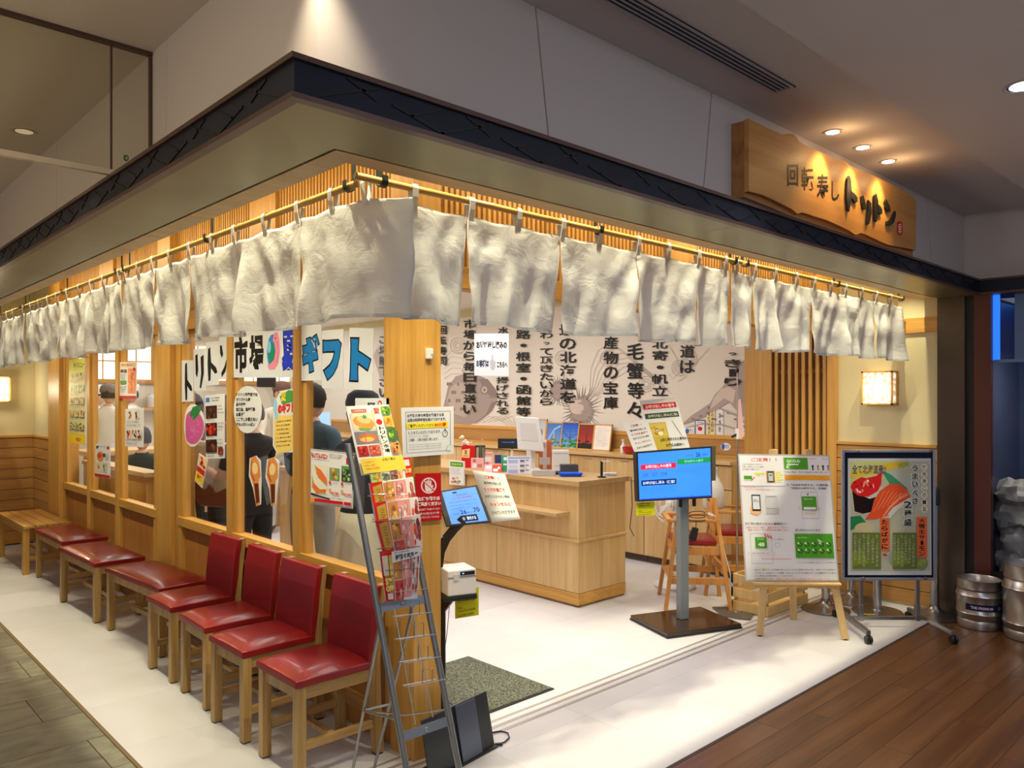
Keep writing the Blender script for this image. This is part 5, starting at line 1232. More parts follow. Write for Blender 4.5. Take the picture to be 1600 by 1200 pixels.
nt_ = sheet('time_limit_notice', 'laminated white notice with yellow eighty minute line fixed to the corner post', 'notice', [onY(2.750, *p) for p in ((627, 637), (709, 635), (709, 709), (630, 715))], n80, th=.003)
BX((2.10, 2.7515, 1.44), (2.14, 2.77, 1.50), 'fixing_pad', whiteP, nt_)
def notake(P):
    P.ring(.5, .26, .31, .17, .055, (.95, .85, .85)); P.poly([(.35, .34), (.34, .2), (.39, .2), (.4, .27), (.41, .15), (.46, .15), (.47, .25), (.48, .13), (.53, .13), (.535, .25), (.56, .15), (.61, .16), (.60, .27), (.65, .24), (.68, .26), (.62, .36), (.58, .39), (.40, .39)], (.95, .85, .85)); P.line([(.28, .15), (.72, .37)], .06, (.78, .08, .08), asp=.55); P.line([(.29, .14), (.73, .36)], .035, (.95, .85, .85), asp=.55)
    P.text('お持ち帰りは', .06, .49, .94, .58, (.97, .9, .9), .05); P.text('ご遠慮ください', .04, .60, .97, .69, (.97, .9, .9), .05); P.text("DON'T TAKE IT OUT", .07, .735, .93, .78, (.95, .88, .88), .01); P.text('请勿擅自外带', .08, .82, .9, .87, (.95, .88, .88)); P.text('가져가지 마세요', .08, .90, .9, .95, (.95, .88, .88))
rs_ = sheet('red_warning_sign', 'red sign with a crossed out white hand on the corner post', 'sign', [onY(2.762, *p) for p in ((649, 740), (689, 739), (690, 812), (652, 815))], notake, ink((.74, .06, .07)), th=.002)
p = onY(2.77, 669, 553); t = thing('post_hook', 'small white hook fixed high on the corner post', 'hook', p)
BX((p.x-.017, 2.752, p.z-.024), (p.x+.017, 2.77, p.z+.024), 'body', whiteP, t, .004); MB().tube([(p.x+.004, 2.751, p.z), (p.x+.004, 2.742, p.z-.006), (p.x+.006, 2.742, p.z-.02), (p.x+.003, 2.748, p.z-.024)], .002, 6).build('hook', steel, t)
# ================================================================== LEAFLET RACK (foreground)
ta, tb = Vector((1.64, 2.69, 1.41)), Vector((1.862, 2.69, 1.455))
fa, fb = Vector((1.643, 2.21, 0)), Vector((1.868, 2.21, 0))
rk = thing('leaflet_rack_stand', 'folding grey wire leaflet rack standing in front of the corner post', 'rack', (1.76, 2.45, 0))
onA = lambda z: fa+(ta-fa)*(z/ta.z); onB = lambda z: fb+(tb-fb)*(z/tb.z)
for p, q in ((fa, ta), (fb, tb)):
    MB().tube([p, q, q+Vector((0, 0, .004))], .0125, 12).build('upright', tubeM, rk); MB().tube([p, p+(q-p)*.02], .0145, 10).build('foot_cap', blackM, rk)
MB().tube([onA(1.37), onB(1.37)], .006, 8).build('top_rod', tubeM, rk)
def cross(za, zb, name):
    m = MB(); m.bar(onA(za), onB(zb), .004, .034, up=(0, .3, 1)); m.build(name, plain('crossbar_grey', (.36, .40, .45), .35, metal=.7), rk)
    c = (onA(za)+onB(zb))/2; MB().blob(c+Vector((0, -.006, 0)), (.008, .004, .008), 8).build('rivet', steel, rk)
zA = lambda v: onX(1.64, 560, v).z
cross(.80, .80, 'crossbar'); cross(.36, .36, 'crossbar')
# rear legs with a hinged stay
r1, r2 = Vector((1.70, 2.775, 0)), Vector((1.79, 2.755, 0))
h1, h2 = onA(.80)+Vector((.03, .01, 0)), onB(.80)+Vector((-.05, .01, 0))
for p, q in ((r1, h1), (r2, h2)): MB().tube([p, q], .0065, 8).build('rear_leg', tubeM, rk)
s1 = r1+(h1-r1)*.44; s2 = r2+(h2-r2)*.44
MB().tube([onA(.42), s1, s2], .005, 6).build('stay', tubeM, rk); MB().tube([s1, (s1+onB(.40))/2+Vector((0, 0, -.02)), onB(.40)], .003, 6).build('stay_wire', steel, rk)
MB().tube([onA(.1)*1, onA(.1)+Vector((.05, .0, 0))], .011, 8).build('stub', tubeM, rk)
# wire pockets
dirr = (tb-ta).normalized()
def pocket(z, empty=True):
    A, B_ = onA(z), onB(z); a = A+dirr*.045; b = B_-dirr*.02; o = Vector((0, -.05, .012)); m = MB(); w_ = .0017
    m.tube([a, a+o+Vector((-.01, 0, 0)), b+o, b], w_, 6)
    for s in (.3, .72):
        c = a+(b-a)*s; m.tube([c+o*1.0, c+Vector((.0, .005, -.012)), c+Vector((.006, .012, -.105))], w_, 6)
    m.tube([a, b], w_, 6); m.tube([a+(b-a)*.34+o, a+(b-a)*.34+o+Vector((0, -.0, .05)), a+(b-a)*.62+o+Vector((0, 0, .05)), a+(b-a)*.62+o], w_, 6)
    m.build('wire_pocket', steel, rk)
for z in (1.20, 1.10, 1.0, .92, .84, .755, .675, .595, .515): pocket(z)
for s in (.32, .68):
    p, q = fa+(fb-fa)*s, ta+(tb-ta)*s; MB().tube([p+(q-p)*.27, p+(q-p)*.86], .0018, 6).build('vertical_wire', steel, rk)
# posters and leaflets held by the rack (lie parallel to its tilted face)
tn = (tb-ta).cross(fa-ta).normalized()
if tn.y > 0: tn = -tn
def rkq(off, *ps): return [onP(ta+tn*off, tn, *p) for p in ps]
def topp(P):
    P.frame(0, 0, 1, 1, .012, (.97, .96, .90)); P.rect(.1, .05, .44, .10, (.85, .2, .12)); P.text('北海道特産品', .12, .058, .42, .092, (.95, .9, .8))
    P.rect(.05, .11, .58, .36, (.93, .86, .72)); P.ell(.32, .25, .24, .09, (.96, .60, .30), rot=.15); P.ell(.33, .21, .15, .055, (.98, .76, .5), rot=.15); P.ell(.36, .17, .05, .03, (.35, .6, .35)); P.poly([(.15, .32), (.5, .34), (.4, .37), (.2, .36)], (.5, .65, .25))
    P.rect(.05, .38, .56, .56, (.55, .50, .55)); P.ell(.32, .48, .22, .06, (.80, .48, .18)); P.ell(.3, .50, .16, .035, (.95, .75, .4)); P.line([(.30, .38), (.26, .54)], .02, (.85, .3, .4))
    food(P, .04, .59, .27, .74, (.75, .15, .1), RED, 3, 12); food(P, .29, .59, .54, .74, (.8, .3, .22), [(.7, .25, .18), (.88, .45, .35)], 4, 12)
    P.rect(.57, .03, .76, .78, (.96, .95, .90)); P.text('夏', .59, .05, .74, .14, (.86, .25, .1), .04); P.ell(.66, .26, .07, .045, (.85, .15, .12)); P.vtext('トリトン市場', .62, .32, .74, .72, (.12, .1, .1), .03); P.vtext('ギフト承り中', .57, .45, .61, .68, (.3, .3, .3))
    food(P, .78, .03, .98, .16, (.45, .65, .25), GRN, 5, 14); food(P, .78, .18, .98, .34, (.95, .75, .3), ORG, 6, 10); food(P, .78, .36, .98, .56, (.3, .45, .2), GRN, 7, 12); food(P, .78, .58, .98, .74, (.85, .65, .35), BRN+ORG, 8, 10)
    P.rect(.02, .78, .98, .99, (.97, .84, .28)); P.text('お取り寄せ', .5, .80, .8, .84, (.3, .2, .1), .02); P.lines(3, .08, .82, .4, .96, (.9, .5, .1), 4)
sheet('summer_gift_poster', 'tall food poster with melon and 夏 heading at the top of the wire rack'.replace('夏', 'summer'), 'poster', rkq(.012, (540, 635), (607, 632), (634, 735), (565, 743)), topp, th=.002)
def leaf(sd, base=None):
    def d(P):
        P.rect(0, 0, .28, 1, (.84, .07, .05)); P.poly([(.06, .12), (.26, .06), (.27, .78), (.16, .83), (.07, .8)], (.80, .62, .20)); P.vtext('ウニイクラ', .12, .18, .22, .7, (.3, .1, .05))
        food(P, .30, .05, .55, .60, (.85, .55, .25), [(.86, .62, .28), (.75, .45, .15), (.95, .78, .4)], sd, 8); food(P, .52, .04, .80, .95, (.92, .62, .60), PNK, sd+1, 10); food(P, .80, .02, 1, .9, (.9, .85, .82), RED+[(.6, .35, .35)], sd+2, 8); food(P, .30, .62, .55, 1, (.8, .3, .25), RED+PNK, sd+3, 7)
    return d
def lp0(P): food(P, 0, 0, .3, 1, (.75, .80, .45), GRN+ORG, 1, 12); food(P, .3, 0, .55, 1, (.85, .82, .75), [(.8, .76, .65), (.4, .4, .35)], 2, 12); food(P, .55, 0, .78, 1, (.5, .38, .33), BRN+[(.6, .5, .48)], 3, 10); food(P, .76, 0, .92, 1, (.93, .75, .55), PNK+ORG, 4, 6)
lf = [('vegetable and seafood leaflet tucked under the poster of the rack', ((578, 741), (632, 732), (634, 748), (582, 758)), lp0, .020),
      ('red edged seafood leaflet in the top pocket of the rack', ((577, 755), (645, 745), (652, 800), (586, 812)), leaf(11), .026),
      ('red edged seafood leaflet in the second pocket of the rack', ((583, 786), (652, 776), (657, 832), (592, 842)), leaf(21), .034),
      ('red edged seafood leaflet in the third pocket of the rack', ((586, 813), (656, 803), (660, 862), (600, 871)), leaf(31), .042)]
for lb, q, d, off in lf: sheet('leaflet', lb, 'leaflet', rkq(off, *q), d, th=.006, group='leaflets in the rack')
sheet('coupon_leaflet', 'narrow red coupon leaflet with a white patch at the rack upper right', 'leaflet', rkq(.016, (628, 716), (641, 715), (645, 742), (632, 744)), lambda P: (P.rect(.2, .1, .8, .45, (.85, .85, .85)), P.text('5% OFF', .15, .6, .9, .85, (.98, .9, .5), .04)), ink((.85, .1, .08)), th=.004)
def bandp(P): P.text('一度食べたら忘れられない', .05, .08, .6, .26, (.25, .25, .25), .02); P.text('手羽ぐだちゃ', .1, .34, .9, .86, (.1, .1, .1), .05)
def lowl(P):
    leaf(41)(P); P.rect(.02, .1, .16, .5, (.93, .85, .75)); P.rect(.19, .1, .27, .5, (.95, .85, .4)); P.text('5%', .03, .55, .26, .68, (.98, .90, .5), .05); P.text('OFF', .03, .70, .26, .82, (.98, .90, .5), .05); P.rect(.06, .85, .22, .97, (.9, .88, .86))
sheet('leaflet', 'lowest red leaflet with five percent off lettering in the rack', 'leaflet', rkq(.040, (593, 862), (657, 852), (652, 935), (603, 940)), lowl, th=.005, group='leaflets in the rack')
sheet('banner_strip', 'white paper strip with black brush words across the rack pocket', 'banner', rkq(.060, (612, 862), (657, 855), (657, 868), (613, 880)), bandp, th=.001)

# dark folded display boards at its foot
db = thing('display_board', 'dark grey folded display board on the floor behind the wire rack', 'board', (2.2, 2.62, 0)); dgm = plain('dark_board', (.028, .032, .036), .28)
b0, b1 = onZ(0, 672, 1222), onZ(0, 773, 1166); 
vd_ = (b1-b0).normalized(); bn = Vector((vd_.y, -vd_.x, 0)); 
if bn.dot(Vector((1, 1, 0))) > 0: bn = -bn
tq = onP(b0, bn, 658, 1137).z; tq2 = onP(b0, bn, 760, 1091).z; zt = (tq+tq2)/2
lean = -bn*.05
def slab(s0, s1, off, mat, name, th=.008):
    p = [b0+(b1-b0)*s0, b0+(b1-b0)*s1]; p = [p[0], p[1], p[1]+lean+Vector((0, 0, zt)), p[0]+lean+Vector((0, 0, zt))]
    p = [q+bn*off for q in p]; p[0].z += .002; p[1].z += .002; MB().prism(p, -bn*th).build(name, mat, db, .0015)
slab(0, .48, 0, dgm, 'left_leaf'); slab(.49, 1, 0, dgm, 'right_leaf'); slab(.47, .78, .010, plain('grey_sheen_strip', (.12, .14, .19), .22, metal=.3), 'grey_strip', .003)
MB().prism([b0+bn*.02+Vector((0, 0, .001)), b1+bn*.02+Vector((0, 0, .001)), b1-bn*.10+Vector((0, 0, .001)), b0-bn*.10+Vector((0, 0, .001))], (0, 0, .008)).build('base_plate', blackM, db)
cd = db
MB().tube([b1+Vector((x, y, .006)) for x, y in ((.0, .0), (.05, -.01), (.10, .01), (.13, .05), (.12, .09), (.07, .11), (.02, .10))], .0035, 6).build('cable', blackM, cd); MB().bar(b1+Vector((0, 0, .008)), b1+Vector((.03, -.02, .008)), .012, .01).build('plug', blackM, cd)

# ================================================================== TABLET STAND
sp = Vector((2.42, 3.02, 0)); ts = thing('tablet_stand', 'black tablet stand with a lit blue reservation screen behind the wire rack', 'kiosk', sp)
MB().prism([sp+Vector((x, y, 0)) for x, y in ((-.16, -.05), (-.05, -.17), (.14, .02), (.04, .16))], (0, 0, .008)).build('base_plate', blackMet, ts)
v0 = onP(sp, FN, 690, 905); m = MB(); pole = Vector((sp.x, sp.y, 0)); pz = v0.z
pd = (onP(sp, FN, 689, 905)-sp); pd.z = 0
P0 = sp+pd
m.bar(P0+Vector((0, 0, .008)), P0+Vector((0, 0, pz)), .045, .03, up=(DV.x, DV.y, 0)); m.build('post', blackMet, ts)
cur = [onP(P0, FN, *p) for p in ((689, 905), (685, 885), (688, 862), (697, 842), (710, 826), (724, 812))]
m = MB(); 
for a, b in zip(cur[:-1], cur[1:]): m.bar(a, b, .045, .022, up=(-DV.x, -DV.y, .2))
m.build('curved_arm', blackMet, ts)
tnn = Vector((-.686+.15, -.728-.15, .55)).normalized()
tq = [onP(cur[-1], tnn, *p) for p in ((681, 768), (746, 757), (768, 816), (697, 823))]
o_ = MB(); o_.prism(tq, -tnn*.012); o_.build('tablet', blackM, ts, .004)
f, n = quad_fn(*tq); n = n if n.dot(tnn) > 0 else -n; P = Print(f, n); P.emit = .95; SB = (.34, .56, .93)
P.rect(.13, .05, .93, .95, SB); P.rect(.36, .09, .46, .14, (.15, .2, .35)); P.line([(.14, .22), (.92, .22)], .006, (.3, .42, .7)); P.text('本日の受付', .42, .17, .7, .22, (.2, .3, .5)); P.text('ただいまの待ち時間', .3, .25, .76, .30, (.55, .25, .35), .02)
for b in (.35, .45, .53): P.text('お客様の受付番号をご案内いたします', .2, b, .86, b+.035, (.25, .38, .7))
P.text('26', .40, .60, .54, .72, (.08, .1, .25), .02); P.text('70', .70, .58, .84, .70, (.08, .1, .25), .02); P.text('番', .56, .67, .6, .71, (.1, .2, .4)); P.text('お待ち', .24, .67, .38, .71, (.2, .3, .5)); P.text('およそ', .62, .66, .69, .70, (.2, .3, .5))
P.rect(.37, .75, .74, .92, (.03, .06, .16)); P.emit = .9; P.text('受付する', .50, .79, .70, .88, (.8, .9, 1), .02); P.ring(.43, .84, .025, .035, .008, (.8, .9, 1)); P.build(ts, 'screen')
pn = Vector((-.60, -.70, .25)).normalized()
p_ = tq[1]-tnn*.015
pq = [onP(p_, pn, *p) for p in ((738, 735), (789, 741), (813, 812), (769, 817))]
def cau(P):
    C1 = (.85, .35, .15); C2 = (.35, .45, .3)
    P.text('ご注意！！', .30, .07, .74, .15, C1, .03); P.text('番号呼び出し後', .22, .20, .78, .26, C2, .02); P.text('６０分を過ぎて', .16, .32, .82, .40, C1, .03); P.text('お戻りにならない場合', .10, .47, .9, .53, C2, .02); P.text('キャンセルと', .16, .62, .85, .70, C1, .03); P.text('させていただきます', .12, .79, .92, .86, C2, .02)
def curved(name, label, q, draw, amt, parent=None):
    """paper sheet that curls forward at its lower end"""
    f0, n0 = quad_fn(*q); n0 = n0 if n0.dot(Vector((0, 0, EYE))-q[0]) > 0 else -n0
    g = lambda a, b: f0(a, b)+n0*(amt*(max(0, b-.35)/.65)**2)
    m = MB(); N = 10; vs = [g(a, j/N) for j in range(N+1) for a in (0, 1)]; m.add(vs, [(2*j, 2*j+1, 2*j+3, 2*j+2) for j in range(N)], 0, True)
    o = m.build(name, paper, parent, fix=False); s_ = o.modifiers.new('t', 'SOLIDIFY'); s_.thickness = .0008; s_.offset = -1
    P = Print(g, n0, lift=.0016); draw(P); P.build(o); return o
o = curved('caution_sheet', '', pq, cau, .02); tag(o, 'cream paper with orange caution lines taped beside the tablet', 'notice')
pb = sum(pq, Vector())/4
# receipt printer on its bracket
prc = onP(P0, FN, 714, 925); bq = Vector((prc.x, prc.y, prc.z))
t = thing('ticket_printer', 'white box-shaped ticket printer on the bracket of the tablet stand', 'printer', (bq.x, bq.y, bq.z)); Mr = Matrix.Translation(bq) @ Matrix.Rotation(math.radians(-18), 4, 'Z')
MB().box((-.075, -.07, 0), (.075, .09, .125), Mr).build('body', whiteP, t, .006); MB().box((-.075, -.0725, .088), (.075, -.069, .092), Mr).build('seam', ink((.5, .5, .5)), t)
MB().box((-.01, -.0735, .098), (.065, -.07, .115), Mr).build('slot', blackM, t); MB().box((.0, -.0745, .104), (.008, -.0735, .110), Mr).build('blue_light', plain('led_blue', (.05, .2, 1), .5, emit=4), t); MB().box((-.045, -.074, .075), (-.015, -.07, .105), Mr).build('button', ink((.82, .82, .82)), t)
MB().box((-.085, -.07, -.026), (.08, .09, -.001), Mr).build('bracket', blackMet, ts, .003); MB().bar(P0+Vector((0, 0, bq.z-.10)), Vector((bq.x-.03, bq.y, bq.z-.02)), .035, .03).build('bracket_arm', blackMet, ts)
yq = [onP(bq, FN, *p) for p in ((711, 922), (748, 917), (748, 961), (711, 967))]
YN = (.80, .80, .08)
def hours(P):
    K_ = (.15, .15, .1); P.text('《営業時間のご案内》', .12, .05, .75, .14, K_, .01); P.text('閉店時間　22:00', .12, .22, .7, .31, K_, .02); P.text('ラストオーダー　21:30', .12, .36, .85, .45, K_, .02); P.text('Hours', .12, .60, .32, .68, K_); P.text('Closing Time 10:00 PM', .12, .72, .85, .80, K_); P.text('Last Order 9:30 PM', .12, .87, .78, .95, K_)
sheet('hours_note', 'yellow closing hours note hanging under the ticket printer', 'note', yq, hours, ink(YN), th=.0015)
cd = ts; cdp = [onP(P0, FN, *p) for p in ((684, 792), (674, 797), (671, 830), (669, 880), (676, 940), (674, 1000), (668, 1080), (672, 1110))]
MB().tube(cdp, .0022, 6).build('cable', blackM, cd)
cd = bpy.data.objects['ticket_printer']; MB().tube([onP(P0+Vector((.05, .05, 0)), FN, *p) for p in ((703, 935), (699, 985), (692, 1040), (690, 1075), (700, 1095), (712, 1107))], .0018, 6).build('cable', blackM, cd)

# door mat
mq = [onZ(0, 713, 1022), onZ(0, 857, 1082), onZ(0, 762, 1116), onZ(0, 640, 1050)]
mt = thing('door_mat', 'speckled grey green carpet mat inside the entrance', 'mat', (2.85, 3.25, 0))
def mat_m():
    m, nt, b = node_mat('speckled_mat'); tc = nt.nodes.new('ShaderNodeTexCoord'); n = nt.nodes.new('ShaderNodeTexNoise'); n.inputs['Scale'].default_value = 130; n.inputs['Detail'].default_value = 2
    nt.links.new(tc.outputs['Object'], n.inputs['Vector']); r = nt.nodes.new('ShaderNodeValToRGB'); nt.links.new(n.outputs['Fac'], r.inputs['Fac']); r.color_ramp.elements[0].position = .42; r.color_ramp.elements[1].position = .6
    r.color_ramp.elements[0].color = (.035, .04, .03, 1); r.color_ramp.elements[1].color = (.20, .21, .15, 1); nt.links.new(r.outputs[0], b.inputs['Base Color']); b.inputs['Roughness'].default_value = .95
    bp = nt.nodes.new('ShaderNodeBump'); bp.inputs['Strength'].default_value = .6; bp.inputs['Distance'].default_value = .004; nt.links.new(n.outputs['Fac'], bp.inputs['Height']); nt.links.new(bp.outputs[0], b.inputs['Normal']); return m
BX((2.30, 2.93, .0), (3.08, 3.66, .006), 'rubber_edge', blackM, mt, .002); BX((2.312, 2.942, .004), (3.068, 3.648, .010), 'pile', mat_m(), mt)

# ================================================================== QUEUE SCREEN ON STAND
bc = Vector((4.63, 3.14, 0)); qa = math.radians(-21); Mq = Matrix.Translation(bc) @ Matrix.Rotation(qa, 4, 'Z')
qs = thing('queue_display_stand', 'large blue queue number screen on a grey post with dark square base', 'display', bc)
MB().box((-.30, -.235, .012), (.30, .235, .036), Mq).build('base_plate', plain('base_brown_gloss', (.035, .018, .012), .12), qs, .002); MB().box((-.305, -.24, .004), (.305, .24, .012), Mq).build('base_edge', blackMet, qs)
for sx in (-1, 1):
    for sy in (-1, 1): MB().box((sx*.27-.02, sy*.2-.02, 0), (sx*.27+.02, sy*.2+.02, .005), Mq).build('rubber_foot', blackM, qs)
pc = bc+Vector((.0, .02, 0)); Mp = Matrix.Translation(pc) @ Matrix.Rotation(qa, 4, 'Z')
grey = plain('powder_grey_post', (.22, .25, .27), .38, metal=.3)
MB().box((-.036, -.028, .036), (.036, .028, 1.2), Mp).build('post', grey, qs, .006)
sn = Vector((math.sin(qa)*1, -math.cos(qa), 0)).normalized(); sn = (sn+Vector((0, 0, .06))).normalized()
sc_ = pc+Vector((sn.x, sn.y, 0))*.082+Vector((0, 0, 1.2))
scq = [onP(sc_, sn, *p) for p in ((994, 706), (1112, 697), (1113, 778), (997, 784))]
MB().prism(scq, -sn*.045).build('screen_housing', blackM, qs, .003)
f, n = quad_fn(*scq); n = n if n.dot(sn) > 0 else -n; P = Print(f, n); P.emit = .85; SB = (.20, .50, .97)
P.rect(.02, .035, .98, .965, SB); P.rect(.05, .27, .51, .37, (.75, .12, .22)); P.rect(.53, .21, .98, .31, (.10, .50, .28)); P.rect(.05, .58, .51, .69, (.04, .14, .40))
P.text('お呼び出し中の番号', .11, .285, .45, .35, (.85, .82, .95), .02); P.text('案内待ちの番号', .62, .235, .88, .29, (.4, .75, .7), .02); P.text('お呼び出し済み（保留）', .07, .605, .49, .67, (.75, .82, 1), .02)
P.text('ただいま', .64, .13, .74, .17, (.1, .25, .6)); P.text('26', .78, .10, .84, .19, (.08, .2, .5), .02); P.text('組待ち', .87, .13, .95, .17, (.1, .25, .6))
for i, s in enumerate(('226', '227', '228')): P.frame(.06+i*.12, .40, .155+i*.12, .53, .002, (.3, .45, .8)); P.text(s, .07+i*.12, .44, .145+i*.12, .50, (.15, .3, .7))
for i in range(7):
    for j in range(3): P.frame(.05+i*.065, .71+j*.045, .11+i*.065, .75+j*.045, .0015, (.16, .40, .85)); P.frame(.54+i*.062, .34+j*.055, .595+i*.062, .385+j*.055, .0015, (.16, .40, .85))
P.rect(.02, .945, .98, .965, (.1, .25, .7)); 
for a in (.34, .52, .70): P.ell(a, .93, .006, .008, (.05, .1, .4), 8)
P.build(qs, 'screen')
for dx in (-.045, .07): MB().box((dx-.012, -.045, scq[2].z-.06), (dx+.012, -.034, scq[2].z+.02), Mp).build('mount_strap', blackM, qs)
MB().box((.18, -.02, 1.0), (.27, .03, 1.25), Mp).build('media_box', ink((.35, .33, .28)), qs, .003)
for pts in (((986+0, 745), (988, 790), (984, 825), (991, 838)), ((1068, 780), (1066, 800), (1072, 822), (1085, 840))):
    MB().tube([onP(pc, FN, *p) for p in pts], .003, 6).build('cable', blackM, qs)
# two printed sheets fixed on top of the screen
tn2 = (sn+Vector((0, 0, .10))).normalized(); pt_ = sc_-sn*.05
qq = [onP(pt_, tn2, *p) for p in ((999, 626), (1056, 621), (1079, 703), (1016, 708))]
def q1(P):
    P.rect(.06, .08, .95, .18, (.85, .15, .12)); P.text('お呼び出し中の番号', .12, .10, .9, .165, (.98, .9, .9), .02); P.rect(.06, .26, .95, .36, (.25, .30, .22)); P.text('お呼び出し済み(保留)', .14, .285, .92, .345, (.85, .9, .8), .02)
    P.rect(.06, .44, .55, .98, (.80, .70, .25)); food(P, .08, .46, .52, .7, (.85, .75, .4), [(.9, .85, .6), (.7, .55, .15)], 3, 10); P.line([(.72, .42), (.88, .72)], .01, (.4, .3, .2)); P.text('上記に表示された番号の', .3, .74, .98, .80, (.2, .2, .2), .02); P.text('お客様は店内へ', .42, .85, .88, .91, (.2, .2, .2), .02)
sheet('call_notice', 'tall sheet with red and green bars standing behind the blue screen', 'notice', qq, q1, th=.0016)
qq = [onP(pt_+sn*.02, tn2, *p) for p in ((973, 660), (1011, 655), (1027, 703), (994, 713))]
def q2_(P):
    C1 = (.75, .3, .3); C2 = (.3, .3, .35); P.text('ご注意！！', .25, .1, .7, .18, C1, .03)
    for b, s, c in ((.24, '番号呼び出し後', C2), (.36, '６０分を過ぎて', C1), (.48, 'お戻りにならない場合', C2), (.62, 'キャンセルと', C1), (.76, 'させていただきます', C2)): P.text(s, .15, b, .85, b+.065, c, .02)
sheet('caution_sheet', 'white slanted caution paper at the left behind the blue screen', 'notice', qq, q2_, th=.0016)
qq = [onP(sc_-sn*.03, sn, *p) for p in ((994, 786), (1023, 784), (1023, 805), (994, 806))]
sheet('hours_note', 'yellow closing hours note hanging under the blue queue screen', 'note', qq, hours, ink(YN))

# pole stand with clip and ribbon
pb_ = onZ(0, 1152, 950); t = thing('pole_stand', 'thin chrome pole on a bent steel foot, with a pink ribbon', 'stand', pb_)
MB().tube([pb_+Vector((0, 0, .01)), pb_+Vector((0, 0, 1.05))], .008, 10).build('lower_pole', steel, t); MB().tube([pb_+Vector((0, 0, 1.05)), pb_+Vector((0, 0, 1.78))], .0055, 10).build('upper_pole', steel, t)
fm = plain('foot_steel', (.20, .19, .18), .4, metal=.7)
MB().prism([onZ(.012, *p) for p in ((1113, 948), (1136, 948), (1150, 957), (1165, 951), (1178, 958), (1173, 967), (1150, 965), (1125, 960))], (0, 0, -.008)).build('foot', fm, t)
MB().blob(pb_+Vector((0, 0, 1.80)), (.014, .014, .018), 10).build('tip', blackM, t); MB().bar(onP(pb_, FN, 1143, 683), onP(pb_, FN, 1156, 676), .02, .015).build('clamp', blackM, t); MB().tube([pb_+Vector((0, 0, 1.28)), pb_+Vector((0, 0, 1.36))], .014, 10).build('clip', whiteP, t)
rb = [onP(pb_-FN*-.01, FN, *p) for p in ((1153, 625), (1157, 623), (1163, 680), (1158, 686), (1153, 684))]
MB().prism(rb, -FN*.002).build('ribbon', ink((.88, .72, .70)), t)

# ================================================================== EASEL WITH NOTICE BOARD
e1, e2, e3 = onZ(0, 1187, 994), onZ(0, 1321, 1000), onZ(0, 1240, 968)
t = thing('wooden_easel', 'pale wooden easel holding the white instruction board', 'easel', (e1+e2)/2)
en = Vector(((e2-e1).y, -(e2-e1).x, 0)).normalized(); en = en if en.dot(DV.to_3d()) < 0 else -en
etilt = (en+Vector((0, 0, .14))).normalized()
ec = (e1+e2)/2
mz = lambda off, *p: onP(ec+en*off, etilt, *p)
for a, b in (((1187, 994), (1210, 702)), ((1321, 1000), (1262, 702))):
    A = onZ(0, *a); B_ = mz(-.02, *b); MB().bar(A+Vector((0, 0, .006)), B_, .045, .02, up=en).build('leg', easelW, t, .002); MB().lathe([(.012, 0), (.012, .008)], A, 10).build('foot', blackM, t)
MB().bar(e3, mz(-.05, 1236, 760), .045, .02, up=en).build('rear_leg', easelW, t, .002)
L_, R_ = mz(.0, 1178, 914), mz(.0, 1311, 917)
MB().bar(L_, R_, .02, .05, up=etilt).build('cross_rail', easelW, t, .002); MB().bar(mz(.03, 1176, 910), mz(.03, 1313, 912), .07, .012, up=(0, 0, 1)).build('tray', easelW, t, .002)
for u in (1218, 1280): c = mz(.012, u, 917); MB().blob(c, (.007, .007, .007), 8).build('bolt', blackM, t)
nb = [mz(.03, *p) for p in ((1153, 709), (1296, 711), (1311, 908), (1165, 908))]
G_ = (.30, .62, .12); RD = (.85, .2, .2)
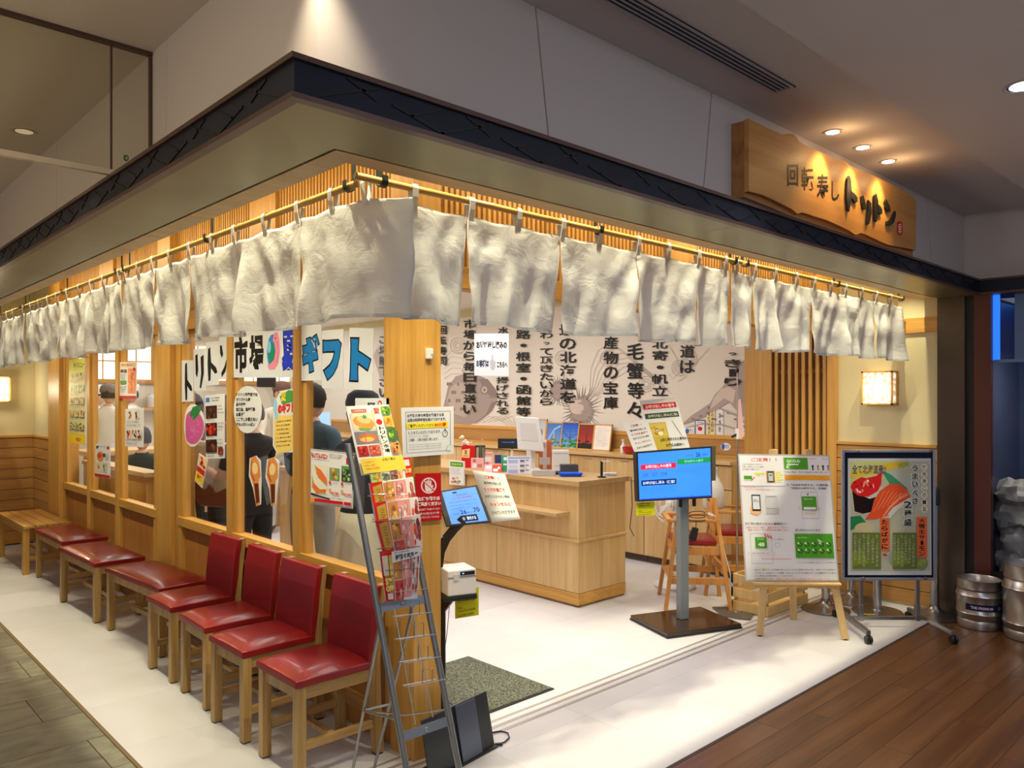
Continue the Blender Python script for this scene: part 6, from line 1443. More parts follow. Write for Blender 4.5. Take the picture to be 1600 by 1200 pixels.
def inst(P):
    P.frame(0, 0, 1, 1, .014, (.72, .72, .72), .75); K_ = (.22, .22, .24)
    P.rect(.50, .025, .76, .12, G_); P.text('QCOみ', .53, .04, .68, .07, (.9, .95, .85), .03); P.rect(.53, .075, .66, .085, W_); P.text('順', .52, .09, .57, .115, (.9, .95, .85), .03)
    P.text('お客様呼出', .77, .028, .85, .037, RD); P.text('受付中', .92, .028, .98, .037, RD); P.rect(.87, .025, .92, .06, (.93, .93, .93))
    for i, c in enumerate(((.2, .2, .2), (.75, .6, .25), (.2, .2, .2), (.6, .5, .5))): P.ell(.81+i*.055, .092, .012, .010, c, 8); P.rect(.803+i*.055, .10, .817+i*.055, .125, c)
    P.text('下記の場合、他のお客様をお通し致します', .50, .135, .98, .148, (.4, .4, .4)); P.rect(.50, .165, .985, .205, (.95, .65, .12))
    P.rect(.01, .01, .495, .255, (.93, .93, .95)); P.frame(.01, .01, .495, .255, .002, (.75, .75, .78)); P.text('ご注意！！', .14, .03, .42, .06, (.85, .35, .3), .02)
    for i, s in enumerate(('LINEでの受付はできません', '店頭にて発券をされてから番号を', '右の手順でご確認ください')): P.text(s, .04, .078+i*.02, .04+.016*len(s), .090+i*.02, K_)
    P.rect(.05, .175, .14, .215, G_); P.line([(.13, .215), (.17, .185)], .008, RD); P.rect(.05, .205, .13, .212, W_)
    P.rect(.30, .135, .39, .23, (.70, .48, .18)); P.rect(.315, .14, .375, .225, (.15, .18, .2)); P.rect(.32, .15, .37, .215, (.75, .8, .82)); P.rect(.333, .163, .357, .175, G_)
    for i in range(5): P.rect(.40, .14+i*.019, .46+.02*(i % 2), .150+i*.019, (.93, .92, .3))
    P.rect(.16, .15, .28, .162, (.93, .92, .3)); P.rect(.19, .168, .23, .178, (.93, .92, .3))
    P.text('※初回登録の方は', .04, .262, .25, .27, RD); P.text('※表示されない場合は再度読込お願いします', .06, .280, .38, .289, RD)
    P.text('②「LINEを利用する」を選択後、', .51, .235, .97, .252, K_, .015); P.text('「初回のみ許可する」を選択', .56, .262, .94, .279, K_, .015)
    P.poly([(.10, .47), (.10, .43), (.13, .37), (.2, .36), (.22, .46), (.17, .49)], (.95, .72, .50)); P.rect(.12, .325, .215, .455, (.1, .1, .12)); P.rect(.13, .335, .205, .44, (.88, .9, .93)); P.text('読込', .14, .36, .195, .385, K_)
    P.rect(.27, .33, .40, .43, (.82, .82, .84)); P.rect(.27, .44, .41, .475, (.78, .77, .75)); P.text('お客様控', .28, .335, .39, .345, K_)
    P.frame(.66, .30, .84, .51, .002, (.6, .45, .6)); P.rect(.665, .335, .82, .445, G_); P.text('T', .72, .312, .745, .33, K_, .05); P.text('番号の発行', .69, .35, .79, .362, (.9, .95, .85)); P.rect(.68, .42, .81, .44, W_); P.ring(.74, .43, .115, .02, .003, RD); P.rect(.69, .46, .80, .47, (.9, .8, .6))
    P.text('③番号が表示されたら連携完了！', .03, .545, .48, .562, K_, .015); P.text('※表示されない場合、連携できていません。', .04, .578, .50, .590, RD, .01); P.text('再度、2次元コードの読み込みをお願いします。', .06, .597, .50, .609, RD, .01)
    P.frame(.08, .63, .31, .865, .002, (.55, .5, .6)); P.rect(.13, .66, .255, .745, G_); P.text('48', .16, .70, .23, .732, (.92, .96, .85), .04); P.text('受付番号', .155, .668, .23, .68, (.85, .95, .8))
    for i in range(3): P.line([(.235+i*.03, .632+i*.008), (.255+i*.03, .66+i*.006)], .012, (.90, .3, .2))
    P.text('ここを押すと', .33, .67, .45, .682, K_); P.ring(.37, .72, .028, .018, .002, (.4, .4, .5)); P.ring(.19, .785, .145, .022, .003, RD); P.text('現在の待ち状況はこちら', .09, .779, .28, .790, (.55, .4, .45)); P.line([(.19, .808), (.19, .828), (.51, .828)], .003, RD)
    P.text('順番待ちがわかります', .57, .595, .84, .61, K_, .015); P.rect(.56, .63, .965, .82, G_); P.text('現在の待ち状況', .59, .655, .69, .667, (.85, .95, .75))
    for j in range(2):
        for i in range(5): P.ring(.61+i*.077, .715+j*.052, .027, .018, .010, (.08, .30, .12)); P.ell(.595+i*.077, .705+j*.052, .012, .009, (.9, .92, .8), 8)
    P.ring(.842, .768, .034, .03, .002, (.75, .6, .1)); P.poly([(.80, .67), (.845, .69), (.85, .70), (.81, .69)], W_)
    P.text('※こちらは8番目に待っている状態です', .58, .85, .98, .862, (.35, .35, .35))
    P.text('・左上の', .09, .905, .17, .918, K_, .01); P.ell(.20, .912, .015, .011, (.85, .75, .3)); P.text('のマークが増えましたらアプリにお知らせに入れ、スタッフにお声がけ', .22, .905, .97, .918, K_, .01); P.text('ください。LINEのトーク画面（LINEミニアプリお知らせ）にも通知が入ります。', .10, .930, .98, .943, K_, .01); P.text('少し早めにお呼び出ししております。', .10, .953, .52, .965, K_, .01); P.text('※営業時間中に限り', .10, .975, .3, .985, K_); P.text('席数がいっぱいになることがございますのでご了承ください', .33, .975, .9, .985, RD, .01)
sheet('instruction_board', 'white instruction board with green diagrams standing on the pale easel', 'board', nb, inst, th=.008)
for u in (1206, 1264): p = mz(.0, u, 706); MB().box((-.02, -.008, -.03), (.02, .008, .015), Matrix.Translation(p) @ Matrix.Rotation(-.88, 4, 'Z')).build('top_peg', easelW, t)

# ================================================================== POSTER STAND
pc_ = onZ(0, 1389, 980); pn_ = Vector((-.686, -.728, 0)); t = thing('poster_stand', 'wheeled metal poster stand with navy bordered sushi poster', 'stand', pc_)
hp_ = lambda off, u, v: onP(pc_+pn_*off, pn_, u, v)
pq = [hp_(.02, *p) for p in ((1316, 703), (1462, 703), (1463, 906), (1316, 908))]
zt_, zb_ = (pq[0].z+pq[1].z)/2, (pq[2].z+pq[3].z)/2; pq[0].z = pq[1].z = zt_; pq[2].z = pq[3].z = zb_
alu = plain('aluminium_frame', (.45, .49, .55), .32, metal=.7)
f, n = quad_fn(*pq); n = n if n.dot(pn_) > 0 else -n
def fbar(a0, b0, a1, b1): MB().prism([f(a0, b0), f(a1, b0), f(a1, b1), f(a0, b1)], -n*.022).build('frame_bar', alu, t, .002)
k1, k2 = .028, .020
fbar(0, 0, 1, k2); fbar(0, 1-k2, 1, 1); fbar(0, k2, k1, 1-k2); fbar(1-k1, k2, 1, 1-k2)
MB().prism([f(k1, k2)-n*.008, f(1-k1, k2)-n*.008, f(1-k1, 1-k2)-n*.008, f(k1, 1-k2)-n*.008], -n*.010).build('navy_backing', ink((.03, .06, .16)), t)
pp = [f(.065, .065)-n*.0075, f(.955, .065)-n*.0075, f(.955, .96)-n*.0075, f(.065, .96)-n*.0075]
def sushi(P):
    P.rect(.03, .025, .985, .965, (.74, .74, .66)); rr = random.Random(8)
    P.poly([(.03, .025), (.6, .025), (.4, .2), (.03, .3)], (.80, .80, .50)); P.poly([(.35, .11), (.55, .08), (.95, .25), (.93, .4), (.5, .2)], (.72, .74, .70)); P.poly([(.40, .10), (.52, .14), (.72, .26), (.66, .30), (.5, .22)], (.25, .58, .42))
    P.poly([(.03, .5), (.15, .49), (.22, .55), (.03, .62)], (.15, .52, .32)); P.ell(.62, .86, .14, .09, (.62, .66, .62)); P.ell(.88, .9, .08, .06, (.5, .58, .38)); P.ell(.2, .6, .12, .05, (.80, .76, .60))
    P.poly([(.03, .11), (.60, .025), (.72, .03), (.70, .07), (.03, .17)], (.86, .74, .22)); P.text('全て北海道産!!', .05, .055, .46, .135, (.15, .25, .45), .02)
    for a, b in ((.64, .06), (.7, .05), (.9, .88), (.86, .9), (.67, .28)): P.poly([(a, b-.03), (a+.012, b-.01), (a+.05, b-.015), (a+.02, b+.005), (a+.035, b+.03), (a, b+.012), (a-.035, b+.03), (a-.02, b+.005), (a-.05, b-.015), (a-.012, b-.01)], (.62, .66, .28))
    # gunkan with crab
    P.poly([(.04, .26), (.42, .24), (.40, .40), (.36, .46), (.2, .48), (.08, .46), (.05, .38)], (.80, .80, .76)); P.poly([(.05, .28), (.30, .36), (.40, .28), (.385, .40), (.32, .455), (.18, .475), (.08, .455)], (.12, .03, .04)); P.poly([(.20, .36), (.385, .32), (.37, .43), (.25, .46)], (.05, .03, .08))
    P.poly([(.03, .24), (.06, .20), (.16, .16), (.22, .17), (.34, .15), (.41, .11), (.40, .22), (.36, .28), (.24, .33), (.12, .32), (.05, .28)], (.85, .12, .12))
    for k in range(14): a, b = rr.uniform(.07, .36), rr.uniform(.18, .29); P.ell(a, b, rr.uniform(.012, .035), rr.uniform(.006, .014), rr.choice(((.95, .55, .5), (.98, .85, .82), (.7, .05, .08))), 8, rr.uniform(0, 3))
    # salmon nigiri
    P.poly([(.22, .52), (.36, .50), (.50, .50), (.46, .46), (.70, .30), (.76, .36), (.6, .44), (.5, .52)], (.85, .84, .80)); P.poly([(.20, .525), (.28, .45), (.31, .36), (.38, .28), (.50, .22), (.62, .22), (.72, .28), (.75, .33), (.66, .37), (.54, .42), (.45, .50), (.34, .52)], (.90, .33, .16))
    for k in range(7): P.line([(.30+k*.055, .46-k*.018), (.36+k*.055, .39-k*.016), (.44+k*.05, .27+k*.006)], .008, (.97, .55, .38), True)
    P.line([(.42, .50), (.50, .42), (.62, .34), (.72, .31)], .02, (.97, .62, .48), True)
    for i, ch in enumerate('紋別店この一皿'): P.ell(.915, .075+i*.060, .042, .028, (.90, .88, .80), 16); P.text(ch, .893, .058+i*.060, .937, .092+i*.060, (.25, .25, .2), .02)
    def big(s, a0, b0, a1, b1):
        for i, ch in enumerate(s):
            h = (b1-b0)/len(s); P.text(ch, a0-.005, b0+i*h, a1+.005, b0+i*h+h*.9, (.93, .93, .90), .045); P.text(ch, a0+.008, b0+i*h+.006, a1-.008, b0+i*h+h*.86, (.05, .14, .12), .02)
    big('うまいべさ', .76, .05, .85, .40); big('2種盛', .66, .36, .77, .585)
    P.rect(.38, .51, .495, .79, (.90, .42, .24)); P.vtext('たらばがに', .40, .52, .475, .78, (.10, .06, .05), .03); P.rect(.82, .50, .945, .85, (.90, .42, .24)); P.vtext('大雪生サーモン', .845, .51, .92, .84, (.10, .06, .05), .02)
    for a0, a1 in ((.05, .39), (.53, .82)):
        P.rect(a0, .635, a1, .945, (.42, .48, .22)); P.poly([(a0, .8), (a0+.12, .78), (a0+.2, .9), (a0, .92)], (.50, .58, .2))
        for i in range(6): P.vtext('たっぷりの贅沢な味わい北海道'[i % 3:i % 3+8+i % 3], a1-.06-i*(a1-a0)/6.4, .65, a1-.03-i*(a1-a0)/6.4, .93-(i % 3)*.03, (.80, .82, .70))
    P.poly([(.40, .82), (.44, .81), (.47, .835), (.42, .835)], (.8, .25, .15))
sheet('sushi_poster', 'sushi poster with crab and salmon nigiri in the wheeled metal stand', 'poster', pp, sushi, ink((.80, .82, .84)), th=.0008)
for u, v in ((1349, 904), (1446, 904), (1340, 705), (1455, 704)): c = hp_(.022, u, v); MB().blob(c, (.012, .012, .012), 10).build('knob', plain('knob_grey', (.15, .13, .12), .4), t)
stl = plain('stand_steel', (.42, .42, .42), .28, metal=.95)
for u in (1345, 1433):
    a = hp_(0, u, 983); a.z = .045; MB().bar(a, Vector((a.x, a.y, zb_+.02)), .026, .026, up=pn_).build('upright', stl, t, .002); MB().bar(Vector((a.x, a.y, .05)), Vector((a.x, a.y, .16)), .032, .032, up=pn_).build('sleeve', stl, t, .002)
    MB().bar(Vector((a.x, a.y, zb_)), Vector((a.x, a.y, zt_-.02)), .024, .02, up=pn_).build('back_rail', stl, t)
a, b = hp_(0, 1333, 983), hp_(0, 1446, 983); a.z = b.z = .065; MB().bar(a, b, .022, .026).build('lower_crossbar', stl, t, .002)
for (u0, v0_), (u1, v1_) in (((1306, 964), (1357, 1006)), ((1420, 967), (1490, 1006))):
    a, b = onZ(.0, u0, v0_), onZ(.0, u1, v1_); a.z = b.z = .07
    MB().bar(a, b, .03, .03).build('skid', stl, t, .002)
    for e in (a, b):
        m = MB(); m.tube([e+Vector((-.0, 0, -.012)), e+Vector((0, 0, -.03))], .012, 8); m.build('caster_stem', blackM, t)
        for s in (-1, 1): MB().lathe([(.025, -.007), (.027, 0), (.025, .007)], (e.x+pn_.y*-.012*s, e.y+pn_.x*.012*s, .027), 16, M=Matrix.Rotation(PI/2, 4, Vector((pn_.x, pn_.y, 0)).normalized()) if True else None).build('caster_wheel', blackM, t)

# stanchions
sb = plain('stanchion_base', (.30, .29, .28), .30, metal=.95)
def stanchion(u, v, label, flat=False, h=.93):
    p = onZ(0, u, v); t = thing('queue_stanchion', label, 'stanchion', p, group='queue stanchions')
    MB().lathe([(.170, 0), (.175, .008), (.165, .014), (.10, .026), (.05, .05), (.032, .075), (.031, .09)] if not flat else [(.175, 0), (.178, .008), (.172, .014), (.04, .018), (.034, .03)], p, 36).build('base', sb, t)
    MB().tube([p+Vector((0, 0, .015)), p+Vector((0, 0, h))], .030, 20).build('pole', steel, t); MB().lathe([(.031, h-.12), (.036, h-.118), (.036, h-.0), (.03, h+.01)], p, 20).build('belt_head', plain('belt_head', (.02, .025, .03), .4), t); return t
stanchion(1290, 953, 'steel queue stanchion just right of the easel, beside the slatted crate'); stanchion(1330, 939, 'steel queue stanchion at the back against the wainscot')
stanchion(1371, 957, 'flat based steel queue stanchion behind the poster stand, with yellow tape', True); stanchion(1460, 963, 'steel queue stanchion at the right behind the poster, by the jamb')
tp_ = onZ(.0175, 1358, 960); MB().box((-.045, -.008, 0), (.045, .008, .0015), Matrix.Translation(tp_) @ Matrix.Rotation(-.95, 4, 'Z')).build('tape_strip', ink((.9, .8, .1)), bpy.data.objects['queue_stanchion.002'])

# crate
t = thing('slatted_crate', 'low wooden slatted crate on the floor behind the easel', 'crate', (5.45, 3.0, 0))
kx0, ky0, kx1, ky1 = 5.50, 2.80, 6.15, 3.30; p1_, p2_ = onZ(0, 1200, 966), onZ(0, 1255, 945)
kx0, ky0 = p1_.x, p1_.y+.0; kx1 = kx0+.62; ky1 = ky0+.30
t.location = ((kx0+kx1)/2, (ky0+ky1)/2, 0)
for z in (0, .10, .20):
    BX((kx0, ky0, z+.005), (kx1, ky0+.018, z+.075), 'slat', easelW, t, .002); BX((kx0, ky0+.02, z+.005), (kx0+.018, ky1, z+.075), 'slat', easelW, t, .002); BX((kx0, ky1-.018, z+.005), (kx1, ky1, z+.075), 'slat', easelW, t, .002); BX((kx1-.018, ky0+.02, z+.005), (kx1, ky1-.02, z+.075), 'slat', easelW, t, .002)
for x in (kx0+.03, kx1-.03):
    for y in (ky0+.03, ky1-.03): BX((x-.012, y-.012, 0), (x+.012, y+.012, .275), 'corner_post', easelW, t)
for i in range(3): BX((kx0+.02, ky0+.02+i*.085, .006), (kx1-.02, ky0+.09+i*.085, .018), 'floor_slat', easelW, t)

# ================================================================== HIGH CHAIRS, FAN, JUG
hcW = wood('high_chair_wood', (.60, .28, .07), (.48, .19, .035), 'z')
def high_chair(label, loc, rz):
    t = thing('high_chair', label, 'chair', loc, rz, group='wooden high chairs with red seats'); k = dict(world=False)
    for sx in (-1, 1):
        m = MB(); m.bar((sx*.23, -.24, .0), (sx*.17, -.15, .66), .036, .028, up=(0, 1, 0)); m.build('leg', hcW, t, .002, **k)
        m = MB(); m.bar((sx*.23, .24, .0), (sx*.15, .13, .84), .036, .028, up=(0, 1, 0)); m.build('leg', hcW, t, .002, **k)
        m = MB(); m.bar((sx*.175, -.20, .665), (sx*.16, .17, .665), .05, .022); m.build('armrest', hcW, t, .004, **k)
        m = MB(); m.bar((sx*.215, -.20, .22), (sx*.215, .20, .22), .02, .05); m.build('side_rail', hcW, t, .002, **k)
        m = MB(); m.bar((sx*.185, -.16, .44), (sx*.18, .16, .44), .02, .06); m.build('seat_rail', hcW, t, .002, **k)
    MB().bar((-.17, -.205, .665), (.17, -.205, .665), .04, .022).build('front_bar', hcW, t, .004, **k)
    MB().bar((-.2, .19, .30), (.2, .19, .30), .02, .06).build('back_rail', hcW, t, .002, **k); MB().bar((-.19, -.19, .24), (.19, -.19, .24), .06, .018).build('foot_rest', hcW, t, .002, **k); MB().bar((-.17, -.17, .44), (.17, -.17, .44), .02, .06).build('front_rail', hcW, t, .002, **k)
    m = MB(); pr = [(-.10, 0), (-.11, .02), (-.10, .22), (-.085, .27), (-.06, .295), (.06, .295), (.085, .27), (.10, .22), (.11, .02), (.10, 0)]; m.prism([(x, .145-(z)*.12, .56+z) for x, z in pr], (0, .016, .004)); m.build('back_panel', hcW, t, .003, **k)
    MB().tube([(-.035, .118, .80), (0, .116, .806), (.035, .118, .80)], .008, 8).build('hand_slot', darkgap, t, **k)
    MB().box((-.165, -.17, .475), (.165, .15, .52)).build('seat', redL, t, .012, **k); return t
h0 = onZ(0, 1090, 945)
high_chair('high chair with red seat nearest the queue screen, cables on its arm', (5.16, 3.42, 0), math.radians(222))
high_chair('high chair with red seat half behind the chrome pole, carrying the white jug', (5.76, 3.44, 0), math.radians(218))
jc = onP((5.78, 3.60, 0), FN, 1121, 772); jz = .68
t = thing('water_jug', 'white plastic jug with a moulded handle on the high chair', 'jug', (5.64, 3.545, .677)); jm = plain('jug_white', (.66, .64, .64), .3)
MB().lathe([(.075, .677), (.085, .69), (.085, .82), (.075, .87), (.040, .93), (.032, .95), (.032, .985), (.036, .99), (.036, 1.01), (.01, 1.015)], (5.64, 3.545, 0), 24).build('body', jm, t)
jr = Vector((-RV.x, -RV.y, 0)); c_ = Vector((5.64, 3.545, 0)); MB().tube([c_+jr*.03+Vector((0, 0, .955)), c_+jr*.085+Vector((0, 0, .94)), c_+jr*.108+Vector((0, 0, .88)), c_+jr*.10+Vector((0, 0, .80)), c_+jr*.07+Vector((0, 0, .78))], .015, 10).build('handle', jm, t)
# cables over the high chair
t = thing('extension_lead', 'white extension lead draped from the high chair back to the floor', 'cord', (5.2, 3.2, 0)); MB().tube([onP((5.12, 3.2, 0), FN, *p) for p in ((1108, 803), (1117, 806), (1126, 830), (1131, 860), (1138, 885), (1144, 910), (1150, 922))], .005, 6).build('cable', whiteP, t); MB().bar(onP((5.12, 3.2, 0), FN, 1107, 802), onP((5.12, 3.2, 0), FN, 1114, 805), .02, .018).build('socket', whiteP, t)
t = thing('power_adapter', 'coil of black cable and adapter hanging on the high chair arm', 'adapter', (5.0, 3.3, .66))
hpx = lambda *p: onP((4.99, 3.30, 0), FN, *p)
MB().tube([hpx(1088+14*math.cos(a), 812+4*math.sin(a))+Vector((0, 0, .002*i)) for i, a in enumerate([.5*k for k in range(26)])], .0035, 6).build('cable', blackM, t); MB().prism([hpx(*p) for p in ((1083, 824), (1092, 826), (1088, 846), (1076, 842))], -FN*.03).build('adapter_block', blackM, t, .003); MB().tube([hpx(1088, 814), hpx(1087, 826)], .003, 6).build('lead', blackM, t); MB().tube([hpx(*p) for p in ((1076, 812), (1068, 822), (1056, 836))], .003, 6).build('lead', blackM, t)
# floor fan
fp = onZ(0, 1054, 917); t = thing('floor_fan', 'white electric floor fan half hidden behind the queue screen post', 'fan', fp)
MB().lathe([(.165, 0), (.17, .02), (.15, .04), (.04, .055), (.035, .09)], fp, 32).build('base', whiteP, t); MB().tube([fp+Vector((0, 0, .05)), fp+Vector((0, 0, .62))], .022, 14).build('pole', whiteP, t); MB().tube([fp+Vector((0, 0, .50)), fp+Vector((0, 0, .60))], .035, 14).build('control_collar', whiteP, t)
hc_ = fp+Vector((0, 0, .70)); ax = Vector((-.95, .2, .12)).normalized(); Rm = ax.to_track_quat('Z', 'Y').to_matrix().to_4x4()
MB().lathe([(.02, -.14), (.055, -.12), (.07, -.05), (.06, 0), (.04, .02)], hc_, 20, M=Rm).build('motor', whiteP, t)
m = MB()
for k in range(44):
    a = 2*PI*k/44; m.tube([hc_+Rm.to_3x3() @ Vector((r_*math.cos(a), r_*math.sin(a), z_)) for r_, z_ in ((.03, .13), (.11, .125), (.165, .09), (.175, .05), (.165, .02), (.06, -.01))], .0012, 4)
for r_, z_ in ((.175, .05), (.11, .125), (.145, .108)): m.tube([hc_+Rm.to_3x3() @ Vector((r_*math.cos(2*PI*k/32), r_*math.sin(2*PI*k/32), z_)) for k in range(32)], .003, 6, closed=True)
m.build('wire_guard', whiteP, t)
for j in range(5):
    a = 2*PI*j/5; pts = []
    for s, w_ in ((.03, .02), (.10, .05), (.15, .045)): pts.append((s, w_))
    b_ = MB(); q = [Vector((math.cos(a+o)*s, math.sin(a+o)*s, .05+z)) for s, o, z in ((.03, -.3, -.01), (.14, -.35, -.02), (.15, .25, .02), (.03, .3, .01))]; b_.prism([hc_+Rm.to_3x3() @ p for p in q], Rm.to_3x3() @ Vector((0, 0, .002))); b_.build('blade', ink((.80, .82, .84)), t)
MB().lathe([(.03, .03), (.032, .07), (.015, .08)], hc_, 14, M=Rm).build('hub', whiteP, t)

# ================================================================== KEGS
kegM = plain('keg_steel', (.48, .46, .44), .30, metal=.95, bump=.06, bs=40, var=.1, vs=9)
def keg(label, c, r, h, draw=None, capcol=None):
    t = thing('beer_keg', label, 'keg', (c[0], c[1], c[2] if len(c) > 2 else 0), group='steel kegs'); z0 = c[2] if len(c) > 2 else 0; P_ = (c[0], c[1], z0)
    MB().lathe([(r*.86, 0), (r*.95, .004), (r*.97, .05), (r*.93, .062), (r*.98, .075), (r*1.0, .10), (r*1.03, .108), (r*1.0, .116), (r*.99, h*.5), (r*1.0, h*.66), (r*1.03, h*.68), (r*1.0, h*.70), (r*.96, h*.78), (r*.80, h*.83), (r*.2, h*.86)], P_, 40).build('body', kegM, t)
    MB().lathe([(r*.90, h*.80), (r*.97, h*.82), (r*.97, h*.985), (r*.99, h), (r*.95, h), (r*.93, h*.985), (r*.90, h*.82)], P_, 40).build('top_ring', kegM, t)
    MB().lathe([(r*.2, h*.85), (r*.22, h*.88), (r*.12, h*.90)], P_, 16).build('valve', kegM if not capcol else ink(capcol), t)
    if draw:
        fn = lambda a, b: Vector((c[0]+r*1.005*math.cos(a), c[1]+r*1.005*math.sin(a), z0+b))
        mb = MB(); draw(fn, t)
    return t
ac = math.atan2(-.728, -.686)
def band(fn, t):
    vs = []; n = 20; A0, A1 = ac-1.15, ac+1.25
    for i in range(n+1): a = A0+(A1-A0)*i/n; vs += [fn(a, .135), fn(a, .180)]
    MB().add(vs, [(2*i, 2*i+2, 2*i+3, 2*i+1) for i in range(n)], 0, True).build('label_band', ink((.08, .10, .25)), t, fix=False)
    P = Print(lambda a, b: fn(A0+(A1-A0)*a, b)+Vector((math.cos(A0+(A1-A0)*a), math.sin(A0+(A1-A0)*a), 0))*.001, Vector((0, 0, 0)))
    P.text('THE PREMIUM', .12, .168, .48, .146, (.85, .85, .9), .04) if False else None
    vs_, fs_, x0, x1, y0, y1 = glyph('THE PREMIUM', .03)
    def tx(s, a0, a1, b0, b1, col):
        v, fc, X0, X1, Y0, Y1 = glyph(s, .03); P._add([(a0+(q.x-X0)/(X1-X0)*(a1-a0), b0+(q.y-Y0)/(Y1-Y0)*(b1-b0)) for q in v], fc, col)
    tx('THE PREMIUM', .10, .50, .148, .166, (.85, .85, .92)); P.ring(.64, .157, .03, .010, .008, (.85, .85, .92)); P.ring(.86, .157, .03, .012, .008, (.85, .85, .92)); P.rect(.85, .150, .87, .164, (.85, .85, .92)); P.build(t, 'lettering')
keg('small steel keg with navy label band by the red brown column', (6.085, 1.705), .142, .335, band)
def oritx(fn, t):
    P = Print(lambda a, b: fn(ac-.9+a, b)*1, Vector((math.cos(ac), math.sin(ac), 0)))
    v, fc, X0, X1, Y0, Y1 = glyph('オリオン', .03); P._add([(.05+(q.x-X0)/(X1-X0)*.9, .36+(q.y-Y0)/(Y1-Y0)*.035) for q in v], fc, (.62, .22, .12)); P.build(t, 'lettering')
keg('tall steel keg with red lettering behind the small keg', (6.045, 1.385), .165, .49, oritx)
k3 = keg('keg with a black collar at the right frame edge', (5.78, 1.20), .14, .36); MB().lathe([(.146, .24), (.150, .25), (.150, .35), (.146, .362), (.12, .362)], (5.78, 1.20, 0), 36).build('black_collar', blackM, k3); MB().lathe([(.146, .0), (.150, .01), (.150, .06), (.14, .07)], (5.78, 1.20, 0), 36).build('black_foot', blackM, k3)
rt = plain('red_keg_cap', (.6, .05, .08), .4); MB().lathe([(.035, .29), (.038, .30), (.02, .305)], (6.085, 1.705, 0), 16).build('cap', rt, bpy.data.objects['beer_keg'])

# ================================================================== AQUARIUM SHOP WINDOW (right edge)
aq = struct('window_7', 'dark blue lit glass tank front beside the kegs')
TX = 6.30
BX((TX, -.5, .35), (TX+.012, yc0, 2.329), 'pane', darkGlass, aq); BX((TX-.01, -.5, 0), (TX+.05, yc0, .35), 'plinth', plain('tank_plinth', (.02, .018, .02), .5), aq)
BX((7.05, -.5, 0), (7.10, 1.80, 2.32), 'back_panel', plain('tank_back', (.05, .07, .12), .5), aq); BX((TX+.05, yc0+.02, 0), (7.05, yc0+.06, 2.32), 'side_panel', plain('tank_side', (.05, .06, .10), .5), aq)
BX((TX+.02, -.5, 1.845), (TX+.05, yc0, 1.865), 'water_line_rail', plain('tank_rail', (.35, .42, .5), .4), aq)
BX((TX+.03, yc0-.03, 1.86), (TX+.06, yc0+.02, 2.33), 'lit_strip', plain('blue_tube', (.03, .22, 1), .5, emit=1.5), aq)
BX((TX+.06, 1.47, 1.86), (TX+.10, 1.56, 2.33), 'grey_panel', plain('tank_grey', (.30, .36, .40), .5), aq)
rkM = plain('reef_rock', (.55, .48, .36), .9, var=.35, vs=9, bump=.9, bs=18)
rr = random.Random(5); i = 0
for z in (.40, .57, .74, .90):
    for y in (1.58, 1.38, 1.16, .95):
        m = MB(); lb = 'pale reef rock behind the tank glass, %s row, %s' % ({.40: 'bottom', .57: 'second', .74: 'third', .90: 'top'}[z], {1.58: 'beside the red brown column', 1.38: 'second from the column', 1.16: 'third from the column', .95: 'farthest from the column'}[y]); m.blob((TX+.22+rr.uniform(-.02, .03), y+rr.uniform(-.03, .03), z), (.14, rr.uniform(.12, .15), rr.uniform(.09, .12)), 18, rough=.55, seed=i); o = m.build('reef_rock', rkM); tag(o, lb, 'rock', 'reef rocks in the tank'); i += 1
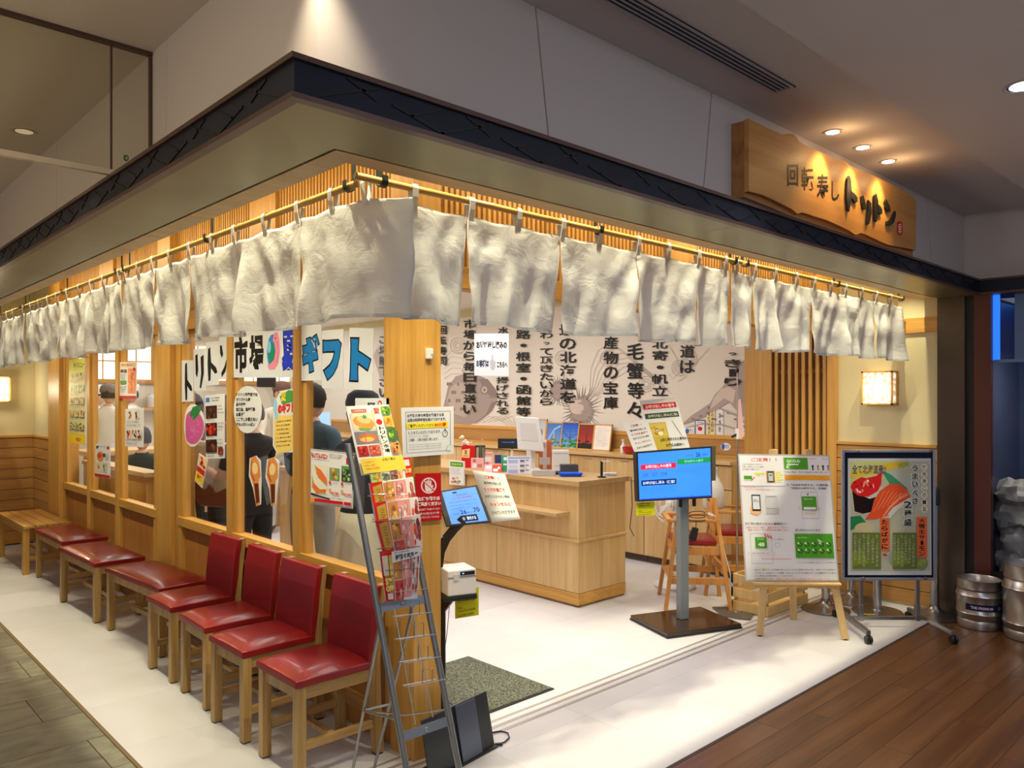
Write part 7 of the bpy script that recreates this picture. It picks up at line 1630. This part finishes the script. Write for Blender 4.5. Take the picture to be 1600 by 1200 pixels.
# ================================================================== PEOPLE (seen through the shop windows)
def person(label, loc, rz, pose, top_c, leg_c, hair='short', H=1.66, skirt=None, hat=None, arms=((0, 0), (0, 0)), sleeve='long', seat=False, shoe=(.05, .05, .05), glasses=False, apron=None, bag=None, trans=0):
    k = H/1.70; t = thing('person', label, 'person', loc, rz)
    # joints in metres for a 1.70 m figure facing -Y
    J = {}; E_ = []; Rr = {}
    def j(n, p, r, par=None):
        J[n] = Vector(p)*k; Rr[n] = (r[0]*k, r[1]*k) if isinstance(r, tuple) else (r*k, r*k)
        if par: E_.append((par, n))
    zo = -.42 if seat else 0
    j('pel', (0, 0, .93+zo), (.145, .105)); j('waist', (0, 0, 1.08+zo), (.125, .095), 'pel'); j('chest', (0, -.01, 1.26+zo), (.150, .110), 'waist'); j('upch', (0, 0, 1.38+zo), (.13, .09), 'chest'); j('neck', (0, .005, 1.455+zo), .055, 'upch'); j('neck2', (0, -.005, 1.51+zo), .052, 'neck')
    for s, nm in ((-1, 'l'), (1, 'r')):
        j('hip'+nm, (s*.09, 0, .88+zo), (.09, .10), 'pel')
        if seat: j('kn'+nm, (s*.11, -.42, .50), .062, 'hip'+nm); j('an'+nm, (s*.11, -.42, .09), .042, 'kn'+nm)
        else: j('kn'+nm, (s*.095, -.01, .49), .062, 'hip'+nm); j('an'+nm, (s*.10, .02, .09), .042, 'kn'+nm)
        ay = -.42 if seat else .02
        j('hl'+nm, (s*.10, ay+.03, .035), .038, 'an'+nm); j('to'+nm, (s*.115, ay-.14, .03), .032, 'an'+nm)
        j('sh'+nm, (s*.175, 0, 1.385+zo), .058, 'upch')
        fwd, bend = arms[0 if s < 0 else 1]      # upper arm swing, elbow bend (deg)
        f, b = math.radians(fwd), math.radians(bend); el = Vector((s*.205, -.28*math.sin(f), 1.385-.28*math.cos(f)+zo)); g = f+b
        wr = el+Vector((-s*.04, -.24*math.sin(g), -.24*math.cos(g))); j('el'+nm, el, .043, 'sh'+nm); j('wr'+nm, wr, .028, 'el'+nm)
        d = (wr-el).normalized(); pm = wr+d*.055; j('pa'+nm, pm, (.034, .020), 'wr'+nm)
        side = Vector((0, 1, 0)) if abs(d.y) < .7 else Vector((1, 0, 0)); side = (side-d*side.dot(d)).normalized(); cu = d.cross(side)*(-s)*.3
        for q, (off, ln) in enumerate(((-.030, .062), (-.011, .074), (.009, .070), (.028, .056))):
            a = pm+d*.028+side*off; b_ = a+(d+cu*.5).normalized()*ln*.5; c = b_+(d+cu*1.6).normalized()*ln*.5
            j('f%d%s' % (q, nm), a, .0095, 'pa'+nm); j('g%d%s' % (q, nm), b_, .0085, 'f%d%s' % (q, nm)); j('h%d%s' % (q, nm), c, .007, 'g%d%s' % (q, nm))
        a = pm-side*.036-d*.015; j('t0'+nm, a, .011, 'pa'+nm); j('t1'+nm, a-side*.022+d*.035, .009, 't0'+nm)
    names_ = list(J); me = bpy.data.meshes.new('body'); me.from_pydata([tuple(J[n]) for n in names_], [(names_.index(a), names_.index(b)) for a, b in E_], [])
    o = bpy.data.objects.new('tmp', me); COL.objects.link(o); sk = o.modifiers.new('s', 'SKIN'); sk.use_smooth_shade = True; me.skin_vertices.new() if not me.skin_vertices else None
    lay = me.skin_vertices[0].data
    for i, n in enumerate(names_): lay[i].radius = Rr[n]; lay[i].use_root = (n == 'pel')
    sub = o.modifiers.new('u', 'SUBSURF'); sub.levels = 2; sub.render_levels = 2
    bpy.context.view_layer.update(); dg = bpy.context.evaluated_depsgraph_get(); m2 = bpy.data.meshes.new_from_object(o.evaluated_get(dg)); bpy.data.objects.remove(o); m2.name = 'body'
    mats = [skinM, plain('cloth_%02x%02x%02x' % tuple(int(c*255) for c in top_c), top_c, .85, bump=.3, bs=30), plain('cloth_%02x%02x%02x' % tuple(int(c*255) for c in leg_c), leg_c, .85, bump=.3, bs=30), plain('shoe', shoe, .5)]
    for m in mats: m2.materials.append(m)
    wrz = {s: J['wr'+s] for s in 'lr'}; elz = {s: J['el'+s] for s in 'lr'}
    for p in m2.polygons:
        c = p.center; mi = 1; p.use_smooth = True
        near = min('lr', key=lambda s: min((c-J['wr'+s]).length, (c-J['el'+s]).length, (c-J['pa'+s]).length)); a, b = elz[near], wrz[near]; s_ = (c-a).dot(b-a)/(b-a).length_squared; onarm = (c-(a+(b-a)*max(0, min(1.6, s_)))).length < .09*k
        if c.z > 1.47*k+zo*k: mi = 0
        elif onarm and s_ > (.92 if sleeve == 'long' else -.25): mi = 0
        elif not onarm and (c.z < .96*k+zo*k or (seat and c.y < -.12*k and c.z < .62*k)): mi = 2
        if c.z < .085*k: mi = 3
        p.material_index = mi
    bd = bpy.data.objects.new('body', m2); COL.objects.link(bd); bd.parent = t
    # head: sculpted ovoid with brow, nose, chin
    hc = Vector((0, -.015, 1.605+zo))*k; m = MB(); vs = []; n = 28; rows = 22
    for i in range(rows+1):
        ph = PI*i/rows
        for q in range(n):
            th = 2*PI*q/n; x, y, z = math.sin(ph)*math.cos(th), math.sin(ph)*math.sin(th), math.cos(ph)
            w_ = .077*(1-.20*max(0, -z)**1.5); dpt = .096 if y < 0 else .100
            py = y*dpt; px = x*w_; pz = z*.118
            if y < 0:
                fx = abs(px)/.02; py -= .024*math.exp(-(px/.012)**2)*math.exp(-((pz+.012)/.020)**2)*(1)   # nose
                py += .007*math.exp(-((abs(px)-.031)/.015)**2)*math.exp(-((pz-.012)/.012)**2)               # eye sockets
                py -= .006*math.exp(-(px/.02)**2)*math.exp(-((pz+.052)/.008)**2); py -= .008*math.exp(-(px/.022)**2)*math.exp(-((pz+.092)/.018)**2)
            vs.append(hc+Vector((px, py, pz))*k)
    fs = [(i*n+q, (i+1)*n+q, (i+1)*n+(q+1) % n, i*n+(q+1) % n) for i in range(rows) for q in range(n)]
    m.add(vs, fs, 0, True); m.build('head', skinM, t, world=False, fix=False)
    m = MB()
    for s in (-1, 1): m.blob(hc+Vector((s*.030, -.082, .013))*k, (.0115*k, .008*k, .007*k), 10, mi=0); m.blob(hc+Vector((s*.030, -.0895, .013))*k, (.005*k, .003*k, .005*k), 8, mi=1); m.add([hc+Vector(p)*k for p in ((s*.018, -.094, .031), (s*.030, -.095, .035), (s*.045, -.085, .031), (s*.045, -.086, .028), (s*.030, -.096, .031), (s*.018, -.095, .028))], [(0, 1, 2, 3, 4, 5)], 1)
    m.build('eyes', [ink((.93, .92, .9)), blackM], t, world=False); m = MB()
    for s in (-1, 1): m.blob(hc+Vector((s*.079, .004, .002))*k, (.008*k, .018*k, .030*k), 10)
    m.build('ears', skinM, t, world=False); m = MB(); m.blob(hc+Vector((0, -.098, -.050))*k, (.022*k, .005*k, .006*k), 10); m.build('mouth', ink((.62, .30, .28)), t, world=False)
    if glasses:
        m = MB()
        for s in (-1, 1): m.tube([hc+Vector((s*.031+.021*math.cos(a), -.104, .012+.016*math.sin(a)))*k for a in [2*PI*q/14 for q in range(14)]], .0014, 5, closed=True); m.tube([hc+Vector((s*.052, -.102, .014))*k, hc+Vector((s*.078, 0, .012))*k], .0014, 5)
        m.tube([hc+Vector((-.01, -.106, .014))*k, hc+Vector((.01, -.106, .014))*k], .0014, 5); m.build('glasses', blackM, t, world=False)
    # hair shell
    m = MB(); vs = []; low = {'short': -.35, 'bob': -.95, 'cap': -.2}.get(hair, -.3)
    rows = 14
    for i in range(rows+1):
        for q in range(n):
            th = 2*PI*q/n; y = math.sin(th); lim = math.acos(max(-1, min(1, (.42 if y < -.55 else (.05 if y < -.1 else low))))); ph = lim*i/rows
            x_, y_, z_ = math.sin(ph)*math.cos(th), math.sin(ph)*math.sin(th), math.cos(ph); b = 1+.05*noise.noise(Vector((x_*4, y_*4, z_*5))); 
            vs.append(hc+Vector((x_*.090*b, y_*.112*b+.004, z_*.131*b+.004))*k)
    fs = [(i*n+q, (i+1)*n+q, (i+1)*n+(q+1) % n, i*n+(q+1) % n) for i in range(rows) for q in range(n)]
    m.add(vs, fs, 0, True); ho = m.build('hair', hairM, t, world=False, fix=False); so_ = ho.modifiers.new('s', 'SOLIDIFY'); so_.thickness = .012; so_.offset = -1
    if hat:
        col, kind = hat; hm = plain('hat_%02x%02x%02x' % tuple(int(c*255) for c in col), col, .8)
        z0 = hc.z+.035*k
        if kind == 'chef': MB().lathe([(.098*k, 0), (.102*k, .05*k), (.112*k, .085*k), (.105*k, .115*k), (.06*k, .125*k), (.01, .125*k)], (hc.x, hc.y+.006, z0), 24).build('cap', hm, t, world=False)
        else:
            MB().lathe([(.102*k, -.01), (.104*k, .03*k), (.090*k, .075*k), (.055*k, .10*k), (.01, .108*k)], (hc.x, hc.y+.008, z0), 24).build('cap', hm, t, world=False)
    if skirt:
        col, z1, z0 = skirt; m = MB(); vs = []; n2 = 60; rows = 12
        for i in range(rows+1):
            s = i/rows; r0 = .135+.13*s**.8
            for q in range(n2):
                a = 2*PI*q/n2; r_ = r0*(1+.055*s*math.sin(a*15+math.sin(a*3)*1.5)); vs.append(Vector((r_*math.cos(a)*1.05, r_*math.sin(a)*.85, z1-(z1-z0)*s))*k)
        m.add(vs, [(i*n2+q, (i+1)*n2+q, (i+1)*n2+(q+1) % n2, i*n2+(q+1) % n2) for i in range(rows) for q in range(n2)], 0, True); so2 = m.build('skirt', plain('skirt_%02x%02x%02x' % tuple(int(c*255) for c in col), col, .9), t, world=False, fix=False); s3 = so2.modifiers.new('s', 'SOLIDIFY'); s3.thickness = .003
    if apron:
        m = MB(); m.add([Vector((.148*math.sin(a)*1.08, -.125*math.cos(a)-.01, z+zo))*k for z in (1.30, 1.0, .55) for a in (-1.1, -.55, 0, .55, 1.1)], [(r_*5+q, r_*5+q+1, r_*5+q+6, r_*5+q+5) for r_ in range(2) for q in range(4)], 0, True); a_ = m.build('apron', plain('apron_%02x%02x%02x' % tuple(int(c*255) for c in apron), apron, .8), t, world=False, fix=False); s3 = a_.modifiers.new('s', 'SOLIDIFY'); s3.thickness = .004
    return t
f2 = lambda u, D: (lambda L: Vector((DV.x*D+RV.x*L, DV.y*D+RV.y*L, 0)))((u-800)/FPX*D)
faceaway = math.atan2(DV.y, DV.x)+PI/2
p = f2(566, 4.35); person('person in black top, dark cap and cream pleated skirt behind the right pane', p, faceaway-.5, None, (.012, .012, .014), (.05, .05, .05), 'bob', 1.60, skirt=((.62, .57, .46), 1.02, .10), hat=((.015, .014, .014), 'round'), arms=((10, 60), (15, 80)), sleeve='short')
p = f2(488, 5.3); person('person in teal jacket and grey trousers facing away beside the middle mullion', p, faceaway-.3, None, (.035, .075, .10), (.30, .28, .24), 'short', 1.66, arms=((5, 70), (10, 60)))
p = f2(394, 5.5); person('person in black clothes standing behind the middle pane', p, faceaway+.9, None, (.010, .011, .012), (.012, .013, .016), 'short', 1.56, arms=((20, 70), (20, 80)), sleeve='short')
p = f2(352, 6.1); person('person in black skirt behind the brown and cream bag in the left pane', p, faceaway+1.2, None, (.02, .018, .018), (.010, .012, .016), 'bob', 1.58, arms=((10, 80), (10, 70)), sleeve='short')
p = f2(302, 6.6); person('person in dark trousers at the left edge of the banner panes', p, faceaway+.4, None, (.05, .035, .03), (.012, .016, .02), 'short', 1.60)
p = f2(440, 9.2); person('cook with glasses, brown cap and cream uniform facing the windows', p, faceaway+PI+.15, None, (.62, .57, .45), (.5, .48, .42), 'short', 1.74, hat=((.12, .05, .03), 'round'), glasses=True, arms=((25, 60), (30, 70)))
p = f2(170, 9.6); person('cook in white uniform and olive apron seen from behind in the far pane', p, faceaway+.2, None, (.70, .68, .60), (.35, .34, .28), 'short', 1.72, hat=((.14, .10, .09), 'round'), arms=((30, 70), (30, 60)))
p = f2(150, 10.4); person('cook in white coat and white cap farthest left in the kitchen', p, faceaway-1.2, None, (.72, .70, .68), (.4, .4, .38), 'short', 1.70, hat=((.8, .78, .76), 'chef'), arms=((30, 60), (30, 60)))
p = f2(205, 10.8); person('cook in white coat with tall white cap above the salmon poster', p, faceaway+1.3, None, (.72, .70, .68), (.5, .5, .48), 'short', 1.72, hat=((.8, .78, .76), 'chef'), arms=((30, 60), (30, 60)))
p = f2(222, 7.9); sp_ = p.copy(); person('seated person in dark green clothes, back turned, beside the big window post', p, faceaway+.3, None, (.014, .035, .028), (.008, .012, .014), 'short', 1.68, seat=True, arms=((20, 60), (20, 60)))
t = thing('stool', 'wooden stool under the seated person in dark green', 'stool', sp_); BX((sp_.x-.18, sp_.y-.18, .36), (sp_.x+.18, sp_.y+.18, .40), 'seat', easelW, t, .004)
for sx in (-1, 1):
    for sy in (-1, 1): BX((sp_.x+sx*.14-.015, sp_.y+sy*.14-.015, 0), (sp_.x+sx*.14+.015, sp_.y+sy*.14+.015, .36), 'leg', easelW, t)
# bag of the woman in the left pane
p = f2(338, 5.75); t = thing('shoulder_bag', 'cream and brown leather shoulder bag held behind the left banner pane', 'bag', (p.x, p.y, .82)); bgc = Vector((p.x, p.y, 0))
xx = Vector((RV.x, RV.y, 0)); yy = Vector((DV.x, DV.y, 0))
def bagprism(pts, name, mat, th): MB().prism([bgc-yy*th/2+xx*a+Vector((0, 0, b)) for a, b in pts], yy*th).build(name, mat, t, .012)
bagprism([(-.13, 1.28), (.12, 1.25), (.24, 1.0), (.24, .86), (.14, .80), (-.08, .82), (-.17, .92), (-.16, 1.1)], 'body', plain('cream_canvas', (.55, .50, .38), .8), .12)
bagprism([(.02, .90), (.24, 1.0), (.245, .84), (.14, .785), (-.1, .80), (-.18, .90), (-.12, 1.0), (-.06, .92), (-.02, .98)], 'leather_trim', plain('brown_leather', (.22, .06, .03), .4), .135)
MB().tube([bgc+xx*a+Vector((0, 0, b)) for a, b in ((-.10, 1.26), (-.08, 1.40), (0, 1.46), (.07, 1.40), (.09, 1.24))], .010, 8).build('strap', plain('brown_leather', (.22, .06, .03), .4), t)

# ================================================================== KITCHEN BEHIND THE WINDOWS
t = thing('kitchen_counter', 'long wooden sushi counter behind the windows', 'counter', (3.6, 9.2, 0)); BX((2.35, 8.95, 0), (5.4, 9.15, .98), 'front_panel', plankX, t); BX((2.3, 8.85, .98), (5.4, 9.4, 1.03), 'worktop', paleX, t, .004)
t = thing('kitchen_counter', 'dark wooden divider with a pale rail behind the third pane', 'counter', (3.2, 7.4, 0)); BX((2.25, 6.9, 0), (2.33, 8.6, .92), 'panel', woodZ, t); BX((2.22, 6.85, .92), (2.38, 8.7, .96), 'rail', paleY, t, .003)
t = thing('wall_shelf', 'wooden shelf with white containers at the back of the kitchen', 'shelf', (4.6, 11.3, 1.4)); BX((3.6, 12.1, 1.40), (5.6, 12.4, 1.44), 'board', woodX, t)
for i in range(6):
    x = 3.75+i*.33; o = MB().lathe([(.07, 1.441), (.075, 1.45), (.075, 1.60), (.05, 1.62), (.05, 1.65)], (x, 12.25, 0), 16).build('container', whiteP); tag(o, 'white lidded container on the kitchen shelf, %s from the left' % ['first', 'second', 'third', 'fourth', 'fifth', 'sixth'][i], 'container', 'containers on the kitchen shelf')
t = thing('screen_monitor', 'small light blue monitor behind the person in teal', 'monitor', f2(512, 7.2)+Vector((0, 0, .963))); p = f2(512, 7.2); q = [onP(p, FN, *c) for c in ((496, 643), (516, 643), (516, 668), (496, 668))]; MB().prism(q, -FN*.03).build('housing', whiteP, t); f, n = quad_fn(*q); P = Print(f, FN); P.emit = .8; P.rect(.06, .06, .94, .92, (.62, .78, .95)); P.build(t, 'screen')
MB().bar((p.x, p.y, .9635), (p.x, p.y, q[2].z+.02), .05, .04).build('neck', whiteP, t)
t = thing('side_table', 'oak side unit carrying the small light blue monitor', 'cabinet', (p.x, p.y, 0)); BX((p.x-.35, p.y-.25, 0), (p.x+.35, p.y+.25, .92), 'body', paleZ, t, .003); BX((p.x-.37, p.y-.27, .92), (p.x+.37, p.y+.27, .9625), 'worktop', paleX, t, .003)
p = Vector((p.x-.12, p.y+.12, 0)); o = MB().lathe([(.055, .963), (.06, .97), (.065, 1.12), (.05, 1.14), (.05, 1.16)], (p.x, p.y, 0), 20).build('water_pitcher', see_through('pitcher', (.85, .85, .85), .8)); tag(o, 'clear plastic pitcher beside the small light blue monitor', 'pitcher')
t = thing('hanging_monitor', 'black monitor hung in the kitchen left of the cook with glasses', 'monitor', f2(414, 8.6)+Vector((0, 0, 1.7))); q = [onP(f2(414, 8.6), FN, *c) for c in ((401, 590), (430, 590), (430, 605), (401, 605))]; MB().prism(q, -FN*.04).build('housing', blackM, t, .003); c = (q[0]+q[1])/2; MB().tube([c-FN*.02, Vector((c.x-FN.x*.02, c.y-FN.y*.02, 2.72))], .015, 8).build('ceiling_pole', blackM, t)
for o in list(bpy.data.objects):
    if o.get('kind') == 'structure' and o.type == 'EMPTY' and not o.children: bpy.data.objects.remove(o)
